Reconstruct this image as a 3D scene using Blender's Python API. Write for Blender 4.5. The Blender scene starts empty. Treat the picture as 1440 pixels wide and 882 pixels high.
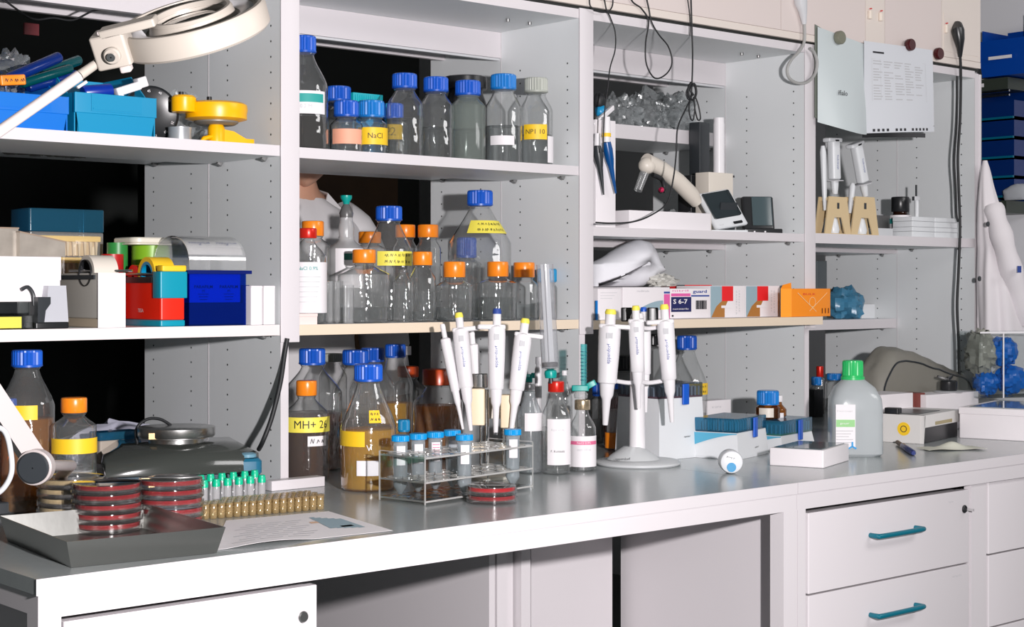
import bpy, bmesh, math, random
from mathutils import Vector, Matrix, noise
R_ = random.Random(7)
sc = bpy.context.scene; COL = sc.collection
PI = math.pi

# ---------------------------------------------------------------- camera
S = 2.13                      # metres per calibration unit
F = 2250.8                    # focal length in pixels of the 1440 wide frame
TH = 0.7183; H0 = 402.5
sn, cs = math.sin(TH), math.cos(TH)
ZC = 1.312                    # eye height; worktop at 0.90
CAM = Vector((0, -S, ZC))
cd = bpy.data.cameras.new('camera'); cam = bpy.data.objects.new('camera', cd); COL.objects.link(cam)
cam.location = CAM; cam.rotation_euler = (PI/2, 0, -TH)
cd.sensor_width = 36; cd.lens = F*36/1440; cd.shift_y = (H0-441)/1440
cd.clip_start = .05
sc.camera = cam
# ---------------------------------------------------------------- world, lights, exposure
w = bpy.data.worlds.new('world'); sc.world = w; w.use_nodes = True
w.node_tree.nodes['Background'].inputs[0].default_value = (.86, .95, .95, 1)
w.node_tree.nodes['Background'].inputs[1].default_value = .075
def lamp(name, kind, loc, power, col=(1, 1, 1), size=.1, target=None, size_y=None):
    d = bpy.data.lights.new(name, kind); d.energy = power; d.color = col
    o = bpy.data.objects.new(name, d); COL.objects.link(o); o.location = loc
    if kind == 'AREA':
        d.size = size
        if size_y: d.shape = 'RECTANGLE'; d.size_y = size_y
    else: d.shadow_soft_size = size
    if target: o.rotation_euler = (Vector(target)-Vector(loc)).to_track_quat('-Z', 'Y').to_euler()
    return o
lamp('flash', 'POINT', (.78, -2.10, 1.45), 420, (1, .955, .965), .035)
lamp('right_fill_light', 'AREA', (3.9, -1.9, 2.5), 24, (1, .98, .98), 1.8, (4.2, .4, 1.0), .6)  # added soft fill to brighten the right side, in place of room bounce
vs_ = sc.view_settings
vs_.view_transform = 'Standard'; vs_.look = 'None'; vs_.gamma = 1; vs_.use_curve_mapping = False; vs_.exposure = 0
sc.cycles.transparent_max_bounces = 48
sc.cycles.max_bounces = 10; sc.cycles.diffuse_bounces = 3; sc.cycles.glossy_bounces = 4
sc.cycles.caustics_reflective = False; sc.cycles.caustics_refractive = False
sc.cycles.sample_clamp_indirect = 4

# ---------------------------------------------------------------- pixel <-> world (planes the things stand on)
def ratio(u):
    t = (u-720)/F
    return (sn+t*cs)/(cs-t*sn)
def XU(u, Y): return (Y+S)*ratio(u)             # x of the point seen at column u on the plane Y
def YU(u, X): return X/ratio(u)-S               # y of the point seen at column u on the plane X
def DD(X, Y): return X*sn+(Y+S)*cs
def ZV(v, X, Y): return ZC-(v-H0)*DD(X, Y)/F
def at_z(u, v, Z):
    d = (ZC-Z)*F/(v-H0); r = (u-720)/F*d
    return Vector((d*sn+r*cs, -S+d*cs-r*sn, Z))
def at_y(u, v, Y):
    X = XU(u, Y); return Vector((X, Y, ZV(v, X, Y)))
def at_x(u, v, X):
    Y = YU(u, X); return Vector((X, Y, ZV(v, X, Y)))
def at_d(u, v, d):
    r = (u-720)/F*d
    return Vector((d*sn+r*cs, -S+d*cs-r*sn, ZC-(v-H0)*d/F))
def facing(X, Y): return math.atan2(-S-Y, -X)   # direction from a point towards the camera
FW = Vector((sn, cs, 0)); RT = Vector((cs, -sn, 0)); UP = Vector((0, 0, 1))

# ---------------------------------------------------------------- materials
MC = {}
def mat(name, col=(.8, .8, .8), rough=.5, metal=0, spec=.5, var=0, scale=30, bump=0, bscale=200, alpha=1, coat=0, emit=0, subs=0):
    if name in MC: return MC[name]
    m = bpy.data.materials.new(name); m.use_nodes = True; nt = m.node_tree; b = nt.nodes['Principled BSDF']
    b.inputs['Base Color'].default_value = (*col, 1); b.inputs['Roughness'].default_value = rough
    b.inputs['Metallic'].default_value = metal; b.inputs['Specular IOR Level'].default_value = spec
    b.inputs['Coat Weight'].default_value = coat
    if subs: b.inputs['Subsurface Weight'].default_value = subs
    b.inputs['Alpha'].default_value = alpha
    if emit: b.inputs['Emission Color'].default_value = (*col, 1); b.inputs['Emission Strength'].default_value = emit
    tc = nt.nodes.new('ShaderNodeTexCoord')
    if var:
        n = nt.nodes.new('ShaderNodeTexNoise'); n.inputs['Scale'].default_value = scale; n.inputs['Detail'].default_value = 4
        r = nt.nodes.new('ShaderNodeMix'); r.data_type = 'RGBA'
        r.inputs[6].default_value = tuple(c*(1-var) for c in col)+(1,); r.inputs[7].default_value = tuple(min(1, c*(1+var)) for c in col)+(1,)
        nt.links.new(tc.outputs['Object'], n.inputs['Vector']); nt.links.new(n.outputs['Fac'], r.inputs[0]); nt.links.new(r.outputs[2], b.inputs['Base Color'])
    if bump:
        n2 = nt.nodes.new('ShaderNodeTexNoise'); n2.inputs['Scale'].default_value = bscale; n2.inputs['Detail'].default_value = 3
        bp = nt.nodes.new('ShaderNodeBump'); bp.inputs['Strength'].default_value = bump; bp.inputs['Distance'].default_value = .002
        nt.links.new(tc.outputs['Object'], n2.inputs['Vector']); nt.links.new(n2.outputs['Fac'], bp.inputs['Height']); nt.links.new(bp.outputs['Normal'], b.inputs['Normal'])
    MC[name] = m; return m
def clear(name, tint=(.97, .985, .98), edge=(.45, .52, .50), gloss=1.0, rough=.03, body=0, bodycol=(.8, .85, .85), refr=0, bump=0):
    """see-through shell: clear face on, darker where the wall is seen edge on, mirror-like by fresnel; body mixes in a milky or dyed wall, on clear glass a white haze for flash glare"""
    if name in MC: return MC[name]
    m = bpy.data.materials.new(name); m.use_nodes = True; nt = m.node_tree; N = nt.nodes; L = nt.links
    for n in list(N): N.remove(n)
    out = N.new('ShaderNodeOutputMaterial')
    lw = N.new('ShaderNodeLayerWeight'); lw.inputs[0].default_value = .35
    pw = N.new('ShaderNodeMath'); pw.operation = 'POWER'; pw.inputs[1].default_value = 3.2
    L.new(lw.outputs['Facing'], pw.inputs[0])
    mx = N.new('ShaderNodeMix'); mx.data_type = 'RGBA'; mx.inputs[6].default_value = (*tint, 1); mx.inputs[7].default_value = (*edge, 1)
    L.new(pw.outputs[0], mx.inputs[0])
    tr = N.new('ShaderNodeBsdfTransparent'); L.new(mx.outputs[2], tr.inputs[0])
    cur = tr
    if refr:
        rf = N.new('ShaderNodeBsdfRefraction'); rf.inputs['IOR'].default_value = 1.25; rf.inputs['Roughness'].default_value = .0; L.new(mx.outputs[2], rf.inputs[0])
        m0 = N.new('ShaderNodeMixShader'); m0.inputs[0].default_value = refr; L.new(tr.outputs[0], m0.inputs[1]); L.new(rf.outputs[0], m0.inputs[2]); cur = m0
    if body:
        df = N.new('ShaderNodeBsdfDiffuse'); df.inputs[0].default_value = (*bodycol, 1)
        tl = N.new('ShaderNodeBsdfTranslucent'); tl.inputs[0].default_value = (*bodycol, 1)
        m1 = N.new('ShaderNodeMixShader'); m1.inputs[0].default_value = .35; L.new(df.outputs[0], m1.inputs[1]); L.new(tl.outputs[0], m1.inputs[2])
        m2 = N.new('ShaderNodeMixShader'); m2.inputs[0].default_value = body; L.new(cur.outputs[0], m2.inputs[1]); L.new(m1.outputs[0], m2.inputs[2]); cur = m2
    l2 = N.new('ShaderNodeLayerWeight'); l2.inputs[0].default_value = .5      # Schlick fresnel, the same from both sides
    p5 = N.new('ShaderNodeMath'); p5.operation = 'POWER'; p5.inputs[1].default_value = 4.5; L.new(l2.outputs['Facing'], p5.inputs[0])
    gm = N.new('ShaderNodeMath'); gm.operation = 'MULTIPLY_ADD'; gm.inputs[1].default_value = .8*gloss; gm.inputs[2].default_value = .05*gloss; gm.use_clamp = True; L.new(p5.outputs[0], gm.inputs[0])
    gl = N.new('ShaderNodeBsdfGlossy'); gl.inputs['Roughness'].default_value = rough
    if bump:
        tc = N.new('ShaderNodeTexCoord'); nz = N.new('ShaderNodeTexNoise'); nz.inputs['Scale'].default_value = 25; bp = N.new('ShaderNodeBump'); bp.inputs['Strength'].default_value = bump; bp.inputs['Distance'].default_value = .01
        L.new(tc.outputs['Object'], nz.inputs[0]); L.new(nz.outputs['Fac'], bp.inputs['Height']); L.new(bp.outputs[0], gl.inputs['Normal']); L.new(bp.outputs[0], lw.inputs['Normal'])
    ms = N.new('ShaderNodeMixShader'); L.new(gm.outputs[0], ms.inputs[0]); L.new(cur.outputs[0], ms.inputs[1]); L.new(gl.outputs[0], ms.inputs[2])
    L.new(ms.outputs[0], out.inputs[0]); MC[name] = m; return m
PANEL = mat('grey white laminate', (.79, .815, .825), .45, var=.03, scale=6)
WHITE = mat('white laminate edge', (.70, .665, .685), .4)
STEEL = mat('white lacquered steel', (.71, .675, .695), .35, var=.02, scale=4)
CREAM = mat('cream lacquered fascia', (.78, .70, .64), .4, var=.02, scale=5)
TAN = mat('tan shelf edge', (.80, .67, .52), .5)
TOP = mat('grey bench laminate', (.36, .39, .39), .2, spec=.9, var=.05, scale=60, bump=.02, bscale=300)
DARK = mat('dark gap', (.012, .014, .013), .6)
HOLE = mat('hole', (.03, .035, .035), .8)
BLK = mat('black plastic', (.015, .016, .018), .3)
BLKR = mat('black rubber', (.012, .013, .015), .55)
CHR = mat('chrome', (.72, .72, .72), .15, 1)
STL = mat('brushed steel', (.55, .55, .54), .3, 1, bump=.05, bscale=90)
WPL = mat('white plastic', (.82, .80, .82), .35)
GPL = mat('pale grey plastic', (.62, .63, .65), .35)
PAPER = mat('white paper', (.83, .80, .81), .7)
CARD = mat('white cardboard', (.84, .80, .82), .6, var=.02, scale=20)
BEIGE = mat('beige plastic', (.72, .60, .42), .45)
LBEI = mat('light beige plastic', (.74, .68, .60), .4)
BLUE = mat('royal blue cap', (.008, .10, .55), .35)
BLUE2 = mat('bright blue cap', (.01, .20, .60), .3, coat=.3)
TEALB = mat('teal blue cap', (.01, .26, .52), .35)
SKYB = mat('sky blue cap', (.0, .30, .68), .35)
ORNG = mat('orange cap', (1.0, .27, .012), .3, coat=.2, subs=.1)
REDO = mat('dark orange cap', (.62, .07, .008), .3)
REDC = mat('red cap', (.68, .02, .01), .3, .3)
GREYC = mat('greyish white cap', (.45, .47, .42), .4)
TEAL = mat('teal plastic', (.0, .33, .29), .35)
TEALH = mat('teal handle', (.0, .14, .20), .35)
MINT = mat('mint green plastic', (.0, .50, .27), .35)
GRN = mat('green cap', (.03, .52, .14), .3)
YEL = mat('yellow tape', (.95, .60, .02), .5)
YEL2 = mat('pale yellow tape', (.92, .80, .10), .5)
PINKL = mat('salmon label', (.90, .42, .28), .6)
INK = mat('black ink', (.02, .02, .025), .6)
INKB = mat('blue ink', (.02, .06, .30), .6)
INKG = mat('teal ink', (.02, .35, .32), .6)
INKP = mat('pink ink', (.75, .15, .30), .6)
INKR = mat('red ink', (.7, .03, .03), .6)
LBL = mat('white label', (.84, .81, .83), .6)
LGREY = mat('light grey print', (.55, .55, .57), .6)
DNAVY = mat('navy ink', (.01, .015, .10), .5)
BINB = mat('blue bin plastic', (.0, .16, .62), .35)
BINC = mat('cyan bin plastic', (.0, .26, .48), .4)
YPL = mat('yellow plastic', (1.0, .50, .0), .35)
GLASS = clear('clear glass', (.985, .992, .99), (.40, .46, .46), 2.4, .05, .07, (.92, .94, .94), bump=.35)  # white body haze stands in for flash reflections in the walls
GLASS2 = clear('thin clear glass', (.99, .995, .993), (.60, .66, .65), 2.4, .06, .22, (.92, .93, .94))  # stronger white haze, the sparkle of thin glass put into its colour
ACRY = clear('clear acrylic', (.95, .965, .965), (.5, .56, .56), 1.2, .05)
FILM = clear('plastic film', (.93, .95, .95), (.6, .65, .65), 2.6, .16, .32, (.74, .78, .80), bump=.9)
FROST = clear('frosted plastic', (.92, .93, .93), (.7, .72, .72), 1.0, .2, .5, (.88, .88, .89))
CLOUD = clear('cloudy glass', (.80, .84, .81), (.5, .54, .5), 1, .1, .3, (.55, .62, .58))
WATER = clear('water', (.98, .995, .995), (.30, .40, .41), 1.4, .04, .02, (.75, .80, .80), refr=.4)
AMBER = clear('amber liquid', (.85, .45, .03), (.45, .15, .0), .5, .03, .30, (.75, .28, .0), refr=.4)
BROWN = clear('brown liquid', (.42, .13, .015), (.12, .03, .0), .5, .03, .22, (.20, .055, .005), refr=.3)
YELQ = clear('yellow liquid', (1, .72, .06), (.75, .38, .0), .5, .03, .42, (1, .55, .005), refr=.4)
OLIVE = clear('olive liquid', (.55, .48, .12), (.2, .15, .0), .5, .03, .25, (.35, .27, .02), refr=.3)
REDL = clear('red liquid', (.45, .05, .02), (.2, .0, .0), .5, .03, .3, (.30, .02, .01))
DARKL = clear('dark liquid', (.25, .22, .18), (.05, .04, .03), .5, .03, .3, (.06, .05, .04))
BLUET = clear('clear blue plastic', (.20, .50, .68), (.02, .15, .30), 1, .08, .3, (.05, .28, .45))
BLUED = clear('deep blue plastic', (.30, .50, .97), (.0, .05, .35), 1, .08, .18, (.0, .05, .35))

# ---------------------------------------------------------------- mesh helper
class MB:
    def __init__(s): s.v = []; s.f = []; s.M = Matrix.Identity(4)
    def add(s, vs, fs):
        o = len(s.v); s.v += [tuple(s.M @ Vector(p)) for p in vs]; s.f += [tuple(i+o for i in f) for f in fs]; return s
    def at(s, M): s.M = M; return s
    def box(s, x0, x1, y0, y1, z0, z1):
        return s.add([(x0, y0, z0), (x1, y0, z0), (x1, y1, z0), (x0, y1, z0), (x0, y0, z1), (x1, y0, z1), (x1, y1, z1), (x0, y1, z1)],
                     [(3, 2, 1, 0), (4, 5, 6, 7), (0, 1, 5, 4), (1, 2, 6, 5), (2, 3, 7, 6), (3, 0, 4, 7)])
    def rbox(s, x0, x1, y0, y1, z0, z1, r=.003, seg=3):
        """box with rounded vertical edges and a small chamfer at top and bottom"""
        pts = []
        for cx, cy, a0 in ((x1-r, y1-r, 0), (x0+r, y1-r, PI/2), (x0+r, y0+r, PI), (x1-r, y0+r, 1.5*PI)):
            for k in range(seg+1):
                a = a0+k*PI/2/seg; pts.append((cx, cy, math.cos(a), math.sin(a)))
        n = len(pts); V = []; c = min(r*.4, (z1-z0)*.2)
        for z, q in ((z0, r-c), (z0+c, r), (z1-c, r), (z1, r-c)):
            for cx, cy, a, b in pts: V.append((cx+a*q, cy+b*q, z))
        Fc = [tuple(range(n-1, -1, -1)), tuple(range(3*n, 4*n))]
        for k in range(3):
            for i in range(n): j = (i+1) % n; Fc.append((k*n+i, k*n+j, (k+1)*n+j, (k+1)*n+i))
        return s.add(V, Fc)
    def lathe(s, prof, n=28, cap0=True, cap1=True, a0=0):
        V = []; Fc = []
        for r, z in prof:
            for i in range(n):
                a = a0+2*PI*i/n; V.append((r*math.cos(a), r*math.sin(a), z))
        for k in range(len(prof)-1):
            for i in range(n): j = (i+1) % n; Fc.append((k*n+i, k*n+j, (k+1)*n+j, (k+1)*n+i))
        if cap0: Fc.append(tuple(range(n-1, -1, -1)))
        if cap1: Fc.append(tuple(range((len(prof)-1)*n, len(prof)*n)))
        return s.add(V, Fc)
    def cyl(s, r, z0, z1, n=20): return s.lathe([(r, z0), (r, z1)], n)
    def rib(s, r, z0, z1, n=36, dr=.04):
        """ribbed screw cap"""
        V = []; Fc = []; h = z1-z0; N = n*2
        for q, z in ((1.02, z0), (1.02, z0+.08*h), (1, z0+.1*h), (1, z1-.14*h), (.96, z1-.04*h), (.88, z1)):
            for i in range(N):
                a = 2*PI*i/N; k = 1-(dr if (i % 2 and z0+.09*h < z < z1-.1*h) else 0)
                V.append((r*q*k*math.cos(a), r*q*k*math.sin(a), z))
        for k in range(5):
            for i in range(N): j = (i+1) % N; Fc.append((k*N+i, k*N+j, (k+1)*N+j, (k+1)*N+i))
        Fc += [tuple(range(N-1, -1, -1)), tuple(range(5*N, 6*N))]
        return s.add(V, Fc)
    def prism(s, pts, z0, z1):
        n = len(pts)
        V = [(x, y, z0) for x, y in pts]+[(x, y, z1) for x, y in pts]
        return s.add(V, [tuple(range(n-1, -1, -1)), tuple(range(n, 2*n))]+[(i, (i+1) % n, n+(i+1) % n, n+i) for i in range(n)])
    def tube(s, pts, r, n=8, caps=True):
        P = [Vector(p) for p in pts]; rr = r if isinstance(r, (list, tuple)) else [r]*len(P)
        V = []; Fc = []; prev = None
        for i, p in enumerate(P):
            t = (P[min(i+1, len(P)-1)]-P[max(i-1, 0)]).normalized()
            if prev is None: a = t.orthogonal().normalized()
            else: a = (prev-t*prev.dot(t)).normalized()
            prev = a; b = t.cross(a)
            for k in range(n):
                q = 2*PI*k/n; V.append(tuple(p+a*math.cos(q)*rr[i]+b*math.sin(q)*rr[i]))
        for i in range(len(P)-1):
            for k in range(n): j = (k+1) % n; Fc.append((i*n+k, i*n+j, (i+1)*n+j, (i+1)*n+k))
        if caps: Fc += [tuple(range(n-1, -1, -1)), tuple(range((len(P)-1)*n, len(P)*n))]
        return s.add(V, Fc)
    def arc(s, r, z0, z1, a0, a1, th=.0004, n=14, z0b=None, z1b=None):
        """curved label on a cylinder"""
        V = []; Fc = []
        for i in range(n+1):
            f = i/n; a = a0+(a1-a0)*f
            za = z0 if z0b is None else z0+(z0b-z0)*f; zb = z1 if z1b is None else z1+(z1b-z1)*f
            for q in (r, r+th):
                for z in (za, zb): V.append((q*math.cos(a), q*math.sin(a), z))
        for i in range(n):
            b = i*4; c = b+4
            Fc += [(b+2, c+2, c+3, b+3), (b+1, c+1, c, b), (b+3, c+3, c+1, b+1), (b, c, c+2, b+2)]
        Fc += [(0, 2, 3, 1), (n*4+1, n*4+3, n*4+2, n*4)]
        return s.add(V, Fc)
    def sheet(s, fn, nu, nv, th=.0006):
        """thin sheet from a function (a,b in 0..1) -> point, given a real thickness"""
        g = [[Vector(fn(i/nu, j/nv)) for j in range(nv+1)] for i in range(nu+1)]
        V = []; W = nv+1
        for i in range(nu+1):
            for j in range(nv+1):
                du = g[min(i+1, nu)][j]-g[max(i-1, 0)][j]; dv = g[i][min(j+1, nv)]-g[i][max(j-1, 0)]
                nn = du.cross(dv); nn = nn.normalized() if nn.length > 1e-12 else UP
                V.append((g[i][j], nn))
        n = len(V); P = [tuple(p) for p, q in V]+[tuple(p-q*th) for p, q in V]; Fc = []
        for i in range(nu):
            for j in range(nv):
                a, b, c, d = i*W+j, (i+1)*W+j, (i+1)*W+j+1, i*W+j+1
                Fc += [(a, b, c, d), (n+d, n+c, n+b, n+a)]
        for i in range(nu): Fc += [(i*W, n+i*W, n+(i+1)*W, (i+1)*W), ((i+1)*W+nv, n+(i+1)*W+nv, n+i*W+nv, i*W+nv)]
        for j in range(nv): Fc += [(j+1, n+j+1, n+j, j), (nu*W+j, n+nu*W+j, n+nu*W+j+1, nu*W+j+1)]
        return s.add(P, Fc)
    def blob(s, c, rad, n=14, m=9, amp=.2, freq=3, seed=0, flat=None):
        V = []; Fc = []
        for j in range(m+1):
            p = PI*j/m
            for i in range(n):
                a = 2*PI*i/n; d = Vector((math.sin(p)*math.cos(a), math.sin(p)*math.sin(a), math.cos(p)))
                k = 1+amp*noise.noise(d*freq+Vector((seed, seed*1.7, 0)))+amp*.5*noise.noise(d*freq*2.3+Vector((seed, 9, 0)))
                q = Vector((d.x*rad[0], d.y*rad[1], d.z*rad[2]))*k+Vector(c)
                if flat is not None and q.z < flat: q.z = flat
                V.append(tuple(q))
        for j in range(m):
            for i in range(n): k = (i+1) % n; Fc.append((j*n+i, (j+1)*n+i, (j+1)*n+k, j*n+k))
        return s.add(V, Fc)
    def mesh(s, name, m, smooth=True, ang=40):
        me = bpy.data.meshes.new(name); me.from_pydata(s.v, [], s.f); me.materials.append(m)
        bm = bmesh.new(); bm.from_mesh(me); bmesh.ops.remove_doubles(bm, verts=bm.verts, dist=1e-6)
        bmesh.ops.recalc_face_normals(bm, faces=bm.faces); bm.to_mesh(me); bm.free()
        if smooth:
            me.shade_smooth(); me.set_sharp_from_angle(angle=math.radians(ang))
        return me
    def build(s, name, m, parent=None, smooth=True, ang=40):
        o = bpy.data.objects.new(name, s.mesh(name, m, smooth, ang)); COL.objects.link(o)
        if parent: o.parent = parent
        return o
def tag(o, label=None, cat=None, group=None, kind=None):
    if label: o['label'] = label
    if cat: o['category'] = cat
    if group: o['group'] = group
    if kind: o['kind'] = kind
    return o
def thing(name, label, cat, loc, rz=0, group=None):
    o = bpy.data.objects.new(name, None); COL.objects.link(o); o.empty_display_size = .02
    o.location = loc; o.rotation_euler = (0, 0, rz)
    return tag(o, label, cat, group)
def solo(mb, name, m, label, cat, loc=(0, 0, 0), rz=0, group=None, kind=None, ang=40):
    o = mb.build(name, m, None, True, ang); o.location = loc; o.rotation_euler = (0, 0, rz)
    return tag(o, label, cat, group, kind)
def T(x=0, y=0, z=0): return Matrix.Translation((x, y, z))
def RZ(a): return Matrix.Rotation(a, 4, 'Z')
def RX(a): return Matrix.Rotation(a, 4, 'X')
def RY(a): return Matrix.Rotation(a, 4, 'Y')
def copy_tree(o, parent=None):
    c = o.copy(); COL.objects.link(c)
    if parent: c.parent = parent
    for ch in o.children: copy_tree(ch, c)
    return c
TXT = {}
def glyphs(text, bold=False):
    """flat outline of a text, 1 unit high, centred"""
    k = (text, bold)
    if k in TXT: return TXT[k]
    cu = bpy.data.curves.new('t', 'FONT'); cu.body = text; cu.resolution_u = 2; cu.align_x = 'CENTER'; cu.align_y = 'CENTER'
    if bold: cu.offset = .02
    ob = bpy.data.objects.new('t', cu); COL.objects.link(ob)
    dg = bpy.context.evaluated_depsgraph_get(); me = bpy.data.meshes.new_from_object(ob.evaluated_get(dg))
    V = [tuple(v.co) for v in me.vertices]; Fc = [tuple(p.vertices) for p in me.polygons]
    bpy.data.objects.remove(ob); bpy.data.curves.remove(cu); bpy.data.meshes.remove(me)
    TXT[k] = (V, Fc); return TXT[k]
def text(parent, s, M, size, m, width=None, bold=False, name='lettering'):
    """lettering standing in the local x-z plane of M, read from -y"""
    V, Fc = glyphs(s, bold)
    xs = [v[0] for v in V]; wd = max(xs)-min(xs); cx = (max(xs)+min(xs))/2; kx = size
    if width: kx = width/wd
    mb = MB().at(M); mb.add([((v[0]-cx)*kx, 0, v[1]*size) for v in V], Fc)
    me = bpy.data.meshes.new(name); me.from_pydata(mb.v, [], mb.f); me.materials.append(m)
    o = bpy.data.objects.new(name, me); COL.objects.link(o); o.parent = parent; return o
def text_round(parent, s, R, a, z, size, m, width=None, name='lettering', slope=0):
    V, Fc = glyphs(s); xs = [v[0] for v in V]; cx = (max(xs)+min(xs))/2; wd = max(xs)-min(xs); kx = width/wd if width else size
    P = []
    for v in V:
        q = a+(v[0]-cx)*kx/R; Rk = R+slope*v[1]*size; P.append((Rk*math.cos(q), Rk*math.sin(q), z+v[1]*size))
    me = bpy.data.meshes.new(name); me.from_pydata(P, [], Fc); me.materials.append(m)
    o = bpy.data.objects.new(name, me); COL.objects.link(o); o.parent = parent; return o
def scribble(parent, M, wd, ht, m, rows=1, seed=1, th=.0006, name='handwriting', round_R=None, a=0, slope=0):
    """illegible handwriting: short pen strokes"""
    r = random.Random(seed); mb = MB()
    for k in range(rows):
        z0 = ht*(.5-(k+.5)/rows); x = -wd/2; h = ht/rows*.55
        while x < wd/2:
            n = r.choice((3, 4, 4, 5)); st = h*r.uniform(.35, .6); P = []
            for i in range(n): P.append((x+i*st*.5, z0+(h*.5 if i % 2 else -h*.5)*r.uniform(.4, 1)))
            x += n*st*.5+h*.25
            for i in range(n-1):
                (xa, za), (xb, zb) = P[i], P[i+1]; d = Vector((xb-xa, zb-za)); d.normalize(); nx, nz = -d.y*th, d.x*th
                q = [(xa+nx, za+nz), (xb+nx, zb+nz), (xb-nx, zb-nz), (xa-nx, za-nz)]
                if round_R: mb.add([((round_R+slope*Z)*math.cos(a+X/round_R), (round_R+slope*Z)*math.sin(a+X/round_R), M+Z) for X, Z in q], [(0, 1, 2, 3)])
                else: mb.add([tuple(M @ Vector((X, 0, Z))) for X, Z in q], [(0, 1, 2, 3)])
    me = bpy.data.meshes.new(name); me.from_pydata(mb.v, [], mb.f); me.materials.append(m)
    o = bpy.data.objects.new(name, me); COL.objects.link(o); o.parent = parent; return o
def smooth_path(pts, n=6):
    P = [Vector(p) for p in pts]; out = []
    for i in range(len(P)-1):
        p0, p1, p2, p3 = P[max(i-1, 0)], P[i], P[i+1], P[min(i+2, len(P)-1)]
        for k in range(n):
            t = k/n
            out.append(.5*((2*p1)+(p2-p0)*t+(2*p0-5*p1+4*p2-p3)*t*t+(3*p1-p0-3*p2+p3)*t**3))
    out.append(P[-1]); return out

# ---------------------------------------------------------------- planes of the furniture
YS = .640; SEAM = YS+.285; YB = YS+.570         # shelf front, seam of the double rack, back edge
XP = [.80, 1.794, 2.634, 3.484, 4.313]           # left faces of the uprights
ZT = .90; ZTOP = 1.9515
Z1 = 1.5774; ZMID = 1.2115; Z3 = 1.4332; Z4 = 1.4307; TS = .0218
# ================================================================ SETTING
def struct(name, mb, m, **k): return tag(mb.build(name, m, None, False), kind='structure')
FLOOR = mat('grey vinyl floor', (.10, .11, .11), .4, var=.1, scale=8)
DWALL = mat('unlit far wall', (.030, .034, .032), .8, var=.1, scale=3)  # near-black colour carries the light falloff of the far room
RWALL = mat('light grey painted wall', (.82, .82, .85), .7, var=.03, scale=4)
XR = 5.15
struct('floor', MB().box(-1.5, 7, -4, 4.6, -.05, 0), FLOOR)
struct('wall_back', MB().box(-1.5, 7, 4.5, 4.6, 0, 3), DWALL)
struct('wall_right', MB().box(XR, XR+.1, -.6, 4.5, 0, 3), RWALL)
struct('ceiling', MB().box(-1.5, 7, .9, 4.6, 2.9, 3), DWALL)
# things on the far side, the dimness there put into their dark colours
t = thing('tall_cupboard', 'dim brown cupboard standing beyond the shelving, behind the person', 'cupboard', (3.9, 3.7, 0))
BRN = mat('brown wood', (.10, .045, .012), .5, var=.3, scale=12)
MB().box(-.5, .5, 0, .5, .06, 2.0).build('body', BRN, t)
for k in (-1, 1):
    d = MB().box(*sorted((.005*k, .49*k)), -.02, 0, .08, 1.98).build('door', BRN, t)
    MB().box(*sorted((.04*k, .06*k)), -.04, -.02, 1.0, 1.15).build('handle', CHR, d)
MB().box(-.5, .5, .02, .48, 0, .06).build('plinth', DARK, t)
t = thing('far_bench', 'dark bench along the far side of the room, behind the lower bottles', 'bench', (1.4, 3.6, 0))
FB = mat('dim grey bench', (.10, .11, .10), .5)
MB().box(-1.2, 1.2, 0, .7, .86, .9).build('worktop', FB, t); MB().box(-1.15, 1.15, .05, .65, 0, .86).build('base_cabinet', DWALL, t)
t = thing('far_rack', 'dim grey rail rack standing beyond the lower left bottles', 'rack', (1.25, 2.2, 0))
for z in (.98, 1.04): MB().box(-.6, .6, 0, .03, z, z+.022).build('rail', FB, t)
for x in (-.6, .58): MB().box(x, x+.02, 0, .03, 0, 1.08).build('post', FB, t)

# ================================================================ BENCH
XC = .976; XSEAM = XU(1121.5, 0)
XE = XR-.002
def slab(x0, x1, label, nm='worktop'):
    t = thing(nm, label, 'worktop', (x0, 0, ZT))
    L = x1-x0
    MB().box(0, L, .0012, 1.26, -.0225, 0).build('laminate_surface', TOP, t, False)
    MB().box(-.0008 if x0 < 1 else 0, L, -.001, .0012, -.0232, .0002).build('front_edge_band', WHITE, t, False)
    return t
slab(XC, XSEAM-.0012, 'long grey laminate worktop carrying the bottles, left of the seam')
slab(XSEAM+.0012, XE, 'grey laminate worktop right of the seam, above the teal-handled drawers')
ZR = .8766; ZRB = .8425
def rail(x0, x1, label, legs, drop):
    t = thing('steel_bench', label, 'bench', (0, 0, 0))
    MB().box(x0, x1, .002, .038, ZRB, ZR).build('front_rail', STEEL, t, False)
    MB().box(x0, x1, 1.18, 1.22, ZRB, ZR).build('back_rail', STEEL, t, False)
    for a, b in legs:
        MB().box(a, b, .002, .038, 0, ZRB).build('leg', STEEL, t, False)
        MB().box(a, b, 1.18, 1.22, 0, ZRB).build('leg', STEEL, t, False)
        MB().box(a, b, .038, 1.18, ZRB+.004, ZR).build('side_rail', STEEL, t, False)
    return t
    return t
xl0 = XU(1102, .002); xl1 = XU(1121, .002)
rail(XC+.003, XSEAM-.001, 'white steel frame with front rail under the left worktop', [(XC+.003, XU(87, 0)), (xl0, xl1)], 0)
BR0 = rail(XSEAM+.001, XE, 'white steel frame under the right worktop', [(XU(1123, 0), XU(1134, 0)), (XE-.04, XE)], 0)
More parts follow.
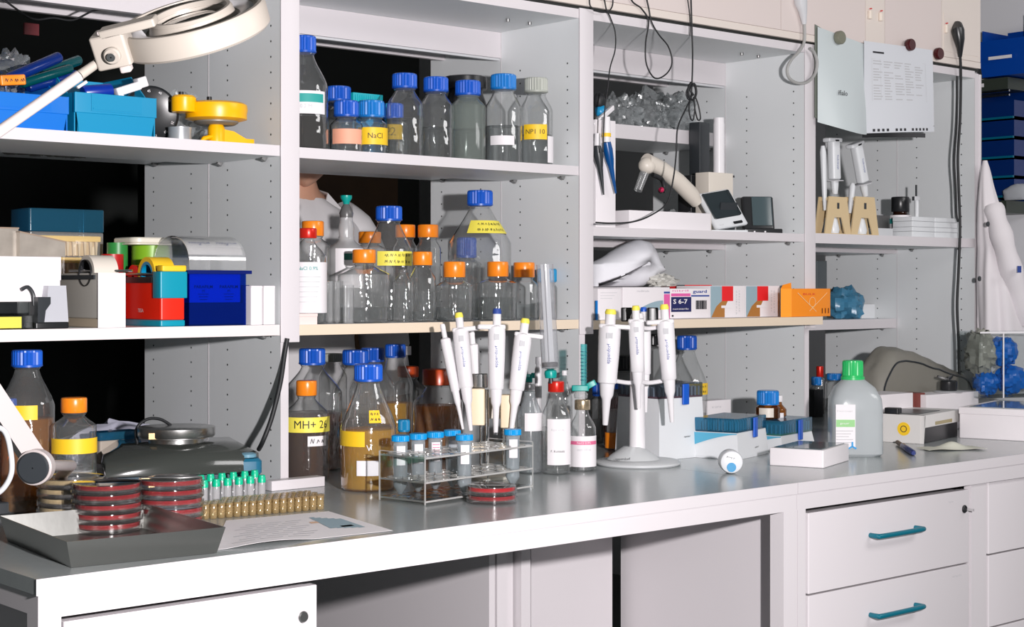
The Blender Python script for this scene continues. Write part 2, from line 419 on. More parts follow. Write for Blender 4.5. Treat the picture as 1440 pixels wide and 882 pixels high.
# left cabinet, top edge and lock in view
def cabinet(name, label, x0, x1, ztop, y0, rows, handles, lock, depth=.5):
    t = thing(name, label, 'cabinet', (x0, y0, 0)); W = x1-x0
    MB().box(.002, W-.002, .022, depth, .06, ztop-.004).build('body', STEEL, t, False)
    z1 = ztop
    for i, h in enumerate(rows):
        d = MB().rbox(0, W, 0, .02, z1-h, z1, .0025).build('drawer', STEEL, t)
        if handles:
            zc = z1-h*handles[2] if i else z1-rows[0]*handles[2]
            hx0, hx1 = handles[0]-x0, handles[1]-x0
            MB().tube(smooth_path([(hx0+.004, 0, zc), (hx0+.004, -.018, zc), (hx0+.02, -.026, zc), (hx1-.02, -.026, zc), (hx1-.004, -.018, zc), (hx1-.004, 0, zc)], 5), .0058, 10).build('handle', TEALH, d)
        if i == 0 and lock:
            lx, lz = lock[0]-x0, lock[1]
            lk = MB().at(T(lx, 0, lz) @ RX(PI/2)).lathe([(.0095, -.001), (.0095, .002), (.0075, .004), (0.0001, .004)], 20).build('lock', STL if lock[2] else BLK, d)
            if not lock[2]:
                MB().box(lx-.0006, lx+.0006, -.026, -.004, lz-.003, lz+.003).build('key', CHR, lk)
        z1 -= h+.004
    return t
p = at_y(427, 868, .01)
cl = cabinet('drawer_cabinet', 'white steel cabinet with a round steel lock under the left end of the bench', XU(90, .012), XU(446, .012), ZV(866, XU(100, .01), .01)-.008, .012, [.25, .25, .25], None, (p.x, p.z, 1))
zt2 = ZV(722, XU(1140, .01), .01)
h0, h1 = XU(1222, .012), XU(1288, .012); lk = at_y(1356, 716, .012)
cr = cabinet('drawer_cabinet', 'white drawer cabinet with two teal handles and a key in its lock', XU(1137, .012), XU(1363, .012), ZV(722, XU(1137, .012), .012), .012,
        [.172, .172, .172, .15], (h0, h1, .40), (lk.x, lk.z, 0))
text(cr, 'Tuecher', T(lk.x-.055-XU(1137, .012), -.0005, ZV(703, lk.x, .012)), .006, LGREY)
text(cr, 'Roll Tisch 90 C', T(lk.x-.03-XU(1137, .012), -.0005, ZV(808, lk.x, .012)), .006, LGREY)
MB().box(XU(1365, .012), XU(1386, .012), .010, .03, 0, ZV(680, XU(1375, 0), 0)).build('leg', STEEL, BR0, False)
cabinet('drawer_cabinet', 'grey-edged white drawer cabinet cut off by the right edge of the photo', XU(1390, .012), XU(1390, .012)+.38, ZV(679, XU(1390, .012), .012), .012, [.172, .172, .172, .15], None, None)
# side panel of the pedestal behind the right leg and the back panels of the knee space
def board(name, x0, x1, y0, y1, z0, z1, m, label, cat='panel'):
    return solo(MB().box(x0, x1, y0, y1, z0, z1), name, m, label, cat)
xs2 = XU(1137, .012)-.015; yb2 = YU(873, xs2)
board('side_panel', xs2, xs2+.012, .045, yb2, .02, ZR-.01, STEEL, 'white side panel running back behind the leg right of the knee space')
yq = .42
xq = XU(697, yq); yq2 = YU(500, xq+.0)
yq2 = min(yq2, .9)
board('side_panel', xq-.018, xq-.002, yq, 1.12, .02, ZRB-.002, STEEL, 'pale side panel in shadow right of the locked cabinet')
yk = .55
board('back_panel', XU(747, yk), XU(861, yk), yk, yk+.018, .02, ZR-.01, STEEL, 'pale back panel of the knee space beside the inner legs')
t = thing('support_leg', 'pair of white steel profiles supporting the bench in the middle of the knee space', 'leg', (0, yq, 0))
MB().box(XU(699, yq), XU(713, yq), 0, .04, 0, ZRB-.002).build('profile', STEEL, t, False)
MB().box(XU(715, yq), XU(730, yq), .02, .05, 0, ZRB-.002).build('profile', STEEL, t, False)
MB().box(XU(733, yq), XU(746, yq), 0, .04, 0, ZRB-.002).build('profile', STEEL, t, False)

# ================================================================ RACK: uprights, boards, shelves
ZHI = 1.976
names = ['leftmost upright panel, mostly outside the picture', 'perforated upright panel left of the blue-capped bottles', 'perforated upright panel right of the blue-capped bottles', 'perforated upright panel between the glove boxes and the beige pipette stands', 'perforated upright panel at the right end, with the black cable in front']
colsu = {1: (381, 320, 269, 216), 2: (798, 731.5, 676, 621), 3: (1116, 1050, 994, 934), 4: (1352, 1289, 1234, 1177)}
for i, X in enumerate(XP):
    t = thing('upright_panel', names[i], 'panel', (X, YS, ZT))
    ztop = ZHI-ZT if i < 4 else ZV(105, X, YS)-ZT+.004
    bk = YB-YS
    MB().box(0, .019, .0015, bk, .0005, ztop).build('board', PANEL, t, False)
    MB().box(0, .019, 0, .0015, .0005, ztop).build('edge_band', WHITE, t, False)
    MB().box(-.0006, 0, SEAM-YS-.0012, SEAM-YS+.0012, .003, ztop-.02).build('seam_strip', WHITE, t, False)
    if i < 4: MB().rbox(-.0012, .044, -.004, .0, 1.197-ZT, ztop, .0015).build('cover_strip', WHITE, t)
    else: MB().rbox(.019, .030, -.004, .06, .2, ztop-.002, .0015).build('cover_strip', WHITE, t)
    MB().box(0, .019, bk, bk+.0015, .0005, ztop).build('back_edge', WHITE, t, False)
    if i:
        mb = MB()
        for u in colsu[i]:
            y = YU(u, X)-YS
            for k in range(30):
                z = .02+k*.032
                if z < ztop-.04:
                    mb.at(T(0, y, z) @ RY(-PI/2)).lathe([(.0022, -.0001), (.0022, .0004)], 8)
        tag(mb.build('pin_holes', HOLE, t, False), kind='stuff')
CLIP = mat('grey metal clip', (.30, .30, .30), .35, .8)
def shelf(x0, x1, zb, y0, y1, edge, label, clips=True, th=TS):
    t = thing('shelf', label, 'shelf', (x0+.001, y0, zb)); L = x1-x0-.003
    MB().box(0, L, .0012, y1-y0, 0, th).build('board', PANEL, t, False)
    MB().box(0, L, 0, .0012, 0, th).build('edge_band', edge, t, False)
    if clips:
        for y in (.05, y1-y0-.06):
            for x, s in ((L-.001, 1), (.001, -1)):
                MB().at(T(x, y, -.004) @ RY(s*.5)).rbox(-.012 if s > 0 else 0, 0 if s > 0 else .012, -.004, .004, -.006, .004, .0015).build('shelf_clip', CLIP, t)
    return t
x0s = [X+.0195 for X in XP]
PK = mat('pinkish white shelf edge', (.82, .745, .735), .4)
shelf(x0s[0], XP[1], Z1, YS, SEAM, WHITE, 'white shelf carrying the blue bins and the yellow gadget')
shelf(x0s[0], XP[1], ZMID, YS, SEAM, PK, 'pinkish white shelf carrying the tape dispensers')
shelf(x0s[1], XP[2], Z1-.001, YS, SEAM, WHITE, 'white shelf carrying the row of blue-capped bottles')
shelf(x0s[1], XP[2], ZMID-.001, YS, SEAM, TAN, 'tan-edged shelf carrying the orange-capped bottles')
shelf(x0s[2], XP[3], Z3, YS, SEAM, WHITE, 'white shelf under the two handheld meters')
ns = shelf(x0s[2], XP[3], ZMID-.004, YS, SEAM, TAN, 'tan-edged shelf carrying the glove boxes', clips=False)
MB().box(.26, XP[3]-x0s[2]+.020, -.046, -.0045, 0, TS).build('front_nosing', TAN, ns, False)
shelf(x0s[3], XP[4], Z4, YS, SEAM, WHITE, 'grey-white shelf under the beige pipette stands', th=.0274)
# rear half of the rack
shelf(x0s[0], XP[1], 1.593, SEAM+.003, YB, WHITE, 'rear shelf in shadow behind the shelf with the blue bins')
shelf(x0s[1], XP[2], 1.593, SEAM+.003, YB, WHITE, 'rear shelf behind the shelf with the blue-capped bottles')
shelf(x0s[2], XP[3], ZV(201, XU(950, SEAM), SEAM), SEAM+.003, YB, WHITE, 'rear shelf under the crumpled plastic bags', th=.038)
shelf(x0s[2], XP[3], 1.416, SEAM+.003, YB, WHITE, 'rear shelf behind the shelf with the handheld meters')
shelf(x0s[3], XP[4], 1.416, SEAM+.003, YB, WHITE, 'rear shelf behind the shelf with the beige pipette stands')
ZR4 = ZV(463, XU(1200, SEAM), SEAM)
shelf(x0s[3], XP[4], ZR4, SEAM+.003, YB, WHITE, 'rear shelf carrying the crumpled blue bag', th=.03)
shelf(x0s[0], XP[1], ZMID, SEAM+.003, YB, PK, 'rear shelf carrying the back of the pipette tip box')
shelf(x0s[1], XP[2], ZMID-.001, SEAM+.003, YB, TAN, 'rear shelf carrying the back row of orange-capped bottles')
# top boards and hanging valances
for i in range(4):
    lb = ['above the magnifier lamp', 'above the blue-capped bottles', 'behind the hanging black cables', 'behind the pinned papers'][i]
    t = thing('top_board', 'white top board of the rack '+lb, 'board', (XP[i]+.0195, YS, ZTOP)); L = XP[i+1]-XP[i]-.0205
    MB().box(0, L, .0012, YB-YS, 0, .022).build('board', PANEL, t, False)
    MB().box(0, L, 0, .0012, 0, .022).build('edge_band', WHITE, t, False)
    MB().box(0, L, SEAM-YS, SEAM-YS+.018, -.065, -.0005).build('valance', WHITE, t, False)
    if i in (1, 2): MB().box(0, L, SEAM-YS+.004, SEAM-YS+.016, -.071, -.0655).build('steel_rail', GPL, t, False)
    for x in (L-.05, L-.12):
        MB().at(T(x, .12, -.003)).lathe([(.004, -.004), (.005, 0), (.005, .003)], 10).build('screw', CLIP, t)
for i in (0, 1, 2):
    t = board('stiffener_board', x0s[i], XP[i+1]-.001, YB-.06, YB-.045, 1.905, 1.951, WHITE, 'rear stiffener board under the top, '+['behind the blue bins', 'behind the blue-capped bottles', 'above the plastic bags'][i], 'board')
# fascia with sockets
ZF = ZV(47, XU(1060, YS), YS)
t = thing('service_duct', 'cream fascia duct with switches running along the top of the rack', 'duct', (0, YS-.01, ZF))
xf0, xf1 = XP[0], XU(1375, YS)
MB().box(xf0, xf1, .004, .16, .0, .34).build('body', CREAM, t, False)
MB().box(xf0, xf1, .0, .004, 0, .018).build('lower_lip', CREAM, t, False)
us = [540, 700, 835, 1094, 1213, 1240, 1320, 1375]
CR2 = mat('pinkish cream panel', (.74, .65, .62), .4)
for a, b in zip(us[:-1], us[1:]):
    MB().box(XU(a, YS)+.001, XU(b, YS)-.001, 0, .004, .0195, .32).build('cover_panel', CREAM if a in (1213, 1320) else CR2, t, False)
MB().box(XU(1320, YS)+.01, XU(1372, YS), -.0015, 0, .035, .15).build('socket_plate', CREAM, t, False)
KN = mat('ivory switch', (.86, .76, .66), .35)
for (u, v) in ((1222, 21), (1237, 24), (1329, 41)):
    q = at_y(u, v, YS-.01)
    k = MB().rbox(q.x-.0065, q.x+.0065, -.009, 0, q.z-ZF-.012, q.z-ZF+.012, .003).build('switch', KN, t)
    MB().at(T(q.x, -.004, q.z-ZF+.017) @ RX(PI/2)).cyl(.0018, -.001, .006, 8).build('indicator', INKR, k)
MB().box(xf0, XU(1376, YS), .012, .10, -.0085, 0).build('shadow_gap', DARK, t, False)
# foot bar at the first upright
q0 = at_z(374, 690, ZT); q1 = at_z(469, 686, ZT)
t = solo(MB().rbox(0, q1.x-q0.x, 0, .03, 0, .020, .002), 'foot_bar', WHITE, 'short white bar at the foot of the upright beside the amber bottle', 'bar', (q0.x, .603, ZT+.0004))
# ================================================================ BOTTLES
def bottle(u, Y, vt, vc, wc, wb, vs, zb, cap, label, liq=None, labels=(), glass=None, nm='bottle', ribbed=True, neck=.80, group=None, X=None, cat='bottle', tall=None, rings=True, capname='cap', facet=28, curve=.5):
    """u column of the axis, Y depth, vt/vc top and bottom row of the cap, wc/wb widths of cap and body in pixels, vs row where the shoulder starts"""
    Y = Y if tall else (Y+S)*1.12-S
    X = XU(u, Y) if X is None else X; d = DD(X, Y); m = d/F
    z = lambda v: ZC-(v-H0)*m-zb
    R = wb*m/2; Rc = wc*m/2; Rn = Rc*neck; H = z(vt); zc = z(vc); zs = min(z(vs), zc-.004)
    t = thing(nm, label, cat, (X, Y, zb), 0, group)
    glass = glass or GLASS
    e = min(.004, R*.12)
    prof = [(R*.55, .0025), (R*.80, .0005), (R-e, .0003), (R, e)]
    prof.append((R, zs))
    zn = zc-min(.006, (zc-zs)*.25)
    for k in range(1, 9):
        q = k/8; sm = q*q*(3-2*q)
        prof.append((R+(Rn-R)*((1-curve)*q+curve*sm), zs+(zn-zs)*q))
    if rings: prof += [(Rn*1.10, zn+(zc-zn)*.3), (Rn*1.10, zn+(zc-zn)*.6), (Rn, zn+(zc-zn)*.8)]
    prof += [(Rn, zc+.002)]
    MB().lathe(prof, facet, True, True).build('glass_body' if glass in (GLASS, GLASS2, CLOUD) else 'body', glass, t)
    if liq:
        lm, vl = liq; zl = max(.012, min(z(vl), H)); pr = [(R*.5, .0045), (R-e-.001, .0030), (R-.0018, e+.002)]
        if zl <= zs: pr += [(R-.0018, zl-.0004), (R-.0024, zl)]
        else:
            pr.append((R-.0018, zs))
            for k in range(1, 9):
                q = k/8; zz = zs+(zn-zs)*q
                if zz >= zl: pr.append((pr[-1][0]-.0005, zl)); break
                sm = q*q*(3-2*q); pr.append((R+(Rn-R)*((1-curve)*q+curve*sm)-.0018, zz))
        MB().lathe(pr, facet).build('liquid', lm, t)
    if cap:
        c = MB()
        if ribbed: c.rib(Rc, zc, H, 26, .07)
        else: c.lathe([(Rc*.97, zc), (Rc, zc+.001), (Rc, H-.003), (Rc*.96, H-.0008), (Rc*.86, H)], 26)
        c.build(capname, cap, t, ang=14 if ribbed else 40)
        if rings: MB().lathe([(Rn*1.02, zc-.002), (Rn*1.18, zc-.0015), (Rn*1.18, zc-.0003), (Rn*1.02, zc-.0002)], 24).build('pouring_ring', cap if ribbed else glass, t)
    f0 = facing(X, Y)
    for li, lb in enumerate(labels):
        u0, u1, v0, v1, lm = lb[:5]
        zz0, zz1 = z(v1), z(v0)
        # radius of the wall at the label
        zm = (zz0+zz1)/2; rr = R; ks = 0
        for (ra, za), (rb, zb_) in zip(prof[3:-1], prof[4:]):
            if za <= zm <= zb_ and zb_ > za: rr = ra+(rb-ra)*(zm-za)/(zb_-za); ks = (rb-ra)/(zb_-za)
        rr = max(rr, Rn)+.0005+.0006*li
        aa = [f0+math.asin(max(-1, min(1, (uu-u)*m/rr))) for uu in (u0, u1)]
        if len(lb) > 7 and lb[7] == 'tilt': o = MB().arc(rr, zz0, zz1, aa[0], aa[1], z0b=zz0-.010, z1b=zz1-.008)
        elif rr < R*.97+.0005:     # follow the sloping shoulder
            ra, rb = rr+ks*(zz1-zm)+.0012, rr+ks*(zz0-zm)+.0012
            o = MB(); V = []; Fc = []; n = 12
            for i in range(n+1):
                a = aa[0]+(aa[1]-aa[0])*i/n
                for q in (0, .0005): V += [((rb+q)*math.cos(a), (rb+q)*math.sin(a), zz0), ((ra+q)*math.cos(a), (ra+q)*math.sin(a), zz1)]
            for i in range(n):
                b = i*4; c_ = b+4; Fc += [(b+2, c_+2, c_+3, b+3), (b+1, c_+1, c_, b), (b+3, c_+3, c_+1, b+1), (b, c_, c_+2, b+2)]
            o.add(V, Fc+[(0, 2, 3, 1), (n*4+1, n*4+3, n*4+2, n*4)]); rr = rr+.0016
        else: o = MB().arc(rr, zz0, zz1, aa[0], aa[1]); ks = 0
        lo = o.build('label', lm, t)
        am = (aa[0]+aa[1])/2
        if len(lb) > 5 and lb[5]:
            if lb[5] == '~': scribble(lo, zm, (u1-u0)*m*.8, (v1-v0)*m*.9, lb[6], 2 if (v1-v0) > 14 else 1, int(u+v0), .0005, round_R=rr+.0008, a=am, slope=ks)
            elif lb[5] == '=':
                for k in range(4): MB().arc(rr+.0006, zz0+(zz1-zz0)*(.15+.2*k), zz0+(zz1-zz0)*(.15+.2*k)+.0012, am-.25, am+.25*(.5+.12*k)).build('print', lb[6], lo)
            else:
                sz = (v1-v0)*m*(.95 if len(lb) < 9 else lb[8])
                text_round(lo, lb[5], rr+.0008, am, zm, sz, lb[6])
    return t
E_B2 = Z1-.001+TS; E_M2 = ZMID-.001+TS
# --- bay 2, upper shelf
bottle(428, .40, 51, 74, 33, 67, 122, E_B2, BLUE, 'tall glass bottle with teal and white label, half behind the upright', (DARKL, 166), [(408, 456, 131, 163, LBL), (408, 454, 135, 147, INKG), (414, 446, 149, 157, LBL, '0.2 M', LGREY)])
bottle(476, .54, 122, 142, 35, 50, 158, E_B2, BLUE, 'blue-capped bottle in the second row, behind the salmon-labelled one', (WATER, 185))
bottle(487, .405, 142, 164, 35, 46, 176, E_B2, BLUE, 'small blue-capped bottle with a salmon pink label', (WATER, 196), [(468, 508, 183, 204, PINKL)])
bottle(522, .415, 142, 165, 37, 46, 176, E_B2, BLUE2, 'small bottle with brighter blue cap and yellow handwritten label', (WATER, 196), [(504, 545, 181, 205, YEL, 'NaCl', INK, 0, .45)])
bottle(553, .47, 146, 167, 29, 40, 176, E_B2, BLUE, 'small blue-capped bottle with yellow label marked 2, behind the others', (WATER, 200), [(540, 566, 177, 198, YEL, '2', INK, 0, .8)])
bottle(569, .42, 104, 124, 35, 53, 148, E_B2, BLUE, 'tall blue-capped clear bottle right of the small labelled ones', (WATER, 168))
bottle(613, .42, 109, 129, 35, 50, 150, E_B2, BLUE, 'clear blue-capped bottle with faint graduation, left of the cloudy one', (WATER, 180))
bottle(658, .42, 114, 134, 36, 50, 150, E_B2, BLUE, 'blue-capped bottle with cloudy frosted glass', (WATER, 182), glass=CLOUD)
bottle(708, .42, 105, 126, 36, 53, 154, E_B2, BLUE2, 'clear bottle with brighter blue cap and blank white label', (WATER, 178), [(690, 723, 193, 206, LBL)])
bottle(754, .42, 110, 130, 33, 47, 156, E_B2, GREYC, 'clear bottle with whitish grey cap and yellow label', (WATER, 190), [(737, 769, 177, 198, YEL, 'NP1 10', INK, 0, .45), (770, 778, 193, 230, LBL)])
bottle(655, .56, 108, 126, 60, 60, 150, E_B2, BLK, 'dark lidded jar behind the cloudy and clear bottles', (DARKL, 150), glass=BLK, ribbed=False, rings=False)
t = thing('tube_rack', 'teal ribbed rack lid standing behind the small bottles', 'rack', (XU(497, .883), .883, E_B2))
q = (XU(538, .883)-XU(497, .883))
MB().rbox(0, q, 0, .06, 0, ZV(133, XU(510, .883), .883)-E_B2-.004, .002).build('box', TEALB, t)
LIDT = mat('aqua lid', (.0, .42, .50), .3)
MB().rbox(-.001, q+.001, -.001, .061, ZV(145, XU(510, .883), .883)-E_B2, ZV(131, XU(510, .883), .883)-E_B2, .002).build('lid', LIDT, t)
mb = MB()
for k in range(12): mb.box(.004+k*(q-.008)/12, .004+k*(q-.008)/12+.002, -.0022, -.001, ZV(144, XU(510, .883), .883)-E_B2, ZV(132, XU(510, .883), .883)-E_B2-.002)
tag(mb.build('ribs', LIDT, t), kind='stuff')

# --- bay 2, middle shelf
bottle(433, .40, 321, 335, 25, 52, 362, E_M2, REDC, 'saline bottle with red metal cap and white printed label', (WATER, 372), [(408, 461, 369, 440, LBL)], ribbed=False, rings=False, neck=.72, nm='saline_bottle')
st = bpy.data.objects['saline_bottle']; m_ = DD(st.location.x, st.location.y)/F
text_round(st, 'NaCl 0,9%', 52*m_/2+.0022, facing(st.location.x, st.location.y), ZC-(378-H0)*m_-E_M2, 7*m_, INKG)
for k in range(6): MB().arc(52*m_/2+.0012, ZC-(390+k*7-H0)*m_-E_M2, ZC-(389.3+k*7-H0)*m_-E_M2, facing(st.location.x, st.location.y)-.5, facing(st.location.x, st.location.y)+.7-.05*k).build('print', LGREY, st)
bottle(440, .54, 311, 332, 31, 50, 345, E_M2, ORNG, 'orange-capped bottle behind the red-capped saline bottle', (WATER, 400), ribbed=False)
bottle(487, .52, 320, 334, 22, 55, 352, E_M2, None, 'translucent plastic infusion bottle with a teal spike on top', (WATER, 395), [(472, 510, 350, 405, LBL), (484, 508, 357, 366, mat('dark green print', (.02, .15, .12), .5))], glass=FROST, rings=False, neck=1.0, nm='infusion_bottle')
st = bpy.data.objects['infusion_bottle']; m_ = DD(st.location.x, st.location.y)/F; zz = lambda v: ZC-(v-H0)*m_-E_M2
MB().lathe([(10*m_, zz(334)), (11*m_, zz(320)), (9*m_, zz(312)), (9*m_, zz(306))], 20).build('neck', FROST, st)
MB().lathe([(9*m_, zz(306)), (10*m_, zz(300)), (7*m_, zz(292)), (4*m_, zz(287))], 20).build('collar', mat('dark clear plastic', (.12, .12, .12), .3), st)
MB().lathe([(4*m_, zz(288)), (5*m_, zz(284)), (8*m_, zz(279)), (8*m_, zz(275))], 20).build('spike_cap', TEAL, st)
bottle(520, .67, 326, 342, 32, 46, 350, E_M2, ORNG, 'orange-capped bottle partly hidden between the infusion bottle and the blue cap', None, ribbed=False)
bottle(570, .67, 316, 334, 28, 34, 350, E_M2, ORNG, 'orange-capped bottle in the back row, right behind the tall blue-capped one', (WATER, 400), ribbed=False)
bottle(602, .63, 316, 334, 29, 36, 350, E_M2, ORNG, 'orange-capped bottle in the back row, left of the big flask-like bottle', (WATER, 410), ribbed=False)
bottle(547, .53, 290, 310, 37, 66, 352, E_M2, BLUE, 'tall blue-capped bottle with yellow written label at mid height', (WATER, 432), [(531, 579, 354, 374, YEL2, '~', INK)], curve=.2)
bottle(675, .50, 268, 289, 36, 88, 342, E_M2, BLUE, 'big two-litre bottle with blue cap and slanting yellow label', (WATER, 398), [(660, 712, 311, 329, YEL2, '~', INK)], curve=.15)
bottle(656, .67, 334, 362, 28, 40, 370, E_M2, BLUE, 'small blue-capped bottle seen through the big two-litre bottle', (WATER, 420))
bottle(512, .402, 351, 370, 33, 74, 386, E_M2, ORNG, 'squat wide orange-capped bottle beside the glass tubes', (WATER, 432), ribbed=False, curve=.1)
bottle(594, .40, 354, 373, 28, 38, 392, E_M2, ORNG, 'narrow orange-capped bottle right of the squat wide one', (WATER, 438), ribbed=False)
bottle(639, .385, 368, 390, 31, 52, 402, E_M2, ORNG, 'orange-capped bottle standing before the big two-litre bottle', (WATER, 432), ribbed=False)
bottle(700, .40, 368, 389, 30, 54, 398, E_M2, ORNG, 'orange-capped bottle half full of water, second from right', (WATER, 418), ribbed=False)
bottle(737, .40, 369, 390, 30, 38, 400, E_M2, ORNG, 'rightmost orange-capped bottle on the tan shelf', (WATER, 428), ribbed=False)
bottle(769, .418, 378, 396, 28, 30, 405, E_M2, TEALB, 'small bottle with ribbed teal-blue cap at the right end of the tan shelf', (WATER, 425))
bottle(567, .40, 371, 380, 12, 30, 398, E_M2, None, 'small open glass bottle between two orange-capped ones', None, ribbed=False)
q = at_y(417, 456, .650)
t = thing('cardboard_box', 'flat pale pink box at the left end of the tan shelf', 'box', (q.x-.02, .650, E_M2))
PKB = mat('pale pink card', (.85, .70, .66), .6)
wq = XU(446, .650)-q.x+.02
MB().box(0, wq, 0, .05, 0, .0165).build('base', PKB, t, False); MB().box(-.0008, wq+.0008, -.0008, .051, .0168, .0225).build('lid', PKB, t, False)
# test tubes standing in a bundle
tm = None
tubes = []
for i in range(14):
    u = 431+i*3.6+R_.uniform(-.5, .5); Y = .687+(i % 3)*.02+.012; X = XU(u, Y)
    if X-.0065 < q.x+wq+.002: Y = .715+(i % 2)*.021; X = XU(u, Y)
    if tm is None:
        tm = MB().lathe([(.003, .001), (.006, .004), (.0067, .008), (.0067, .087), (.0073, .0885), (.0073, .090), (.006, .0905)], 14, True, False).mesh('test_tube', GLASS2)
    o = bpy.data.objects.new('test_tube', tm); COL.objects.link(o); o.location = (X, Y, E_M2)
    tag(o, 'empty glass test tube in the upright bundle beside the squat wide bottle', 'test tube', 'empty test tubes on the tan shelf')
t = thing('glass_cylinder', 'clear glass cylinder standing right of the test tubes', 'cylinder', (XU(490, .665), .665, E_M2))
MB().lathe([(.0105, .0005), (.0115, .002), (.0115, .080), (.0125, .082)], 20, True, False).build('glass_body', GLASS2, t)

# --- bay 2, standing on the worktop behind the pipettes
TB = ZT+.0006
bottle(431, .43, 535, 556, 29, 64, 582, TB, ORNG, 'dark amber bottle with orange cap and yellow MH+ tape, beside the upright', (BROWN, 606), [(405, 463, 585, 606, YEL2, 'MH+ 26', INK, 0, .75)], ribbed=False)
am = [o for o in bpy.data.objects if o.get('label', '').startswith('dark amber bottle')][0]
m_ = DD(am.location.x, am.location.y)/F; f_ = facing(am.location.x, am.location.y)
MB().arc(32*m_+.0005, ZC-(625-H0)*m_-TB, ZC-(611-H0)*m_-TB, f_+.05, f_+.98).build('label', PAPER, am); scribble(am, ZC-(618-H0)*m_-TB, 22*m_, 13*m_, INK, 1, 5, .0007, round_R=32*m_+.0015, a=f_+.5, name='handwriting')
bottle(439, .56, 490, 512, 37, 84, 552, TB, BLUE, 'blue-capped bottle behind the dark amber one, filled with dark liquid', (BROWN, 580))
bottle(468, .865, 497, 508, 26, 40, 530, TB, GREYC, 'bottle with greyish cap far behind the blue-capped ones', None)
bottle(500, .68, 492, 512, 37, 64, 552, TB, BLUE, 'blue-capped bottle second from left behind the yellow-liquid one', (DARKL, 590))
bottle(524, .81, 489, 508, 33, 66, 548, TB, BLUE, 'blue-capped bottle third from left in the back row', (OLIVE, 570))
bottle(556, .70, 484, 502, 29, 50, 540, TB, BLUE, 'blue-capped bottle with a scrap of paper tag, right end of the back row', (YELQ, 566))
q = at_y(576, 493, 1.040); t = solo(MB().box(-.008, .008, 0, .001, -.011, .011), 'paper_tag', PAPER, 'small white paper tag on the cap of the rear blue-capped bottle', 'tag', (q.x-.006, q.y-.004, q.z))
p = at_z(517, 693, ZT)
yl = bottle(518, p.y+.045, 512, 535, 40, 78, 600, TB, BLUE, 'large blue-capped bottle of yellow liquid with yellow tape, nearest the tube rack', (YELQ, 603), [(478, 513, 604, 625, YEL), (519, 534, 575, 592, YEL, '~', INK), (502, 532, 644, 665, LBL)], curve=.35, tall=1)
m_ = DD(yl.location.x, yl.location.y)/F; f_ = facing(yl.location.x, yl.location.y)
GOLDP = mat('gold print', (.65, .50, .25), .5)
text_round(yl, '250ml', 39*m_+.0008, f_+.02, ZC-(638-H0)*m_-TB, 6*m_, GOLDP); text_round(yl, 'V', 39*m_+.0008, f_+.02, ZC-(627-H0)*m_-TB, 12*m_, LBL)
bottle(574, .87, 515, 530, 30, 50, 548, TB, REDO, 'dark orange-capped bottle far back between the blue caps', (OLIVE, 570), ribbed=False)
bottle(616, .56, 519, 541, 44, 70, 566, TB, REDO, 'bottle of amber liquid with a dark orange cap behind the leaning pipette', (AMBER, 570), ribbed=False)
bottle(568, .50, 590, 606, 17, 22, 612, TB, TEALB, 'small tube with dark teal cap left of the sky-blue caps', (WATER, 640))

# --- bay 1, on the worktop
p = at_z(38, 700, ZT)
b = bottle(38, .36, 492, 515, 42, 76, 570, TB, BLUE, 'big blue-capped bottle of dark yellow liquid with yellow label behind the lamp arm', (AMBER, 588), [(10, 52, 568, 588, YEL)])
b = bottle(104, .30, 559, 580, 36, 62, 598, TB, ORNG, 'clear orange-capped bottle wrapped with a wide yellow tape', (WATER, 636), [(74, 136, 615, 636, YEL)], ribbed=False, curve=.2)
bottle(8, .52, 560, 575, 30, 50, 600, TB, BLUE, 'bottle of yellow liquid hidden behind the lamp arm at the left edge', (YELQ, 622))

# --- bay 3 and 4, on the worktop
bottle(966, .56, 472, 491, 28, 58, 542, TB, BLUE, 'clear blue-capped bottle with yellow label behind the tip boxes', (WATER, 580), [(968, 995, 538, 554, YEL, '~', INK)])
bottle(925, .74, 470, 486, 30, 70, 540, TB, BLK, 'dark-capped large bottle standing behind the right pipette stand', None)
bottle(872, .66, 500, 520, 44, 62, 540, TB, BLK, 'dark bottle in shadow behind the hanging pipettes', (DARKL, 545))
bottle(845, .56, 538, 556, 24, 28, 562, TB, BLUE, 'small blue-capped bottle beside the red liquid', (DARKL, 590))
bottle(1153, .74, 515, 530, 10, 14, 534, TB, REDC, 'thin tube with a red cap in the dark gap left of the jug', (DARKL, 560), ribbed=False)
bottle(1148, .70, 530, 541, 14, 16, 545, TB, BLUE2, 'thin tube with a blue cap left of the green-capped jug', (WATER, 560))
bottle(1173, .78, 525, 534, 20, 22, 540, TB, BLUE2, 'blue-capped tube just behind the green-capped jug', (WATER, 560))
t = bottle(866, .47, 536, 546, 26, 36, 556, TB, BLUE, 'bottle of red liquid behind the left pipette', (REDL, 560))
q = at_y(864, 608, .726)
t = thing('tube', 'upturned orange-capped tube in front of the red liquid', 'tube', (q.x, .726, TB))
mm = DD(q.x, .726)/F; r = 13.5*mm; zc = q.z-TB; za = ZV(630, q.x, .726)-TB
zb_ = min(max(za, .001), .006)
MB().lathe([(r*.9, zb_-.0006), (r, zb_+.001), (r, zc-.001), (r*.95, zc)], 24).build('cap', ORNG, t); MB().lathe([(r*.85, zc), (r*.85, zc+.05), (r*.5, zc+.06)], 20).build('tube_body', GLASS2, t)
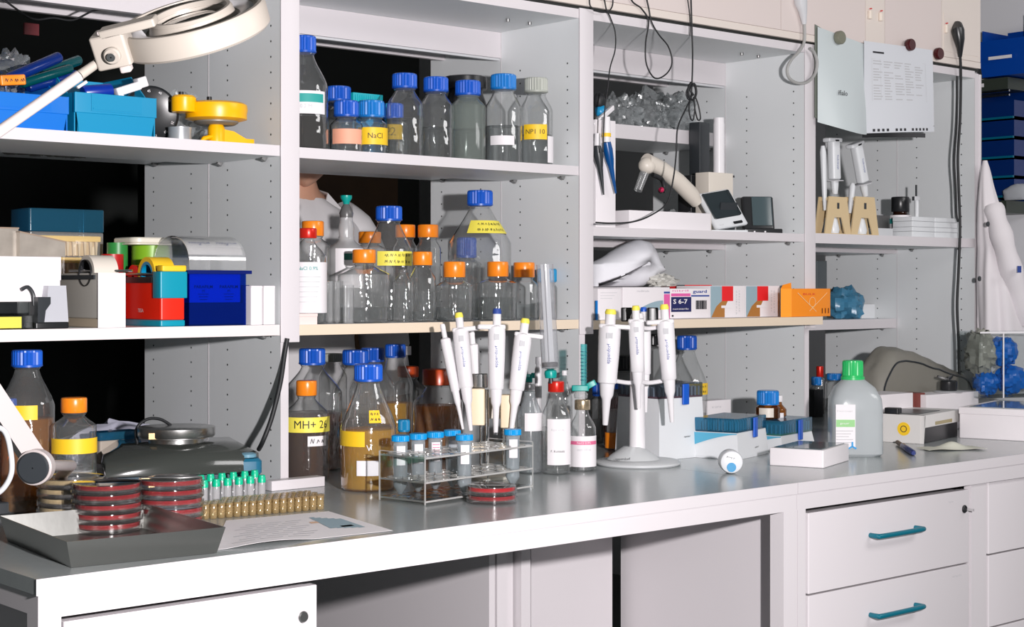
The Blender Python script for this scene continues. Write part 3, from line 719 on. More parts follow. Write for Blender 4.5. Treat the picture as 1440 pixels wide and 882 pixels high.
# jars on the tip boxes are made with the boxes
# ================================================================ BAY 1
E1 = Z1+TS; EM1 = ZMID+TS
def boxuv(name, u0, u1, v0, Y, dep, zb, m, label, cat='box', h=None, rz=0, r=.0015, build=True, X0=None):
    """box whose front face spans columns u0..u1 on plane Y; top edge of the front face on row v0"""
    xa, xb = XU(u0, Y), XU(u1, Y)
    hh = h if h is not None else ZV(v0, (xa+xb)/2, Y)-zb
    t = thing(name, label, cat, (xa, Y, zb), rz)
    t['W'] = xb-xa; t['H'] = hh
    if build: MB().rbox(0, xb-xa, 0, dep, 0, hh, r).build('body', m, t)
    return t, xb-xa, hh
# --- blue storage bins
def bin_(u0, u1, v0, Y, dep, m, label, lipf=.55):
    t, W, H = boxuv('storage_bin', u0, u1, v0, Y, dep, E1+.0005, m, label, 'bin', build=False)
    th = .0025; hf = H*lipf*1.0
    mb = MB(); mb.box(0.006, W-.006, .006, dep-.006, 0, th)                       # floor
    # stepped front: lower part set back, upper part wider
    mb.add([(.012, .004, 0), (W-.012, .004, 0), (W-.006, .002, hf*.5), (.006, .002, hf*.5)], [(0, 1, 2, 3)])
    mb.build('floor', m, t, False)
    f = MB(); f.prism([(.010, .006), (W-.010, .006), (W-.010, .009), (.010, .009)], 0, hf*.52); f.rbox(.002, W-.002, 0, .009, hf*.5, hf, .002)
    f.build('front_wall', m, t)
    g = MB(); g.box(W*.2, W*.8, -.0012, 0, hf*.56, hf*.98); g.box(W*.22, W*.78, -.0022, -.0012, hf*.60, hf*.64); lf = g.build('label_holder', m, t, False)
    for s in (0, 1):
        x = .003 if s == 0 else W-.003-th
        q = MB(); pts = [(.006, 0), (dep-.004, 0), (dep-.002, H), (dep*.45, H), (dep*.16, hf), (.0, hf), (.006, hf*.5)]
        q.at(Matrix(((0, 0, 1, x), (1, 0, 0, 0), (0, 1, 0, 0), (0, 0, 0, 1)))).prism(pts, 0, th); q.build('side_wall', m, t, False)
    MB().box(.004, W-.004, dep-.005, dep-.002, 0, H).build('back_wall', m, t, False)
    return t, W, hf
tb, Wc, hfc = bin_(104, 222, 96, .664, .224, BINC, 'turquoise open-front storage bin holding a white connector', .60)
ta, Wb, hfb = bin_(-40, 99, 100, .664, .224, BINB, 'royal blue storage bin full of dark blue tubes behind the lamp arm', .62)
# contents of the bins
def inb(u, v, Y): q = at_y(u, v, Y); return q
q = at_y(155, 126, .704); MB_ = MB().at(T(0, 0, 0))
solo(MB().at(RY(PI/2-.15) @ RZ(.0)).lathe([(.0135, 0), (.0135, -.055), (.011, -.058)], 22).at(RY(PI/2-.15)).lathe([(.011, .0005), (.0112, .002)], 22), 'tube_end', mat('dark blue cap', (.003, .03, .33), .3), 'round dark blue tube end lying in the turquoise bin', 'tube', (q.x, q.y, q.z-.002))
WC_ = at_y(183, 124, .698)
t = thing('connector', 'angular white plastic connector lying in the turquoise bin', 'connector', (WC_.x, WC_.y, WC_.z))
MB().at(RY(-.35)).rbox(-.022, .020, -.01, .01, -.008, .008, .003).build('body', WPL, t)
MB().at(RY(-.35) @ T(.026, 0, .004)).rbox(-.010, .010, -.011, .011, -.010, .010, .003).build('socket_end', WPL, t)
MB().at(RY(-.35) @ T(-.025, 0, -.002)).rbox(-.008, .004, -.009, .009, -.012, .010, .003).build('plug_end', WPL, t)
q = at_y(115, 119, .704)
solo(MB().at(RY(-.6)).rbox(-.012, .012, -.004, .004, -.003, .003, .002), 'clip', WPL, 'tiny white clip at the left rim of the turquoise bin', 'clip', tuple(q))
NV = mat('navy tube', (.002, .02, .16), .25); GNV = mat('dark green tube', (.0, .06, .07), .25)
for k, (u0, v0, u1, v1, r, m, l) in enumerate([(10, 112, 84, 80, .011, NV, 'fat navy tube on top of the heap in the royal blue bin'), (30, 118, 100, 96, .009, GNV, 'dark green tube lying under the navy one in the blue bin'), (40, 124, 108, 104, .009, NV, 'navy tube lying lowest in the heap, beside the lamp arm'), (60, 104, 112, 84, .010, GNV, 'blackish green tube at the back of the blue bin')]):
    a = at_y(u0, v0, .704+.02*k); b_ = at_y(u1, v1, .726+.02*k)
    solo(MB().tube([a, a.lerp(b_, .03), a.lerp(b_, .97), b_], [r*.8, r, r, r*.8], 16), 'tube', m, l, 'tube')
q = at_y(17, 113, .687)
t = thing('tag', 'orange tag with dark marks sticking out of the blue bin', 'tag', (q.x, q.y, q.z))
MB().at(RY(-.12)).rbox(-.024, .026, -.004, .004, -.009, .010, .004).build('body', ORNG, t); scribble(t, RY(-.12) @ T(0, -.0045, 0), .03, .014, INK, 1, 3)
# crumpled bags
def bag(c, rad, label, m=FILM, seed=1, flat=None, name='plastic_bag', amp=.45, cat='bag', n=26, k=16, fr=3.2):
    return solo(MB().blob((0, 0, 0), rad, n, k, amp, fr, seed, flat), name, m, label, cat, c, ang=25)
q = at_y(250, 120, .849); bag((q.x, q.y, E1+.055), (.05, .035, .062), 'clear plastic bag standing behind the yellow gadget', seed=3, flat=-.052)
q = at_y(15, 95, .838); bag((q.x, q.y, q.z-.01), (.035, .05, .04), 'crinkled clear bag on the tubes at the left edge', seed=8)
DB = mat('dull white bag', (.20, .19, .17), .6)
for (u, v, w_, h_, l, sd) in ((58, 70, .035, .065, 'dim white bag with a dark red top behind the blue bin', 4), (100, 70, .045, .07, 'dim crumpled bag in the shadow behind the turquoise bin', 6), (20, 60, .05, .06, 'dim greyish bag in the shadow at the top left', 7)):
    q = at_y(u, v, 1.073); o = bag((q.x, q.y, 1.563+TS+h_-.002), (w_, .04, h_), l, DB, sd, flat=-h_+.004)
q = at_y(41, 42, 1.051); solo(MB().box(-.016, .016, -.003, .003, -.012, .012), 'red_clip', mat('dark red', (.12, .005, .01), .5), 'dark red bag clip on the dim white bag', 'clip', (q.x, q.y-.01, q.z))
# black cable sagging behind
P = [at_y(u, v, .995) for u, v in ((-30, -20), (5, 0), (45, 26), (75, 25), (103, 28), (135, 14), (165, 16), (200, 20))]
solo(MB().tube(smooth_path(P, 6), .0022, 8), 'cable', BLKR, 'thin black cable sagging behind the blue bins at the top left', 'cable')
# round dial, tin and yellow gadget
q = at_y(212, 160, .748)
t = thing('dial_disc', 'dark round dial with small pale numbers between bin and yellow gadget', 'dial', (q.x, .748, q.z), -.2)
zc = q.z; r = q.z-E1-.001
r = min(r, .062)
t.location.z = E1+r+.0008
MB().at(RX(PI/2)).lathe([(r, 0), (r, .006), (r*.93, .008), (r*.90, .007), (.01, .007)], 44).build('disc', BLK, t)
BR2 = mat('pale peach rim', (.72, .55, .45), .5)
MB().at(T(0, .004, 0) @ RX(PI/2)).lathe([(r*.98, -.006), (r*1.0, -.006), (r*1.0, 0), (r*.98, 0)], 44, False, False).build('rim', BR2, t)
for k, sx in enumerate(['20', '25', '30', '35', '40', '45', '50', '55', '60', '5', '10', '15']):
    a = k*PI/6-.9
    text(t, sx, T(math.cos(a)*r*.8, -.0085, math.sin(a)*r*.8) @ RY(-a+PI/2), .007, LBL)
q = at_y(253, 190, .704)
t = thing('tin', 'small silvery tin on the shelf before the dark dial', 'tin', (q.x, .704, E1))
MB().lathe([(.0225, .0005), (.023, .002), (.023, .026), (.0235, .027), (.0235, .0285), (.022, .0285), (.0215, .027)], 32).build('body', mat('silver tin', (.62, .65, .68), .3, .6), t)
MB().cyl(.0215, .0262, .0270, 28).build('lid', mat('brownish lid', (.25, .18, .13), .5), t)
# yellow gadget: disc head on a stem with a foot arm
q = at_y(304, 170, .704); m_ = DD(q.x, .704)/F; zz = lambda v: ZC-(v-H0)*m_-E1
t = thing('gadget', 'bright yellow plastic gadget with round flat head on a stem', 'gadget', (q.x, .704, E1))
MB().lathe([(32*m_, zz(171)), (43*m_, zz(168)), (43*m_, zz(160)), (44*m_, zz(155)), (43*m_, zz(148)), (38*m_, zz(145)), (0.001, zz(144))], 40, True, False).build('head', YPL, t)
MB().lathe([(26*m_, zz(176)), (31*m_, zz(173)), (31*m_, zz(170.8))], 30).build('hub', mat('dull grey metal', (.25, .24, .22), .5, .4), t)
MB().at(T(-53*m_, -.004, 0)).lathe([(16*m_, zz(162)), (17*m_, zz(160)), (17*m_, zz(142)), (14*m_, zz(139))], 24).build('side_boss', YPL, t)
MB().box(-50*m_, -20*m_, -.012, .008, zz(158), zz(148)).build('bridge', YPL, t)
MB().lathe([(12*m_, .0005), (12*m_, zz(180)), (10*m_, zz(176.5)), (10*m_, zz(172))], 22).build('stem', YPL, t)
MB().at(T(0, -.004, 0)).prism([(10*m_, -.006), (24*m_, -.006), (24*m_, .012), (10*m_, .012)], zz(200), zz(184)).build('foot_block', YPL, t)
mb = MB(); V = [(8*m_, .0008), (34*m_, .0008), (57*m_, .0005), (57*m_, .014), (44*m_, .014), (24*m_, zz(184)), (8*m_, zz(182))]
mb.at(Matrix(((1, 0, 0, 0), (0, 0, 1, -.012), (0, 1, 0, 0), (0, 0, 0, 1)))).prism(V, 0, .016); mb.build('foot_arm', YPL, t)
MB().tube([(-8*m_, -.006, .016), (-26*m_, -.014, .008), (-30*m_, -.016, .003)], [.004, .005, .003], 10).build('lever', YPL, t)
for (du, dv) in ((-57, 139), (-11, 142), (33, 146)):
    MB().at(T(du*m_, -.004 if du < -50 else 0, zz(dv))).cyl(3.6*m_, -.001, 5.0*m_, 12).build('knob', BLK, t)
# --- middle shelf of bay 1
# pipette tip box
t, W, H = boxuv('tip_box', 42, 145, 294, .905, .095, EM1+.0005, None, 'stack of yellow pipette tip racks under a clear blue lid', build=False)
t.rotation_euler.z = .0
MB().rbox(0, W, 0, .085, 0, .006, .003).build('base', LBEI, t)
YT = mat('yellow pipette tips', (.95, .62, .12), .5)
for k in range(4):
    z = .008+k*(H*.78-.008)/4; h_ = (H*.78-.008)/4
    MB().rbox(.003, W-.003, .003, .082, z+h_*.68, z+h_*.94, .002).build('tip_tray', YT, t); MB().rbox(.006, W-.006, .016, .080, z+.001, z+h_*.67, .002).build('rack_core', mat('straw plastic', (.75, .55, .28), .5), t)
    mb = MB()
    for i in range(12):
        for j in range(4): mb.at(T(.01+i*(W-.02)/11, .010+j*.02, z)).lathe([(.0012, 0), (.0034, h_*.68)], 7)
    tag(mb.build('tips', mat('pale yellow tips', (.85, .68, .42), .5), t), kind='stuff')
MB().rbox(-.001, W+.001, -.001, .086, .006, H*.80, .004).build('clear_wall', GLASS2, t)
MB().rbox(-.002, W+.002, -.002, .087, H*.80+.0003, H, .004).build('lid', BLUET, t)
# two grey clear drawers and white long box at the far left
t, W, H = boxuv('long_box', -60, 85, 361, .686, .16, EM1+.050, CARD, 'long white lidded box at the left edge of the middle shelf')
MB().rbox(-.001, W+.001, -.001, .141, H*.48, H+.0006, .001).build('lid', CARD, t)
t2, W2, H2 = boxuv('box', -60, 40, 397, .70, .12, EM1+.0004, BLK, 'dark box in shadow under the long white box', h=.0495)
MET = mat('tarnished clear plastic', (.42, .38, .33), .25, .3, var=.35, scale=25)
zt_ = EM1+.050+t['H'] if False else None
zb_ = ZV(361, XU(20, .686), .686)+.0012
for (ua, ub, va, Y, dp, lab, tilt) in ((28, 92, 326, .704, .056, 'scuffed translucent drawer tilted on the long white box', 0), (-20, 26, 320, .72, .056, 'scuffed translucent drawer at the left edge, standing on the long white box', 0)):
    xa, xb = XU(ua, Y), XU(ub, Y); hh = ZV(va, xa, Y)-zb_; W_ = xb-xa
    d = thing('component_box', lab, 'drawer', (xa, Y, zb_))
    mb = MB(); k = .62 if ua > 0 else 1
    mb.add([(0, 0, 0), (W_, 0, 0), (W_, 0, hh*k), (0, 0, hh), (0, dp, 0), (W_, dp, 0), (W_, dp, hh*k), (0, dp, hh)], [(0, 1, 2, 3), (5, 4, 7, 6), (0, 3, 7, 4), (1, 5, 6, 2), (0, 4, 5, 1)])
    mb.build('body', MET, d, False)
    MB().add([(-.001, -.001, hh-.001), (W_+.001, -.001, hh*k-.001), (W_+.001, dp+.001, hh*k-.001), (-.001, dp+.001, hh-.001), (-.001, -.001, hh+.0015), (W_+.001, -.001, hh*k+.0015), (W_+.001, dp+.001, hh*k+.0015), (-.001, dp+.001, hh+.0015)], [(0, 1, 2, 3), (7, 6, 5, 4), (0, 4, 5, 1), (1, 5, 6, 2), (2, 6, 7, 3), (3, 7, 4, 0)]).build('lid', mat('brown rim', (.30, .22, .16), .4), d, False)
# clear boxes with yellow slips at the shelf front
t, W, H = boxuv('clear_box', -60, 46, 443, .650, .066, EM1+.0004, None, 'clear box of yellow slips at the left end of the middle shelf', build=False)
MB().rbox(.0, W, 0, .06, 0, H, .002).build('shell', ACRY, t); MB().box(.003, W-.02, .003, .056, .002, H-.004).build('yellow_slips', YEL2, t)
t, W, H2 = boxuv('clear_tray', -60, 42, 421, .650, .066, EM1+H+.0012, None, 'empty clear tray stacked on the box of yellow slips', build=False, h=.022)
mb = MB(); mb.box(0, W, 0, .06, 0, .002); mb.box(0, W, 0, .002, .002, .022); mb.box(0, W, .058, .06, .002, .022); mb.box(W-.002, W, .002, .058, .002, .022); mb.build('shell', ACRY, t, False)
# dark/silver sealing device
q = at_y(82, 462, .659); m_ = DD(q.x, .659)/F; zz = lambda v: ZC-(v-H0)*m_-EM1
t = thing('tape_cutter', 'small dark and silver tabletop tape cutter before the beige dispenser', 'dispenser', (XU(62, .659), .659, EM1+.0004))
SIL = mat('silver plastic', (.60, .61, .66), .3, .3)
P = Matrix(((0, 0, 1, 0), (1, 0, 0, 0), (0, 1, 0, 0), (0, 0, 0, 1)))
DKG = mat('dark grey plastic', (.03, .035, .04), .35)
W_ = XU(95, .659)-XU(62, .659)
MB().prism([(-.012, .0), (W_*.0, .0), (W_*.3, .002), (W_*.15, .05), (-.012, .05)], .004, zz(418)).build('side_body', DKG, t)
MB().add([(0, -.002, .012), (W_, -.004, .012), (W_, .006, zz(402)), (W_*.25, .006, zz(402)), (0, .05, .012), (W_, .05, .012), (W_, .05, zz(402)), (W_*.25, .05, zz(402))], [(0, 1, 2, 3), (5, 4, 7, 6), (0, 3, 7, 4), (1, 5, 6, 2), (3, 2, 6, 7), (0, 4, 5, 1)]).build('front_panel', SIL, t, False)
MB().rbox(-.02, W_+.001, -.006, .052, 0, .0115, .004).build('base', BLK, t)
MB().tube(smooth_path([(-.035, .02, zz(408)), (-.022, .02, zz(404)), (-.012, .02, zz(414)), (-.010, .02, zz(430))], 5), .0035, 8).build('arm', DKG, t)
# beige dispenser
def dispenser(ua, ub, uc, va, Y, body, face, label, roll, rollc, ur, extra=None):
    xa, xb = XU(ua, Y), XU(uc, Y)
    t = thing('tape_dispenser', label, 'dispenser', (xa, Y, EM1+.0004)); H = ZV(va, xb, Y)-EM1; W = xb-xa
    return t, W, H
Y = .650; xb = XU(176, Y); xa = XU(138, Y)
t = thing('tape_dispenser', 'beige tape dispenser with a white front and an empty tape roll core', 'dispenser', (xa, Y, EM1+.0004)); W = xb-xa
H = ZV(384, xa, Y)-EM1
yb = YU(64, xa)-Y; yb = min(yb, .235)
BG = mat('grey beige body', (.45, .43, .39), .5)
MB().rbox(.0008, W-.0008, .0008, yb, .017, H, .004).build('body', BG, t); MB().rbox(0, W, .001, yb, 0, .0168, .004).build('base', mat('tan base', (.46, .38, .28), .5), t)
MB().rbox(-.0005, W+.0005, -.001, .0008, 0, H, .0003).build('front_plate', CARD, t)
rr = .034; cy = .055
MB().at(T(0, cy, H) @ RY(PI/2)).lathe([(rr*.76, .003), (rr, .003), (rr, W-.003), (rr*.76, W-.003), (rr*.76, .003)], 40, False, False).build('tape_roll', LBEI, t)
MB().at(T(0, cy, H) @ RY(PI/2)).lathe([(rr*.70, -.0008), (rr*.755, -.0008), (rr*.755, W-.004), (rr*.70, W-.004), (rr*.70, -.0008)], 36, False, False).build('roll_core', BLK, t)
MB().box(-.004, -.0006, .01, yb, H-.012, H-.004).build('side_rail', DKG, t, False)
MB().tube([(-.010, .10, H+.004), (W+.012, -.006, H+.004)], .0028, 10).build('cutter_rod', CHR, t)
# red dispenser
Y = .650; xa = XU(226, Y); xb = XU(260, Y)
t = thing('tape_dispenser', 'red and turquoise tape dispenser with yellow and blue tape rolls', 'dispenser', (xa, Y, EM1+.0004)); W = xb-xa
H = ZV(385, xa, Y)-EM1; yb = YU(176, xa)-Y
RED = mat('bright red plastic', (.80, .02, .005), .35); TQ = mat('turquoise plastic', (.0, .30, .42), .35)
MB().rbox(0, W, 0, yb, .0125, H-.012, .004).build('body', RED, t); MB().rbox(-.001, W+.001, -.001, yb+.001, 0, .0122, .004).build('base', TQ, t)
MB().rbox(-.003, W+.004, -.004, .028, H-.048, H+.004, .003).build('cutter_head', TQ, t)
MB().at(T(0, -.001, 0)).rbox(.002, W+.003, -.002, .022, H+.0042, H+.016, .004).build('yellow_flap', YEL, t)
o = text(t, 'TESA', T(-.0006, yb*.55, .030) @ RZ(-PI/2), .010, LBL)
cy = yb*.45
for (r0, r1, m, nm_) in ((.026, .035, YEL, 'tape_roll'), (.020, .0258, BINC, 'roll_core')):
    MB().at(T(0, cy, H-.002) @ RY(PI/2)).lathe([(r0, .004), (r1, .004), (r1, W-.004), (r0, W-.004), (r0, .004)], 40, False, False).build(nm_, m, t)
MB().box(.004, W-.006, cy-.045, cy-.036, H-.03, H-.002).build('tape_end', YEL, t, False)
MB().at(T(0, cy+.055, H-.004) @ RY(PI/2)).lathe([(.004, .004), (.022, .004), (.022, W-.004), (.004, W-.004)], 30, False, False).build('tape_roll', REDC, t)
MB().tube([(-.008, yb+.004, H-.001), (W*.2, .01, H-.001)], .0028, 10).build('cutter_rod', CHR, t)
MB().at(T(-.004, 0, H-.006)).box(.0, .003, .03, yb-.01, -.012, 0).build('side_rail', BLK, t, False)
# red and green tape rolls, white lid behind
q = at_y(158, 368, .782)
for k, (u, v, Y, m, r, l) in enumerate(((158, 366, .816, mat('dark red tape', (.45, .01, .01), .4), .017, 'dark red tape roll lying behind the dispensers'), (165, 350, .838, mat('green tape', (.03, .25, .05), .4), .016, 'green tape roll standing behind the red one'), (212, 346, .838, mat('lime green tape', (.22, .45, .02), .4), .03, 'lime green tape roll under the white lid'))):
    X = XU(u, Y); zc = EM1+r+.0006 if k == 0 else ZV(v, X, Y)
    t = thing('tape_roll', l, 'tape', (X, Y, EM1+.0006))
    hh = max(.02, ZV(v-8 if k < 2 else v-4, X, Y)-EM1)
    MB().lathe([(r*.62, 0), (r*1.3, 0), (r*1.3, hh), (r*.62, hh), (r*.62, 0)], 32, False, False).build('tape', m, t)
    MB().lathe([(r*.56, 0), (r*.615, 0), (r*.615, hh-.0006), (r*.56, hh-.0006), (r*.56, 0)], 28, False, False).build('core', LBEI, t)
zl = ZV(343, XU(212, .816), .816)
t = thing('dish_lid', 'shallow cream plastic lid lying on the lime green tape roll', 'lid', (XU(206, .827), .827, zl))
MB().rbox(-.055, .055, -.05, .05, 0, .012, .02, 5).build('lid', mat('cream plastic lid', (.72, .68, .58), .4), t); MB().rbox(-.060, .060, -.055, .055, -.003, -.0002, .02, 5).build('rim', mat('cream plastic lid', (.72, .68, .58)), t)
# blue bin with parafilm box
Y = .650; xa = XU(266, Y); xb = XU(346, Y); W = xb-xa; H = ZV(383, xb, Y)-EM1
t = thing('film_bin', 'deep blue translucent bin holding two boxed rolls of sealing film', 'bin', (xa, Y, EM1+.0004))
NAV = mat('navy plastic', (.0, .008, .13), .3)
mb = MB(); dp = .15
mb.box(0, W, 0, .0022, .0, H); mb.box(0, .0022, .0022, dp, 0, H); mb.box(W-.0022, W, .0022, dp, 0, H); mb.box(.0022, W-.0022, .0022, dp, 0, .0022); mb.box(0, W, dp, dp+.0022, 0, H)
mb.build('shell', BLUED, t, False)
mb = MB(); mb.box(-.006, W+.010, -.006, -.001, H-.004, H+.003); mb.box(-.006, -.001, -.001, dp+.004, H-.004, H+.003); mb.box(W+.001, W+.010, -.001, dp+.004, H-.004, H+.003); mb.build('rim', NAV, t, False)
MB().box(.003, W-.003, .004, dp-.002, .003, H*.42).build('dark_liner', NAV, t, False)
FLB = mat('blue carton', (.03, .22, .85), .5)
cb = MB().box(.004, W-.010, .006, .09, H*.43, H*.97).build('carton', FLB, t, False)
for k in (0, 1):
    x = .004+(W-.014)*(.27+.5*k)
    text(cb, 'PARAFILM', T(x, .0055, H*.72), .0085, DNAVY, (W-.014)*.36, True)
    text(cb, 'M', T(x, .0055, H*.64), .008, DNAVY); 
    for j in range(3): MB().box(x-.012+.002*j, x+.012-.002*j, .0052, .0056, H*(.58-.05*j), H*(.58-.05*j)+.001).build('print', DNAVY, cb, False)
# domed clear cover with the white carton inside
n = 14; hh = ZV(336, xb, Y)-EM1-H
def dome(a, b, s=1.0, z=0): 
    ang = a*PI; return (W*(.0+b*1.0), .07-.07*math.cos(ang)*s, H+.004+z+hh*math.sin(ang)**.7*s)
MB().sheet(lambda a, b: dome(a, b), 18, 2, .0012).build('clear_cover', GLASS2, t)
MB().sheet(lambda a, b: dome(.10+a*.42, .02+b*.96, .93, .002), 12, 4, .0008).build('film_carton', PAPER, t)
for k in (0, 1):
    for sx, a, sz, m in (('PARAFILM', .34, .009, INKB), ('M', .27, .007, INKB)):
        p0 = Vector(dome(.10+a*.42+.0, .27+.48*k, .945, .0045)); 
        p1 = Vector(dome(.10+(a+.08)*.42, .27+.48*k, .945, .0045)); sl = math.atan2(p1.y-p0.y, p1.z-p0.z)
        text(t, sx, T(*p0) @ RX(-sl), sz, m, W*.36 if sx[0] == 'P' else None, True)
# dark blue and white boxes
for (ua, ub, va, m, l) in ((347, 351, 401, NAV, 'narrow navy file box between the blue bin and the white boxes'), (353, 369, 402, CARD, 'left of the two narrow upright white boxes'), (371, 387, 402, CARD, 'right of the two narrow upright white boxes, next to the upright')):
    Y = .650 if ua > 350 else .67
    t, W, H = boxuv('file_box', ua if ua > 350 else 341, ub, va, Y, .12, EM1+.0004, m, l)
    MB().box(.0005, W-.0005, -.0006, 0, H-.004, H-.001).build('flap', m, t, False)
# --- worktop under bay 1
# tray with petri stacks
A = at_z(102, 797, ZT); B = at_z(287, 783, ZT)     # front corners of the tray foot
A = at_z(100, 799, ZT); B = at_z(305, 778, ZT)
ang = math.atan2(B.y-A.y, B.x-A.x); W = (B-A).length; D = .30
t = thing('steel_tray', 'shallow stainless steel tray with dark rim carrying the petri dish stacks', 'tray', tuple(A+Vector((0, 0, .0005))), ang)
h = .040; fl = .010; th = .0012
def tray_shell(mb, o):
    bx = [(-0+o, -0+o), (W-o, o), (W-o, D-o), (o, D-o)]; tx = [(-fl+o, -fl+o), (W+fl-o, -fl+o), (W+fl-o, D+fl-o), (-fl+o, D+fl-o)]
    return [(x, y, 0 if o == 0 else th) for x, y in bx]+[(x, y, h) for x, y in tx]
V = tray_shell(None, 0)+tray_shell(None, th)
Fc = [(3, 2, 1, 0)]+[(i, (i+1) % 4, 4+(i+1) % 4, 4+i) for i in range(4)]+[(8, 9, 10, 11)]+[(8+(i+1) % 4, 8+i, 12+i, 12+(i+1) % 4) for i in range(4)]+[(4+i, 4+(i+1) % 4, 12+(i+1) % 4, 12+i) for i in range(4)]
MB().add(V, Fc).build('pan', mat('dark steel', (.42, .42, .40), .28, 1, bump=.04, bscale=60), t, False)
# petri dishes
AGR = mat('blood agar', (.48, .001, .010), .2); AGB = mat('pale agar', (.85, .66, .36), .2, coat=.3)
PDG = clear('petri polystyrene', (.985, .98, .98), (.86, .85, .85), 1.8, .06, .03, (.95, .90, .88))
def petri_mesh(R, agar):
    base = MB().lathe([(R*.93, .0004), (R*.95, 0), (R*.955, .001), (R*.955, .0125), (R*.935, .0125), (R*.935, .0016), (.0001, .0016)], 40, True, False)
    lid = MB().lathe([(R, .006), (R, .0150), (R*.985, .0158), (R*.90, .0158), (R*.89, .0151), (.0001, .0151)], 40, False, False)
    ag = MB().lathe([(R*.935, .0020), (R*.935, .0092), (.0001, .0092)], 40, True, False)
    return base.mesh('base', PDG), lid.mesh('lid', PDG), ag.mesh('agar', agar)
PM = {}
def petri(x, y, z, R, agar, label, group=None, flip=True):
    k = (round(R, 4), agar.name)
    if k not in PM: PM[k] = petri_mesh(R, agar)
    t = thing('petri_dish', label, 'petri dish', (x, y, z+(.0158 if flip else 0)), R_.uniform(0, 6), group)
    for nm_, me in zip(('base', 'lid', 'agar'), PM[k]):
        o = bpy.data.objects.new(nm_, me); COL.objects.link(o); o.parent = t
        if flip: o.rotation_euler = (PI, 0, 0)
    return t
ZTR = ZT+.0005+th+.0004
ords = ['bottom', 'second', 'third', 'fourth', 'fifth', 'sixth']
def stack(u, vb, wpx, n, agar, nm_, flip=True):
    p = at_z(u, vb, ZTR); R = wpx/2*DD(p.x, p.y)/F; yy = p.y+R*.0
    X, Y = p.x+R*FW.x, p.y+R*FW.y
    R = wpx/2*DD(X, Y)/F
    for k in range(n):
        petri(X+R_.uniform(-.001, .001), Y+R_.uniform(-.001, .001), ZTR+k*.0161, R, agar, nm_ % ords[k], flip=flip)
    return X, Y, R
stack(138, 752, 98, 5, AGR, 'red agar dish, %s from below in the left red stack')
stack(231, 744, 92, 5, AGR, 'red agar dish, %s from below in the right red stack')
stack(87, 742, 96, 5, AGB, 'pale beige agar dish, %s from below in its stack')
p = at_z(691, 711, ZT); R = 36.5*DD(p.x, p.y)/F; X, Y = p.x+R*FW.x, p.y+R*FW.y
for k in range(2): petri(X, Y, ZT+.0005+k*.0161, R, AGR, ['lower', 'upper'][k]+' of two red agar dishes lying alone before the tube rack')
# sheet of paper
C4 = [at_z(298, 775, ZT), at_z(552, 747, ZT), at_z(462, 720, ZT), at_z(318, 733, ZT)]
def paper(a, b):
    p = (C4[0]*(1-a)+C4[1]*a)*(1-b)+(C4[3]*(1-a)+C4[2]*a)*b
    return (p.x, p.y, ZT+.0012+.0045*max(0, math.sin(a*PI*2.1-.5))*(1-b)**2)
t = solo(MB().sheet(paper, 26, 10, .0004), 'paper_sheet', PAPER, 'printed sheet with wavy edge lying beside the steel tray', 'paper')
def on_paper(name, m, items):
    mb = MB()
    for (a0, a1, b0, b1) in items:
        V = [Vector(paper(a0, b0)), Vector(paper(a1, b0)), Vector(paper(a1, b1)), Vector(paper(a0, b1))]
        mb.add([tuple(v+Vector((0, 0, .0005))) for v in V], [(0, 1, 2, 3)])
    o = mb.build(name, m, t, False)
on_paper('printed_lines', LGREY, [(.10+.04*(k % 3)+.16*j, .10+.04*(k % 3)+.16*j+.13, .12+.075*k, .135+.075*k) for k in range(9) for j in range(3)])
on_paper('printed_picture', mat('pale blue print', (.30, .42, .48), .6), [(.72+.04*k, .76+.04*k, .30-.02*k, .80-.04*k) for k in range(5)])
on_paper('printed_patch', mat('pale orange print', (.75, .50, .35), .6), [(.66, .72, .55, .62), (.80, .88, .30, .36)])
# cluster of small glass vials with straw-coloured content
vm = MB().lathe([(.0058, .0004), (.0066, .0015), (.0066, .021), (.0060, .0225), (.0060, .0245)], 12).mesh('vial', clear('straw vial glass', (.95, .90, .78), (.65, .52, .32), 1.6, .08, .24, (.80, .62, .34)))
vc = MB().lathe([(.0069, .0225), (.0069, .0262), (.006, .0268)], 12).mesh('cap', clear('straw clear cap', (.92, .85, .7), (.6, .45, .25), 1.6, .1, .30, (.78, .58, .30)))
c0 = at_z(286, 731, ZT); c1 = at_z(462, 716, ZT); ax = (c1-c0).normalized(); ay = Vector((-ax.y, ax.x, 0)); L = (c1-c0).length
kk = 0; nx = int(L/.0150)
for j in range(6):
    for i in range(nx):
        if j > 3 and i < 4: continue
        p = c0+ax*(.004+i*.0150+(.0075 if j % 2 else 0))+ay*(j*.0140)
        t = thing('sample_vial', 'tiny straw-coloured glass vial in the dense cluster behind the paper sheet', 'vial', (p.x, p.y, ZT+.0002), 0, 'straw-coloured sample vials') 
        for me in (vm, vc):
            o = bpy.data.objects.new(me.name, me); COL.objects.link(o); o.parent = t
        kk += 1
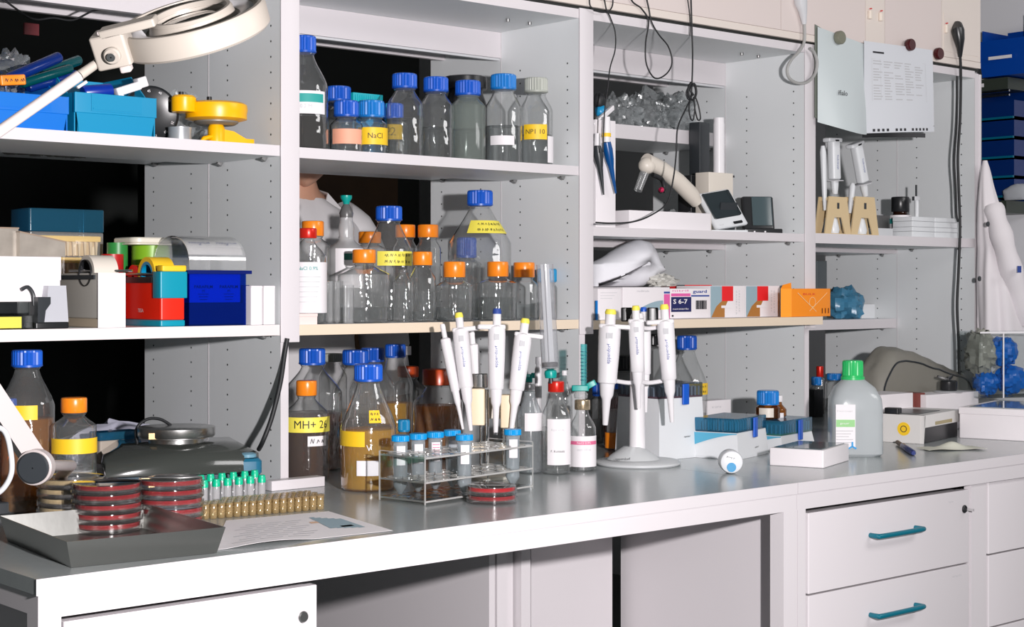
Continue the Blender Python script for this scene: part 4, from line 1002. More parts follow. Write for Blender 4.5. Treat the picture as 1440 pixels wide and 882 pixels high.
# teal-capped tubes: front row of six, back row of five
tm1 = MB().lathe([(.0062, .0004), (.0070, .0015), (.0070, .040), (.0062, .042)], 14).mesh('tube_body', clear('milky tube', (.9, .9, .9), (.6, .6, .6), 1.2, .1, .55, (.86, .84, .86)))
tm2 = MB().lathe([(.0078, .0385), (.0078, .047), (.0068, .0485), (.0068, .0520), (.006, .0525)], 16).mesh('cap', MINT)
f6 = [287, 304, 320, 336, 352, 368]
def ctube(p, label):
    t = thing('sample_tube', label, 'tube', (p.x, p.y, ZT+.0002))
    for me in (tm1, tm2):
        o = bpy.data.objects.new(me.name, me); COL.objects.link(o); o.parent = t
od = ['first', 'second', 'third', 'fourth', 'fifth', 'sixth']
for k, u in enumerate(f6): ctube(at_z(u, 715-k*1.6, ZT), 'white tube with mint green cap, '+od[k]+' from the left in the front row')
for k, u in enumerate((282, 296, 312, 328, 344, 358)): ctube(at_z(u, 707-k*1.6, ZT), 'white tube with mint green cap, '+od[k]+' from the left in the back row')
# brown vial standing in the wire rack
q = at_z(323, 694, ZT); X, Y = q.x+.0, q.y+.02
m_ = DD(X, Y)/F; zz = lambda v: ZC-(v-H0)*m_-ZT
t = thing('brown_vial', 'brown glass vial with a white cap and small label behind the mint caps', 'vial', (X, Y, ZT+.0004))
MB().lathe([(.0075, 0), (.0085, .001), (.0085, zz(645)), (.007, zz(640))], 20).build('glass_body', mat('brown glass', (.20, .05, .004), .08), t)
MB().rib(.0105, zz(641), zz(624), 20, .05).build('cap', WPL, t)
f_ = facing(X, Y); MB().arc(.0088, zz(670), zz(660), f_-.6, f_+.9).build('label', LBL, t)
# wire rack
A = at_z(172, 700, ZT); B = at_z(362, 676, ZT)
zt_ = ZV(660, A.x, A.y)-.0
t = thing('wire_rack', 'low chrome wire test tube rack behind the red dishes', 'rack', (0, 0, 0))
zt_ = ZT+.045; dv = Vector((B.y-A.y, A.x-B.x, 0)).normalized()*-.045
for a, b_ in ((A, B), (A+dv, B+dv), (A, A+dv), (B, B+dv)):
    for z in (zt_, ZT+.02): MB().tube([(a.x, a.y, z), (b_.x, b_.y, z)], .0011, 6).build('wire', CHR, t)
for k in range(1, 8):
    a = A.lerp(B, k/8); MB().tube([(a.x, a.y, zt_), ((a+dv).x, (a+dv).y, zt_)], .0009, 6).build('wire', CHR, t)
for a in (A, A.lerp(B, .12), B, A.lerp(B, .88), A+dv, B+dv): MB().tube([(a.x, a.y, ZT+.001), (a.x, a.y, zt_)], .0012, 6).build('leg', CHR, t)
# hot plate stirrer
c = at_z(265, 690, ZT); X, Y = XU(248, .74), .74
m_ = DD(X, Y)/F; zz = lambda v: ZC-(v-H0)*m_-ZT
t = thing('hot_plate', 'blue laboratory stirrer with a dark sloping top and round steel plate', 'stirrer', (X, Y, ZT+.0006), -.42)
SBL = mat('stirrer blue', (.015, .14, .24), .35); SDK = mat('smoky glossy top', (.05, .055, .05), .15, coat=.6)
hw = 98*m_
mb = MB(); zb1 = zz(655); ztp = zz(622)
mb.prism([(-hw*.86, -.085), (hw*.9, -.085), (hw*.98, -.05), (hw*.98, .09), (-hw*.9, .09)], 0.0, zb1*.85); mb.build('base', mat('dark blue housing', (.01, .05, .08), .3), t)
V = []
for z, k in ((zb1*.86, 1.05), (ztp*.78, 1.04), (ztp, .78)):
    for x, y in ((-hw*.98, -.105), (hw*.80, -.105), (hw*1.08, -.05), (hw*1.05, .11), (-hw*.98, .11)): V.append((x*k, y*k if z < ztp else y*.72, z))
MB().add(V, [(4, 3, 2, 1, 0), (10, 11, 12, 13, 14)]+[(r_*5+i, r_*5+(i+1) % 5, (r_+1)*5+(i+1) % 5, (r_+1)*5+i) for r_ in (0, 1) for i in range(5)]).build('housing', SDK, t, True, 60)
MB().at(T(hw*.88, -.075, zb1*.95)).rbox(-.03, .035, -.03, .04, -.012, .022, .014, 5).build('side_corner', SBL, t)
MB().at(T(hw*.93, -.085, zb1*.95+.024)).lathe([(.018, 0), (.018, .006), (.012, .009)], 20).build('knob', mat('pale blue knob', (.15, .32, .42), .4), t)
MB().lathe([(.055, ztp), (.055, ztp+.008), (52*m_, ztp+.010), (52*m_, ztp+.012)], 40).build('plate_foot', STL, t)
MB().lathe([(53*m_, ztp+.0122), (54*m_, ztp+.014), (54*m_, ztp+.030), (53*m_, ztp+.031), (0.001, ztp+.030)], 48, True, False).build('steel_plate', STL, t)
MB().at(T(-.045, -.055, ztp+.018)).box(-.014, .014, -.006, .006, -.006, .006).build('clamp', mat('brass', (.45, .3, .15), .3, .8), t)
MB().box(-hw*.7, hw*.2, -.108, -.104, zb1*.5, zb1*.62).build('scale_strip', BLUE2, t, False)
# cable loops
P = [at_y(u, v, .782) for u, v in ((193, 622), (191, 608), (197, 596), (210, 589), (226, 590), (240, 598))]
P[-1] = P[-1]
solo(MB().tube(smooth_path(P, 7), .0032, 10), 'cable', BLKR, 'short black cable loop arching over the stirrer', 'cable')
P = [at_y(404, 476, .631), at_y(400, 500, .631), at_y(394, 540, .625), at_y(382, 588, .625), at_y(370, 620, .631), at_y(364, 632, .659)]
solo(MB().tube(smooth_path(P, 7), .0048, 10), 'cable', BLKR, 'thick black cable hanging down beside the first upright', 'cable')
# plastic bag and blue tray behind the orange-capped bottle
q = at_y(190, 600, .950); 
solo(MB().blob((0, 0, 0), (.13, .08, .055), 30, 16, .35, 2.5, 12, -.062), 'plastic_bag', mat('milky lilac film', (.50, .50, .60), .35), 'milky white plastic bag lying behind the stirrer', 'bag', (q.x, 1.02, ZT+.062), ang=25)
q = at_y(186, 625, .816)
t = thing('tray', 'translucent blue tray lid leaning behind the stirrer', 'tray', (XU(158, .816), .87, ZT+.0005))
W_ = XU(215, .816)-XU(158, .816); hh = ZV(610, XU(186, .816), .816)-ZT
MB().rbox(0, W_, 0, .045, 0, hh-.017, .004).build('base', mat('dull beige tray', (.42, .36, .30), .5), t); MB().rbox(-.002, W_+.002, -.002, .047, hh-.0168, hh, .005).build('lid', BLUET, t)
# white papers and grey block between lamp joint and stirrer
A = at_z(52, 700, ZT)
q = at_z(110, 700, ZT)
t = thing('white_carton', 'creased white carton lying behind the petri stacks', 'carton', (q.x-.03, q.y+.035, ZT+.0005), -.12)
MB().add([(-.09, 0, 0), (.11, 0, 0), (.11, .09, 0), (-.09, .09, 0), (-.09, 0, .030), (.11, 0, .052), (.115, .09, .050), (-.08, .09, .036)], [(3, 2, 1, 0), (4, 5, 6, 7), (0, 1, 5, 4), (1, 2, 6, 5), (2, 3, 7, 6), (3, 0, 4, 7)]).build('body', CARD, t, False)
for k in range(4): MB().at(T(-.03+k*.035, .03, .042+k*.0034) @ RY(-.11)).box(-.008, .006, -.001, .001, -.001, .0012).build('slot', DKG, t, False)
q = at_z(165, 690, ZT)
t = solo(MB().rbox(0, .035, 0, .05, 0, .058, .003), 'grey_block', mat('grey card', (.38, .37, .32), .6), 'dull grey box corner between the white carton and the stirrer', 'box', (q.x+.012, q.y+.05, ZT+.0005))
# ---------------- magnifier lamp
n = (UP*math.cos(.44)-FW*math.sin(.44)-RT*.20).normalized()
xax = (RT-n*RT.dot(n)).normalized(); yax = n.cross(xax)
C = at_d(268, 20, 2.10)
M = Matrix((xax, yax, n)).transposed().to_4x4(); M.translation = C
LC = mat('lamp cream plastic', (.36, .325, .285), .4); LW = mat('lamp arm lacquer', (.50, .445, .435), .35)
m_ = 2.10/F; Ro = 106*m_
t = thing('magnifier_lamp', 'large cream magnifier lamp with round head on a jointed arm', 'lamp', (0, 0, 0))
hh = 36*m_
MB().at(M).lathe([(Ro*.42, -hh*.7), (Ro*.97, -hh), (Ro, -hh*.9), (Ro, -.004), (Ro*.975, 0), (Ro*.92, 0), (Ro*.90, -.006), (Ro*.60, -.014), (Ro*.56, -.001), (Ro*.52, .001), (Ro*.50, -.006), (Ro*.48, -hh*.7), (Ro*.42, -hh*.7)], 72, False, False).build('head', LC, t)
MB().at(M).lathe([(.0001, -.004), (Ro*.3, -.005), (Ro*.495, -.010), (Ro*.495, -.014), (Ro*.3, -.019), (.0001, -.020)], 48, False, False).build('lens', clear('lens glass', (.96, .97, .95), (.6, .62, .6), 2.0, .03, .12, (.6, .6, .57)), t)
MB().at(M).lathe([(Ro*.47, -.002), (Ro*.50, .0035), (Ro*.545, .0035), (Ro*.57, -.001), (Ro*.50, -.004)], 56, False, False).build('lens_ring', LC, t)
MB().at(M).lathe([(Ro*.64, -.012), (Ro*.72, -.006), (Ro*.82, -.006), (Ro*.89, -.011)], 56, False, False).build('ring_tube', WPL, t)
# bracket on the left side
bx = at_d(158, 68, 2.05)
Mb = Matrix((xax, yax, n)).transposed().to_4x4(); Mb.translation = bx
s = 2.05/F
MB().at(Mb).rbox(-26*s, 24*s, -.012, .03, -26*s, 22*s, .004).build('bracket', LC, t)
MB().at(Mb @ T(10*s, -.002, 24*s) @ RY(-.05)).rbox(-20*s, 62*s, -.010, .016, -6*s, 6*s, .003).build('bracket_arm', LC, t)
kn = MB().at(Mb @ T(2*s, -.012, -6*s) @ RX(PI/2)).lathe([(12*s, 0), (12*s, .006), (10*s, .008), (0.001, .008)], 28, True, False).build('knob', LC, t)
MB().at(Mb @ T(2*s, -.0205, -6*s) @ RX(PI/2)).lathe([(6*s, 0), (6*s, .0035), (0.001, .0035)], 22, True, False).build('screw', CHR, kn)
MB().at(Mb @ T(-8*s, -.006, 24*s)).rbox(-4*s, 4*s, -.005, .005, 0, 5*s, .002).build('switch', LW, t)
MB().at(Mb @ T(12*s, -.004, -30*s)).rbox(-8*s, 8*s, -.008, .008, -5*s, 4*s, .003).build('pivot', LW, t)
a0, a1, a2 = at_d(141, 86, 2.06), at_d(112, 106, 2.04), at_d(-60, 226, 1.98)
MB().tube([a0, a1], [.0058, .0064], 14).build('arm_sleeve', LC, t)
MB().tube([a1, a2], .0072, 14).build('upper_arm', LW, t)
b0, b1 = at_d(-90, 438, 2.42), at_d(50, 648, 2.50)
MB().tube([b0, b1], .0225, 4).build('lower_arm', LW, t)
MB().tube([a2, at_d(-120, 330, 2.2), b0], .009, 12).build('elbow', LW, t)
jt = at_d(50, 657, 2.47); m2 = 2.47/F
Mj = Matrix((RT, UP, -FW)).transposed().to_4x4(); Mj.translation = jt
MB().at(Mj @ T(0, 0, -.012)).lathe([(25*m2, 0), (25*m2, .020), (23*m2, .0215)], 36).build('joint_housing', LW, t)
MB().at(Mj @ T(0, 0, .0098)).lathe([(22*m2, 0), (22*m2, .004), (20*m2, .006), (0.001, .0062)], 36, True, False).build('joint_disc', DKG, t)
p1 = at_z(64, 716, ZT+.0008)
MB().tube([jt+FW*.02, jt+FW*.20-UP*.02, p1+UP*.03, p1], [.009, .009, .010, .013], 16).build('post', LW, t)
MB().at(T(p1.x-.05, p1.y, p1.z)).rbox(-.07, .058, -.02, .05, .0, .022, .005).build('foot_clamp', DKG, t)
P = [at_d(u, v, 2.40) for u, v in ((-10, 600), (6, 606), (14, 630), (16, 665), (2, 690), (-20, 700))]
solo(MB().tube(smooth_path(P, 6), .0042, 10), 'cable', GPL, 'pale grey cable curling beside the lamp joint at the left edge', 'cable')
# ================================================================ INSTRUMENTS ON THE WORKTOP
def solve_u(P0, dr, u):
    lo, hi = -1.0, 1.5
    def uu(s):
        p = P0+dr*s; d = DD(p.x, p.y); return 720+F*(p.x*cs-(p.y+S)*sn)/d
    a = uu(lo) < uu(hi)
    for _ in range(50):
        m = (lo+hi)/2
        if (uu(m) < u) == a: lo = m
        else: hi = m
    return P0+dr*lo
# acrylic tube rack with six blue-capped tubes
A = at_z(535, 703, ZT); B = at_z(599, 711, ZT); C = at_z(749, 688, ZT)
ex = (C-B).normalized(); ey = Vector((-ex.y, ex.x, 0)); L = (C-B).length; Wd = (A-B).dot(ey)
Wd = max(.09, min(Wd, .13))
hR = ZV(640, B.x, B.y)-ZT
t = thing('tube_rack', 'clear acrylic test tube rack with pierced plates, holding six blue-capped tubes', 'rack', (B.x, B.y, ZT+.0004), math.atan2(ex.y, ex.x))
MB().box(-.002, 0, 0, Wd, 0, hR).build('end_plate', ACRY, t, False); MB().box(L, L+.002, 0, Wd, 0, hR).build('end_plate', ACRY, t, False)
RAIL = clear('acrylic plate', (.93, .94, .93), (.6, .62, .60), 2.6, .10, .32, (.88, .86, .82), bump=.6)
rows = (.021, .062, Wd-.02) if Wd > .10 else (.024, Wd-.024)
for nm_, z in (('bottom_plate', .004), ('middle_plate', hR*.42), ('top_plate', hR-.009)):
    MB().box(.0005, L-.0005, 0, Wd, z, z+.0035).build(nm_, RAIL, t, False)
ringm = MB()
for z in (hR*.42+.0036, hR-.0054):
    for y in rows:
        n = int(L/.040)
        for i in range(n): ringm.at(T(.022+i*(L-.044)/(n-1), y, z)).lathe([(.0148, 0), (.0160, 0), (.0160, .0012), (.0148, .0012), (.0148, 0)], 18, False, False)
EDGE = clear('painted edge glint', (.9, .92, .92), (.7, .7, .7), 2.5, .1, .55, (.92, .91, .89))  # whitish strips added to paint the sparkle of the acrylic edges
em = MB()
for x in (-.0025, L+.0002):
    for y in (0, Wd-.002): em.box(x, x+.0023, y, y+.002, 0, hR)
    em.box(x, x+.0023, .0022, Wd-.0022, hR, hR+.0015)
for y in (-.0006, Wd+.0001):
    for z in (.004, hR*.42, hR-.009): em.box(0, L, y, y+.0005, z, z+.0035)
em.build('edge_glints', EDGE, t, False)
tag(ringm.build('hole_rims', RAIL, t), kind='stuff')
BT = clear('blue tinted tube', (.90, .95, .97), (.62, .72, .78), 1.4, .08, .34, (.80, .88, .94))
rt = .0140
tb1 = MB().lathe([(.003, .0006), (.004, .001), (rt*.96, .017), (rt, .020), (rt, .103)], 24).mesh('tube_body', BT)
tb2 = MB().rib(.0172, .1035, .1150, 30, .04).mesh('cap', SKYB, True, 16)
tb3 = MB().lathe([(rt*.3, .003), (rt*.9, .018), (rt*.93, .055)], 20).mesh('liquid', WATER)
zt_ = ZT+.0004+.0080
tl = ['first', 'second', 'third', 'fourth']
Bv = Vector((B.x, B.y, 0))
tubespec = [(563, rows[-1], 'blue-capped centrifuge tube, first from the left in the acrylic rack'), (588, rows[-1], 'blue-capped centrifuge tube, second from the left in the acrylic rack'),
    (612, rows[-1], 'blue-capped centrifuge tube with pink marks, third from the left in the acrylic rack'), (636, rows[-1], 'blue-capped centrifuge tube, fourth from the left in the acrylic rack'),
    (653, rows[0], 'blue-capped centrifuge tube standing nearest, before the pipettes'), (721, rows[0], 'blue-capped centrifuge tube alone at the right end of the acrylic rack')]
for k, (u, y, lab) in enumerate(tubespec):
    p = solve_u(Bv+ey*y, ex, u)
    o = thing('centrifuge_tube', lab, 'tube', (p.x, p.y, zt_), k)
    for me in (tb1, tb2, tb3):
        c = bpy.data.objects.new(me.name, me); COL.objects.link(c); c.parent = o
    f_ = facing(p.x, p.y)-k
    MB().arc(rt+.0004, .058, .095, f_-.5, f_+.7).build('label', LBL, o)
    if k == 2:
        for j in range(3): MB().arc(rt+.0010, .090-.006*j, .0915-.006*j, f_-.3, f_+.6).build('print', INKP, o)
# pipettes
def pipette(top, bot, wpx, label, button, name='pipette', flange=0, body=WPL, thin=False, group=None, mk='eppendorf', disp=True):
    top, bot = Vector(top), Vector(bot); ax = (top-bot); L = ax.length; ax.normalize()
    t = thing(name, label, 'pipette', tuple(bot), 0, group)
    toC = (CAM-bot); toC = (toC-ax*toC.dot(ax)).normalized(); sx = toC.cross(ax)*-1   # sx to the right seen from the camera
    M = Matrix((sx, -toC, ax)).transposed().to_4x4()
    r = wpx/2*1.1
    MB().at(M).lathe([(r*.22, 0), (r*.26, .002), (r*.42, L*.22), (r*.62, L*.26), (r*.72, L*.36)], 18).build('tip_cone', body, t)
    MB().at(M).lathe([(r*.80, L*.36), (r*.90, L*.37), (r*.92, L*.46), (r*1.0, L*.60), (r*1.04, L*.80), (r*1.0, L*.855), (r*.6, L*.87)], 22).build('grip', body, t)
    if not thin:
        MB().at(M).rbox(-r*1.05 if flange >= 0 else -r*2.3, r*1.05 if flange <= 0 else r*2.3, -r*.7, r*.7, L*.835, L*.872, r*.3, 3).build('finger_hook', body, t)
    MB().at(M).lathe([(r*.50, L*.868), (r*.50, L*.955), (r*.44, L*.96)], 16).build('plunger', body, t)
    MB().at(M).lathe([(r*.52, L*.957), (r*.54, L*.975), (r*.42, L)], 16).build('button', button, t)
    if mk: text(t, mk, M @ T(0, -r*1.09, L*.62) @ RY(-PI/2), r*.5, INKB if not thin else LGREY, L*.17)
    if disp: MB().at(M).box(-r*.30, r*.30, -r*1.10, -r*.9, L*.75, L*.80).build('display', LGREY, t, False)
    return t, M, L
# beige carousel behind the tube rack
cp = at_z(684, 672, ZT); dC = DD(cp.x, cp.y); m_ = dC/F
t = thing('pipette_carousel', 'beige and chrome pipette carousel behind the acrylic tube rack', 'stand', (cp.x, cp.y, ZT+.0004))
MB().lathe([(.055, 0), (.055, .006), (.045, .010)], 32).build('base', LBEI, t)
zc = lambda v: ZC-(v-H0)*m_-ZT
MB().lathe([(.006, .010), (.006, zc(548))], 16).build('pole', CHR, t)
for dx in (-.018, .030): MB().at(T(dx*cs, -dx*sn*1.0-.01, 0)).lathe([(.0035, .010), (.0035, zc(600))], 12).build('rod', CHR, t)
Mc = Matrix((RT, FW, UP)).transposed().to_4x4()
BE2 = mat('light tan plastic', (.80, .66, .46), .4)
MB().at(Mc @ T(-12*m_, -.01, 0)).rbox(-12*m_, 10*m_, -.02, .012, zc(597), zc(546), .003).build('holder', BE2, t)
MB().at(Mc @ T(30*m_, -.005, 0)).rbox(-10*m_, 10*m_, -.018, .015, zc(601), zc(555), .003).build('holder', BE2, t)
MB().at(Mc @ T(-9*m_, .012, 0)).rbox(-11*m_, 11*m_, -.010, .010, zc(546), zc(526), .004).build('clear_cuff', CHR, t)
MB().at(Mc @ T(8*m_, 0, 0)).rbox(-16*m_, 16*m_, .013, .020, zc(590), zc(560), .003).build('back_plate', LBEI, t)
pipette(at_d(622, 456, dC-.035), at_d(651, 604, dC-.055), 13*m_, 'slim white pipette leaning left on the beige carousel', WPL, thin=True, mk=None, disp=False)
pipette(at_d(645, 440, dC-.030), at_d(662, 606, dC-.060), 20*m_, 'white pipette with yellow button, left of the carousel blocks', YEL2, flange=1)
pipette(at_d(699, 434, dC-.06), at_d(697, 612, dC-.07), 21*m_, 'white pipette with dark blue button, hanging upright in the middle of the carousel', INKB, flange=-1)
pipette(at_d(739, 448, dC-.02), at_d(719, 606, dC-.035), 22*m_, 'white pipette with yellow button leaning right on the carousel', YEL2, flange=1)
pipette(at_d(663, 466, dC+.05), at_d(676, 600, dC+.05), 15*m_, 'white pipette at the back of the carousel, mostly hidden', WPL, thin=True, mk=None, disp=False)
# vials with needles and syringe
def vial(u, vb, Y_off, vt, vc, wc, wb, vs, cap, label, lab, liq=None, nm='vial', glass=None):
    p = at_z(u, vb, ZT); R = wb/2*DD(p.x, p.y)/F; Yr = p.y+R*FW.y+Y_off
    return bottle(u, Yr, vt, vc, wc, wb, vs, TB, cap, label, liq, lab, glass=glass, nm=nm, ribbed=False, rings=False, tall=1, neck=.78, cat='bottle')
va = vial(782, 668, 0, 536, 551, 23, 42, 586, REDC, 'infusion bottle with red metal cap under the big syringe', [(770, 802, 588, 652, LBL)], (WATER, 600), 'infusion_vial')
vb_ = vial(819, 664, 0, 562, 576, 22, 38, 602, mat('gold crimp cap', (.62, .50, .34), .25, .8), 'small vial with gold crimp cap and pink-lined white label', [(798, 840, 612, 655, LBL), (799, 838, 619, 624, INKP)], (WATER, 640), 'infusion_vial')
for st, v0, ink, tx in ((va, 603, LGREY, 'Aqua ad inj.'), (va, 633, INK, 'F. Kohlsalz'), (vb_, 631, LGREY, 'steril 100 ml'), (vb_, 621.5, LBL, 'NaCl 0,9%')):
    m2 = DD(st.location.x, st.location.y)/F; R = (21 if st is va else 19)*m2
    text_round(st, tx, R+.0016, facing(st.location.x, st.location.y)+.12, ZC-(v0-H0)*m2-TB, 4.5*m2, ink, 20*m2)
vial(745, 668, .012, 540, 552, 20, 36, 585, None, 'soft clear plastic bottle with a pale label between the tube rack and red-capped bottle', [(738, 762, 580, 605, LBL)], (WATER, 600), 'plastic_bottle', clear('soft clear plastic', (.92, .94, .95), (.62, .68, .70), 1.2, .12, .25, (.72, .77, .80)))
dV = DD(va.location.x, va.location.y); m2 = dV/F
top, bot = at_d(766, 372, dV-.01), at_d(774, 520, dV-.01)
ax = (top-bot).normalized(); L = (top-bot).length; sx = RT; M = Matrix(((ax.orthogonal().normalized()), ax.cross(ax.orthogonal().normalized()), ax)).transposed().to_4x4(); M.translation = bot
t = thing('syringe', 'large clear syringe standing needle down in the red-capped infusion bottle', 'syringe', (0, 0, 0))
MB().at(M).lathe([(.003, -.004), (.004, 0), (11.5*m2, .004), (12*m2, .008), (12*m2, L)], 28, True, False).build('barrel', clear('syringe barrel', (.93, .94, .95), (.62, .64, .67), 1.4, .1, .28, (.80, .80, .84)), t)
MB().at(M).lathe([(11*m2, .006), (11.3*m2, .014), (10.5*m2, .016), (6*m2, .017)], 22).build('seal', BLKR, t)
MB().at(M).box(-6*m2, 6*m2, -.0010, .0010, .017, L).at(M).box(-.0010, .0010, -6*m2, 6*m2, .017, L).build('plunger_rod', GPL, t)
MB().at(M).lathe([(8*m2, -.018), (9*m2, -.008), (8*m2, -.002), (4*m2, .001)], 18).build('needle_hub', TEAL, t)
MB().at(M).lathe([(4*m2, -.030), (3*m2, -.018)], 12).build('needle', DKG, t)
# teal spike and cannula on the small vial
dV = DD(vb_.location.x, vb_.location.y); m2 = dV/F
t = thing('stopcock', 'teal three-way stopcock with a clear scaled tube on the gold-capped vial', 'stopcock', (0, 0, 0))
c = at_d(817, 545, dV)
Ms = Matrix((RT, FW, UP)).transposed().to_4x4(); Ms.translation = c
MB().at(Ms).rbox(-13*m2, 11*m2, -.006, .006, -5*m2, 3*m2, .003).build('body', TEAL, t)
MB().at(Ms @ T(10*m2, 0, 2*m2) @ RY(-.5)).rbox(-2*m2, 12*m2, -.005, .005, -4*m2, 4*m2, .003).build('lever', TEAL, t)
MB().at(Ms).lathe([(9*m2, -.024), (10*m2, -.015), (7*m2, -.008)], 18).build('spike', GLASS2, t)
MB().at(Ms @ T(4*m2, 0, 3*m2)).lathe([(4*m2, 0), (4.5*m2, 52*m2), (4.5*m2, 58*m2)], 14).build('scaled_tube', clear('aqua tube', (.55, .90, .90), (.2, .6, .6), 1, .1, .35, (.15, .70, .70)), t)
for k in range(9): MB().at(Ms @ T(4*m2, 0, (10+k*5)*m2)).lathe([(4.7*m2, 0), (4.7*m2, .8*m2)], 12).build('graduation', TEALH, t)
# things behind the vials
t = vial(757, 655, .06, 502, 512, 8, 10, 520, WPL, 'slim beige-tipped white tube behind the red-capped bottle', [], None, 'tube', WPL)
q = at_d(746, 531, dV+.1)
Ms = Matrix((RT, FW, UP)).transposed().to_4x4(); Ms.translation = q
t = vial(745, 652, .075, 540, 548, 14, 20, 560, WPL, 'small clear vial carrying a second teal stopcock, behind the syringe', [], (WATER, 600), 'infusion_vial')
t2 = thing('stopcock', 'second teal stopcock, half hidden behind the large syringe', 'stopcock', (0, 0, 0))
q = t.location.copy(); q.z = ZV(530, q.x, q.y); Ms.translation = q
MB().at(Ms).rbox(-9*m2, 4*m2, -.006, .006, -8*m2, 4*m2, .003).build('body', TEAL, t2); MB().at(Ms).rbox(2*m2, 12*m2, -.004, .004, -2*m2, 6*m2, .003).build('lever', TEAL, t2); MB().at(Ms).lathe([(3*m2, -9.6*m2), (4*m2, -8*m2)], 10).build('spike', WPL, t2)
t = vial(794, 655, .05, 521, 528, 8, 22, 560, WPL, 'clear vial with a white plastic nozzle between the two infusion bottles', [], None, 'infusion_vial')
# ---- pipette stand with round base
bp = at_z(900, 657, ZT); R = .098; cx_, cy_ = bp.x+FW.x*R*.55, bp.y+FW.y*R*.55
dS = DD(cx_, cy_); m2 = dS/F; R = 60*m2
t = thing('pipette_stand', 'white pipette stand with round foot and thick column', 'stand', (cx_, cy_, ZT+.0004))
GW = mat('grey white foot', (.62, .64, .65), .4)
MB().lathe([(R*.97, 0), (R, .003), (R, .006), (R*.96, .0095), (R*.5, .012)], 56).build('foot', GW, t)
zs = lambda v: ZC-(v-H0)*m2-ZT
Mc = Matrix((RT, FW, UP)).transposed().to_4x4()
mb = MB().at(Mc); V = []
for z, kx, ky in ((.0122, .62, .60), (.020, .55, .50), (zs(628), .22, .24)):
    for i in range(24):
        a = 2*PI*i/24; V.append((R*kx*math.cos(a)*1.0-.012, R*ky*math.sin(a), z))
mb.add(V, [tuple(range(23, -1, -1)), tuple(range(48, 72))]+[(r_*24+i, r_*24+(i+1) % 24, (r_+1)*24+(i+1) % 24, (r_+1)*24+i) for r_ in (0, 1) for i in range(24)]); mb.build('column_base', GW, t)
MB().at(Mc @ T(-.002, 0, 0)).lathe([(11.5*m2, zs(634)), (10.5*m2, zs(550)), (10*m2, zs(446)), (8*m2, zs(441))], 26).build('column', WPL, t)
for (v, rr) in ((462, 34), (538, 36)):
    for a in (-1, 1): MB().at(Mc).tube(smooth_path([(0, -.004, zs(v-2)), (a*14*m2, -.020, zs(v)), (a*rr*m2, -.016, zs(v-3))], 5), 3.0*m2, 8).build('arm', WPL, t)
for a, b in ((-15, -.005), (22, 0)):
    MB().at(Mc @ T(a*m2, .03, 0)).rbox(-8*m2, 8*m2, -.008, .008, zs(453), zs(433), .005).build('black_knob', BLK, t)
text(t, 'eppendorf', Mc @ T(-24*m2, -R*.60, .0185) @ RX(-.3), .0090, INK, .034)
Mo = lambda u, v, dd: at_d(u, v, dS+dd)
pipette(Mo(859, 435, -.05), Mo(851, 598, -.05), 27*m2, 'white pipette with yellow button hanging left on the round-footed stand', YEL2, flange=1)
pipette(Mo(894, 430, -.064), Mo(898, 575, -.050), 19*m2, 'white pipette with yellow button hanging before the column of the stand', YEL2, flange=0)
pipette(Mo(934, 428, -.04), Mo(945, 594, -.04), 21*m2, 'white pipette with yellow button hanging right on the round-footed stand', YEL2, flange=-1)
pipette(Mo(905, 432, .055), Mo(908, 580, .055), 17*m2, 'pipette with a royal blue head hanging at the back of the stand', BLUE, flange=0, mk=None, disp=False)
# ---- tip boxes
CLW = mat('white tip box', (.74, .76, .78), .35)
def cornerbox(name, P0, P1, P2, h, m, label, cat, build=True, z=ZT, r=.003):
    """box standing with its corner P1 towards the camera; P0 left and P2 right ground corners"""
    ex = (P2-P1); L = ex.length; ex.normalize(); ey = Vector((-ex.y, ex.x, 0)); D = (P0-P1).dot(ey)
    t = thing(name, label, cat, (P1.x, P1.y, z+.0004), math.atan2(ex.y, ex.x))
    if build: MB().rbox(0, L, 0, D, 0, h, r).build('body', m, t)
    return t, L, D
def ground(u, v, z=ZT): return at_z(u, v, z)
def tipbox(P0, P1, P2, vb, vt, label, tips, wave, text_):
    h = ZV(vb, P1.x, P1.y)-ZT; H = ZV(vt, P1.x, P1.y)-ZT
    t, L, D = cornerbox('tip_box', P0, P1, P2, h, CLW, label, 'box', False)
    mb = MB(); k = .03
    V = []
    for z, o in ((0, -.004), (.006, -.004), (h, .002)): V += [(o, o, z), (L-o, o, z), (L-o, D-o, z), (o, D-o, z)]
    mb.add(V, [(3, 2, 1, 0), (8, 9, 10, 11)]+[(j*4+i, j*4+(i+1) % 4, (j+1)*4+(i+1) % 4, (j+1)*4+i) for j in (0, 1) for i in range(4)]); mb.build('body', CLW, t, False)
    MB().rbox(.0015, L-.0015, .0015, D-.0015, h+.0004, h+.004, .003).build('tray', tips, t)
    mb = MB()
    for i in range(12):
        for j in range(8): mb.at(T(.008+i*(L-.016)/11, .008+j*(D-.016)/7, h+.0042)).lathe([(.0026, 0), (.0030, (H-h)*.62)], 7)
    tag(mb.build('tips', GPL, t), kind='stuff')
    MB().rbox(0, L, 0, D, h+.0003, H, .004).build('lid', BLUET if wave else clear('smoky lid', (.45, .52, .58), (.1, .13, .18), 1, .1, .25, (.16, .18, .22)), t)
    MB().rbox(L*.5, L*.5+.022, -.006, -.0005, h-.016, H-.002, .003).build('clasp', BLUE, t)
    if wave:
        n = 10; V = []; 
        for i in range(n+1):
            x = i/n; V += [(-.0035, D*(1-x), h-.001), (-.0035, D*(1-x), h-.030*(1-x)**1.5-.003)]
        MB().add(V, [(2*i, 2*i+1, 2*i+3, 2*i+2) for i in range(n)]).build('blue_wave', mat('pale blue print on box', (.10, .42, .62), .4), t, False)
    text(t, text_, T(L*.60, -.0048, h*.36), .006, INK, .020)
    return t, L, D, H
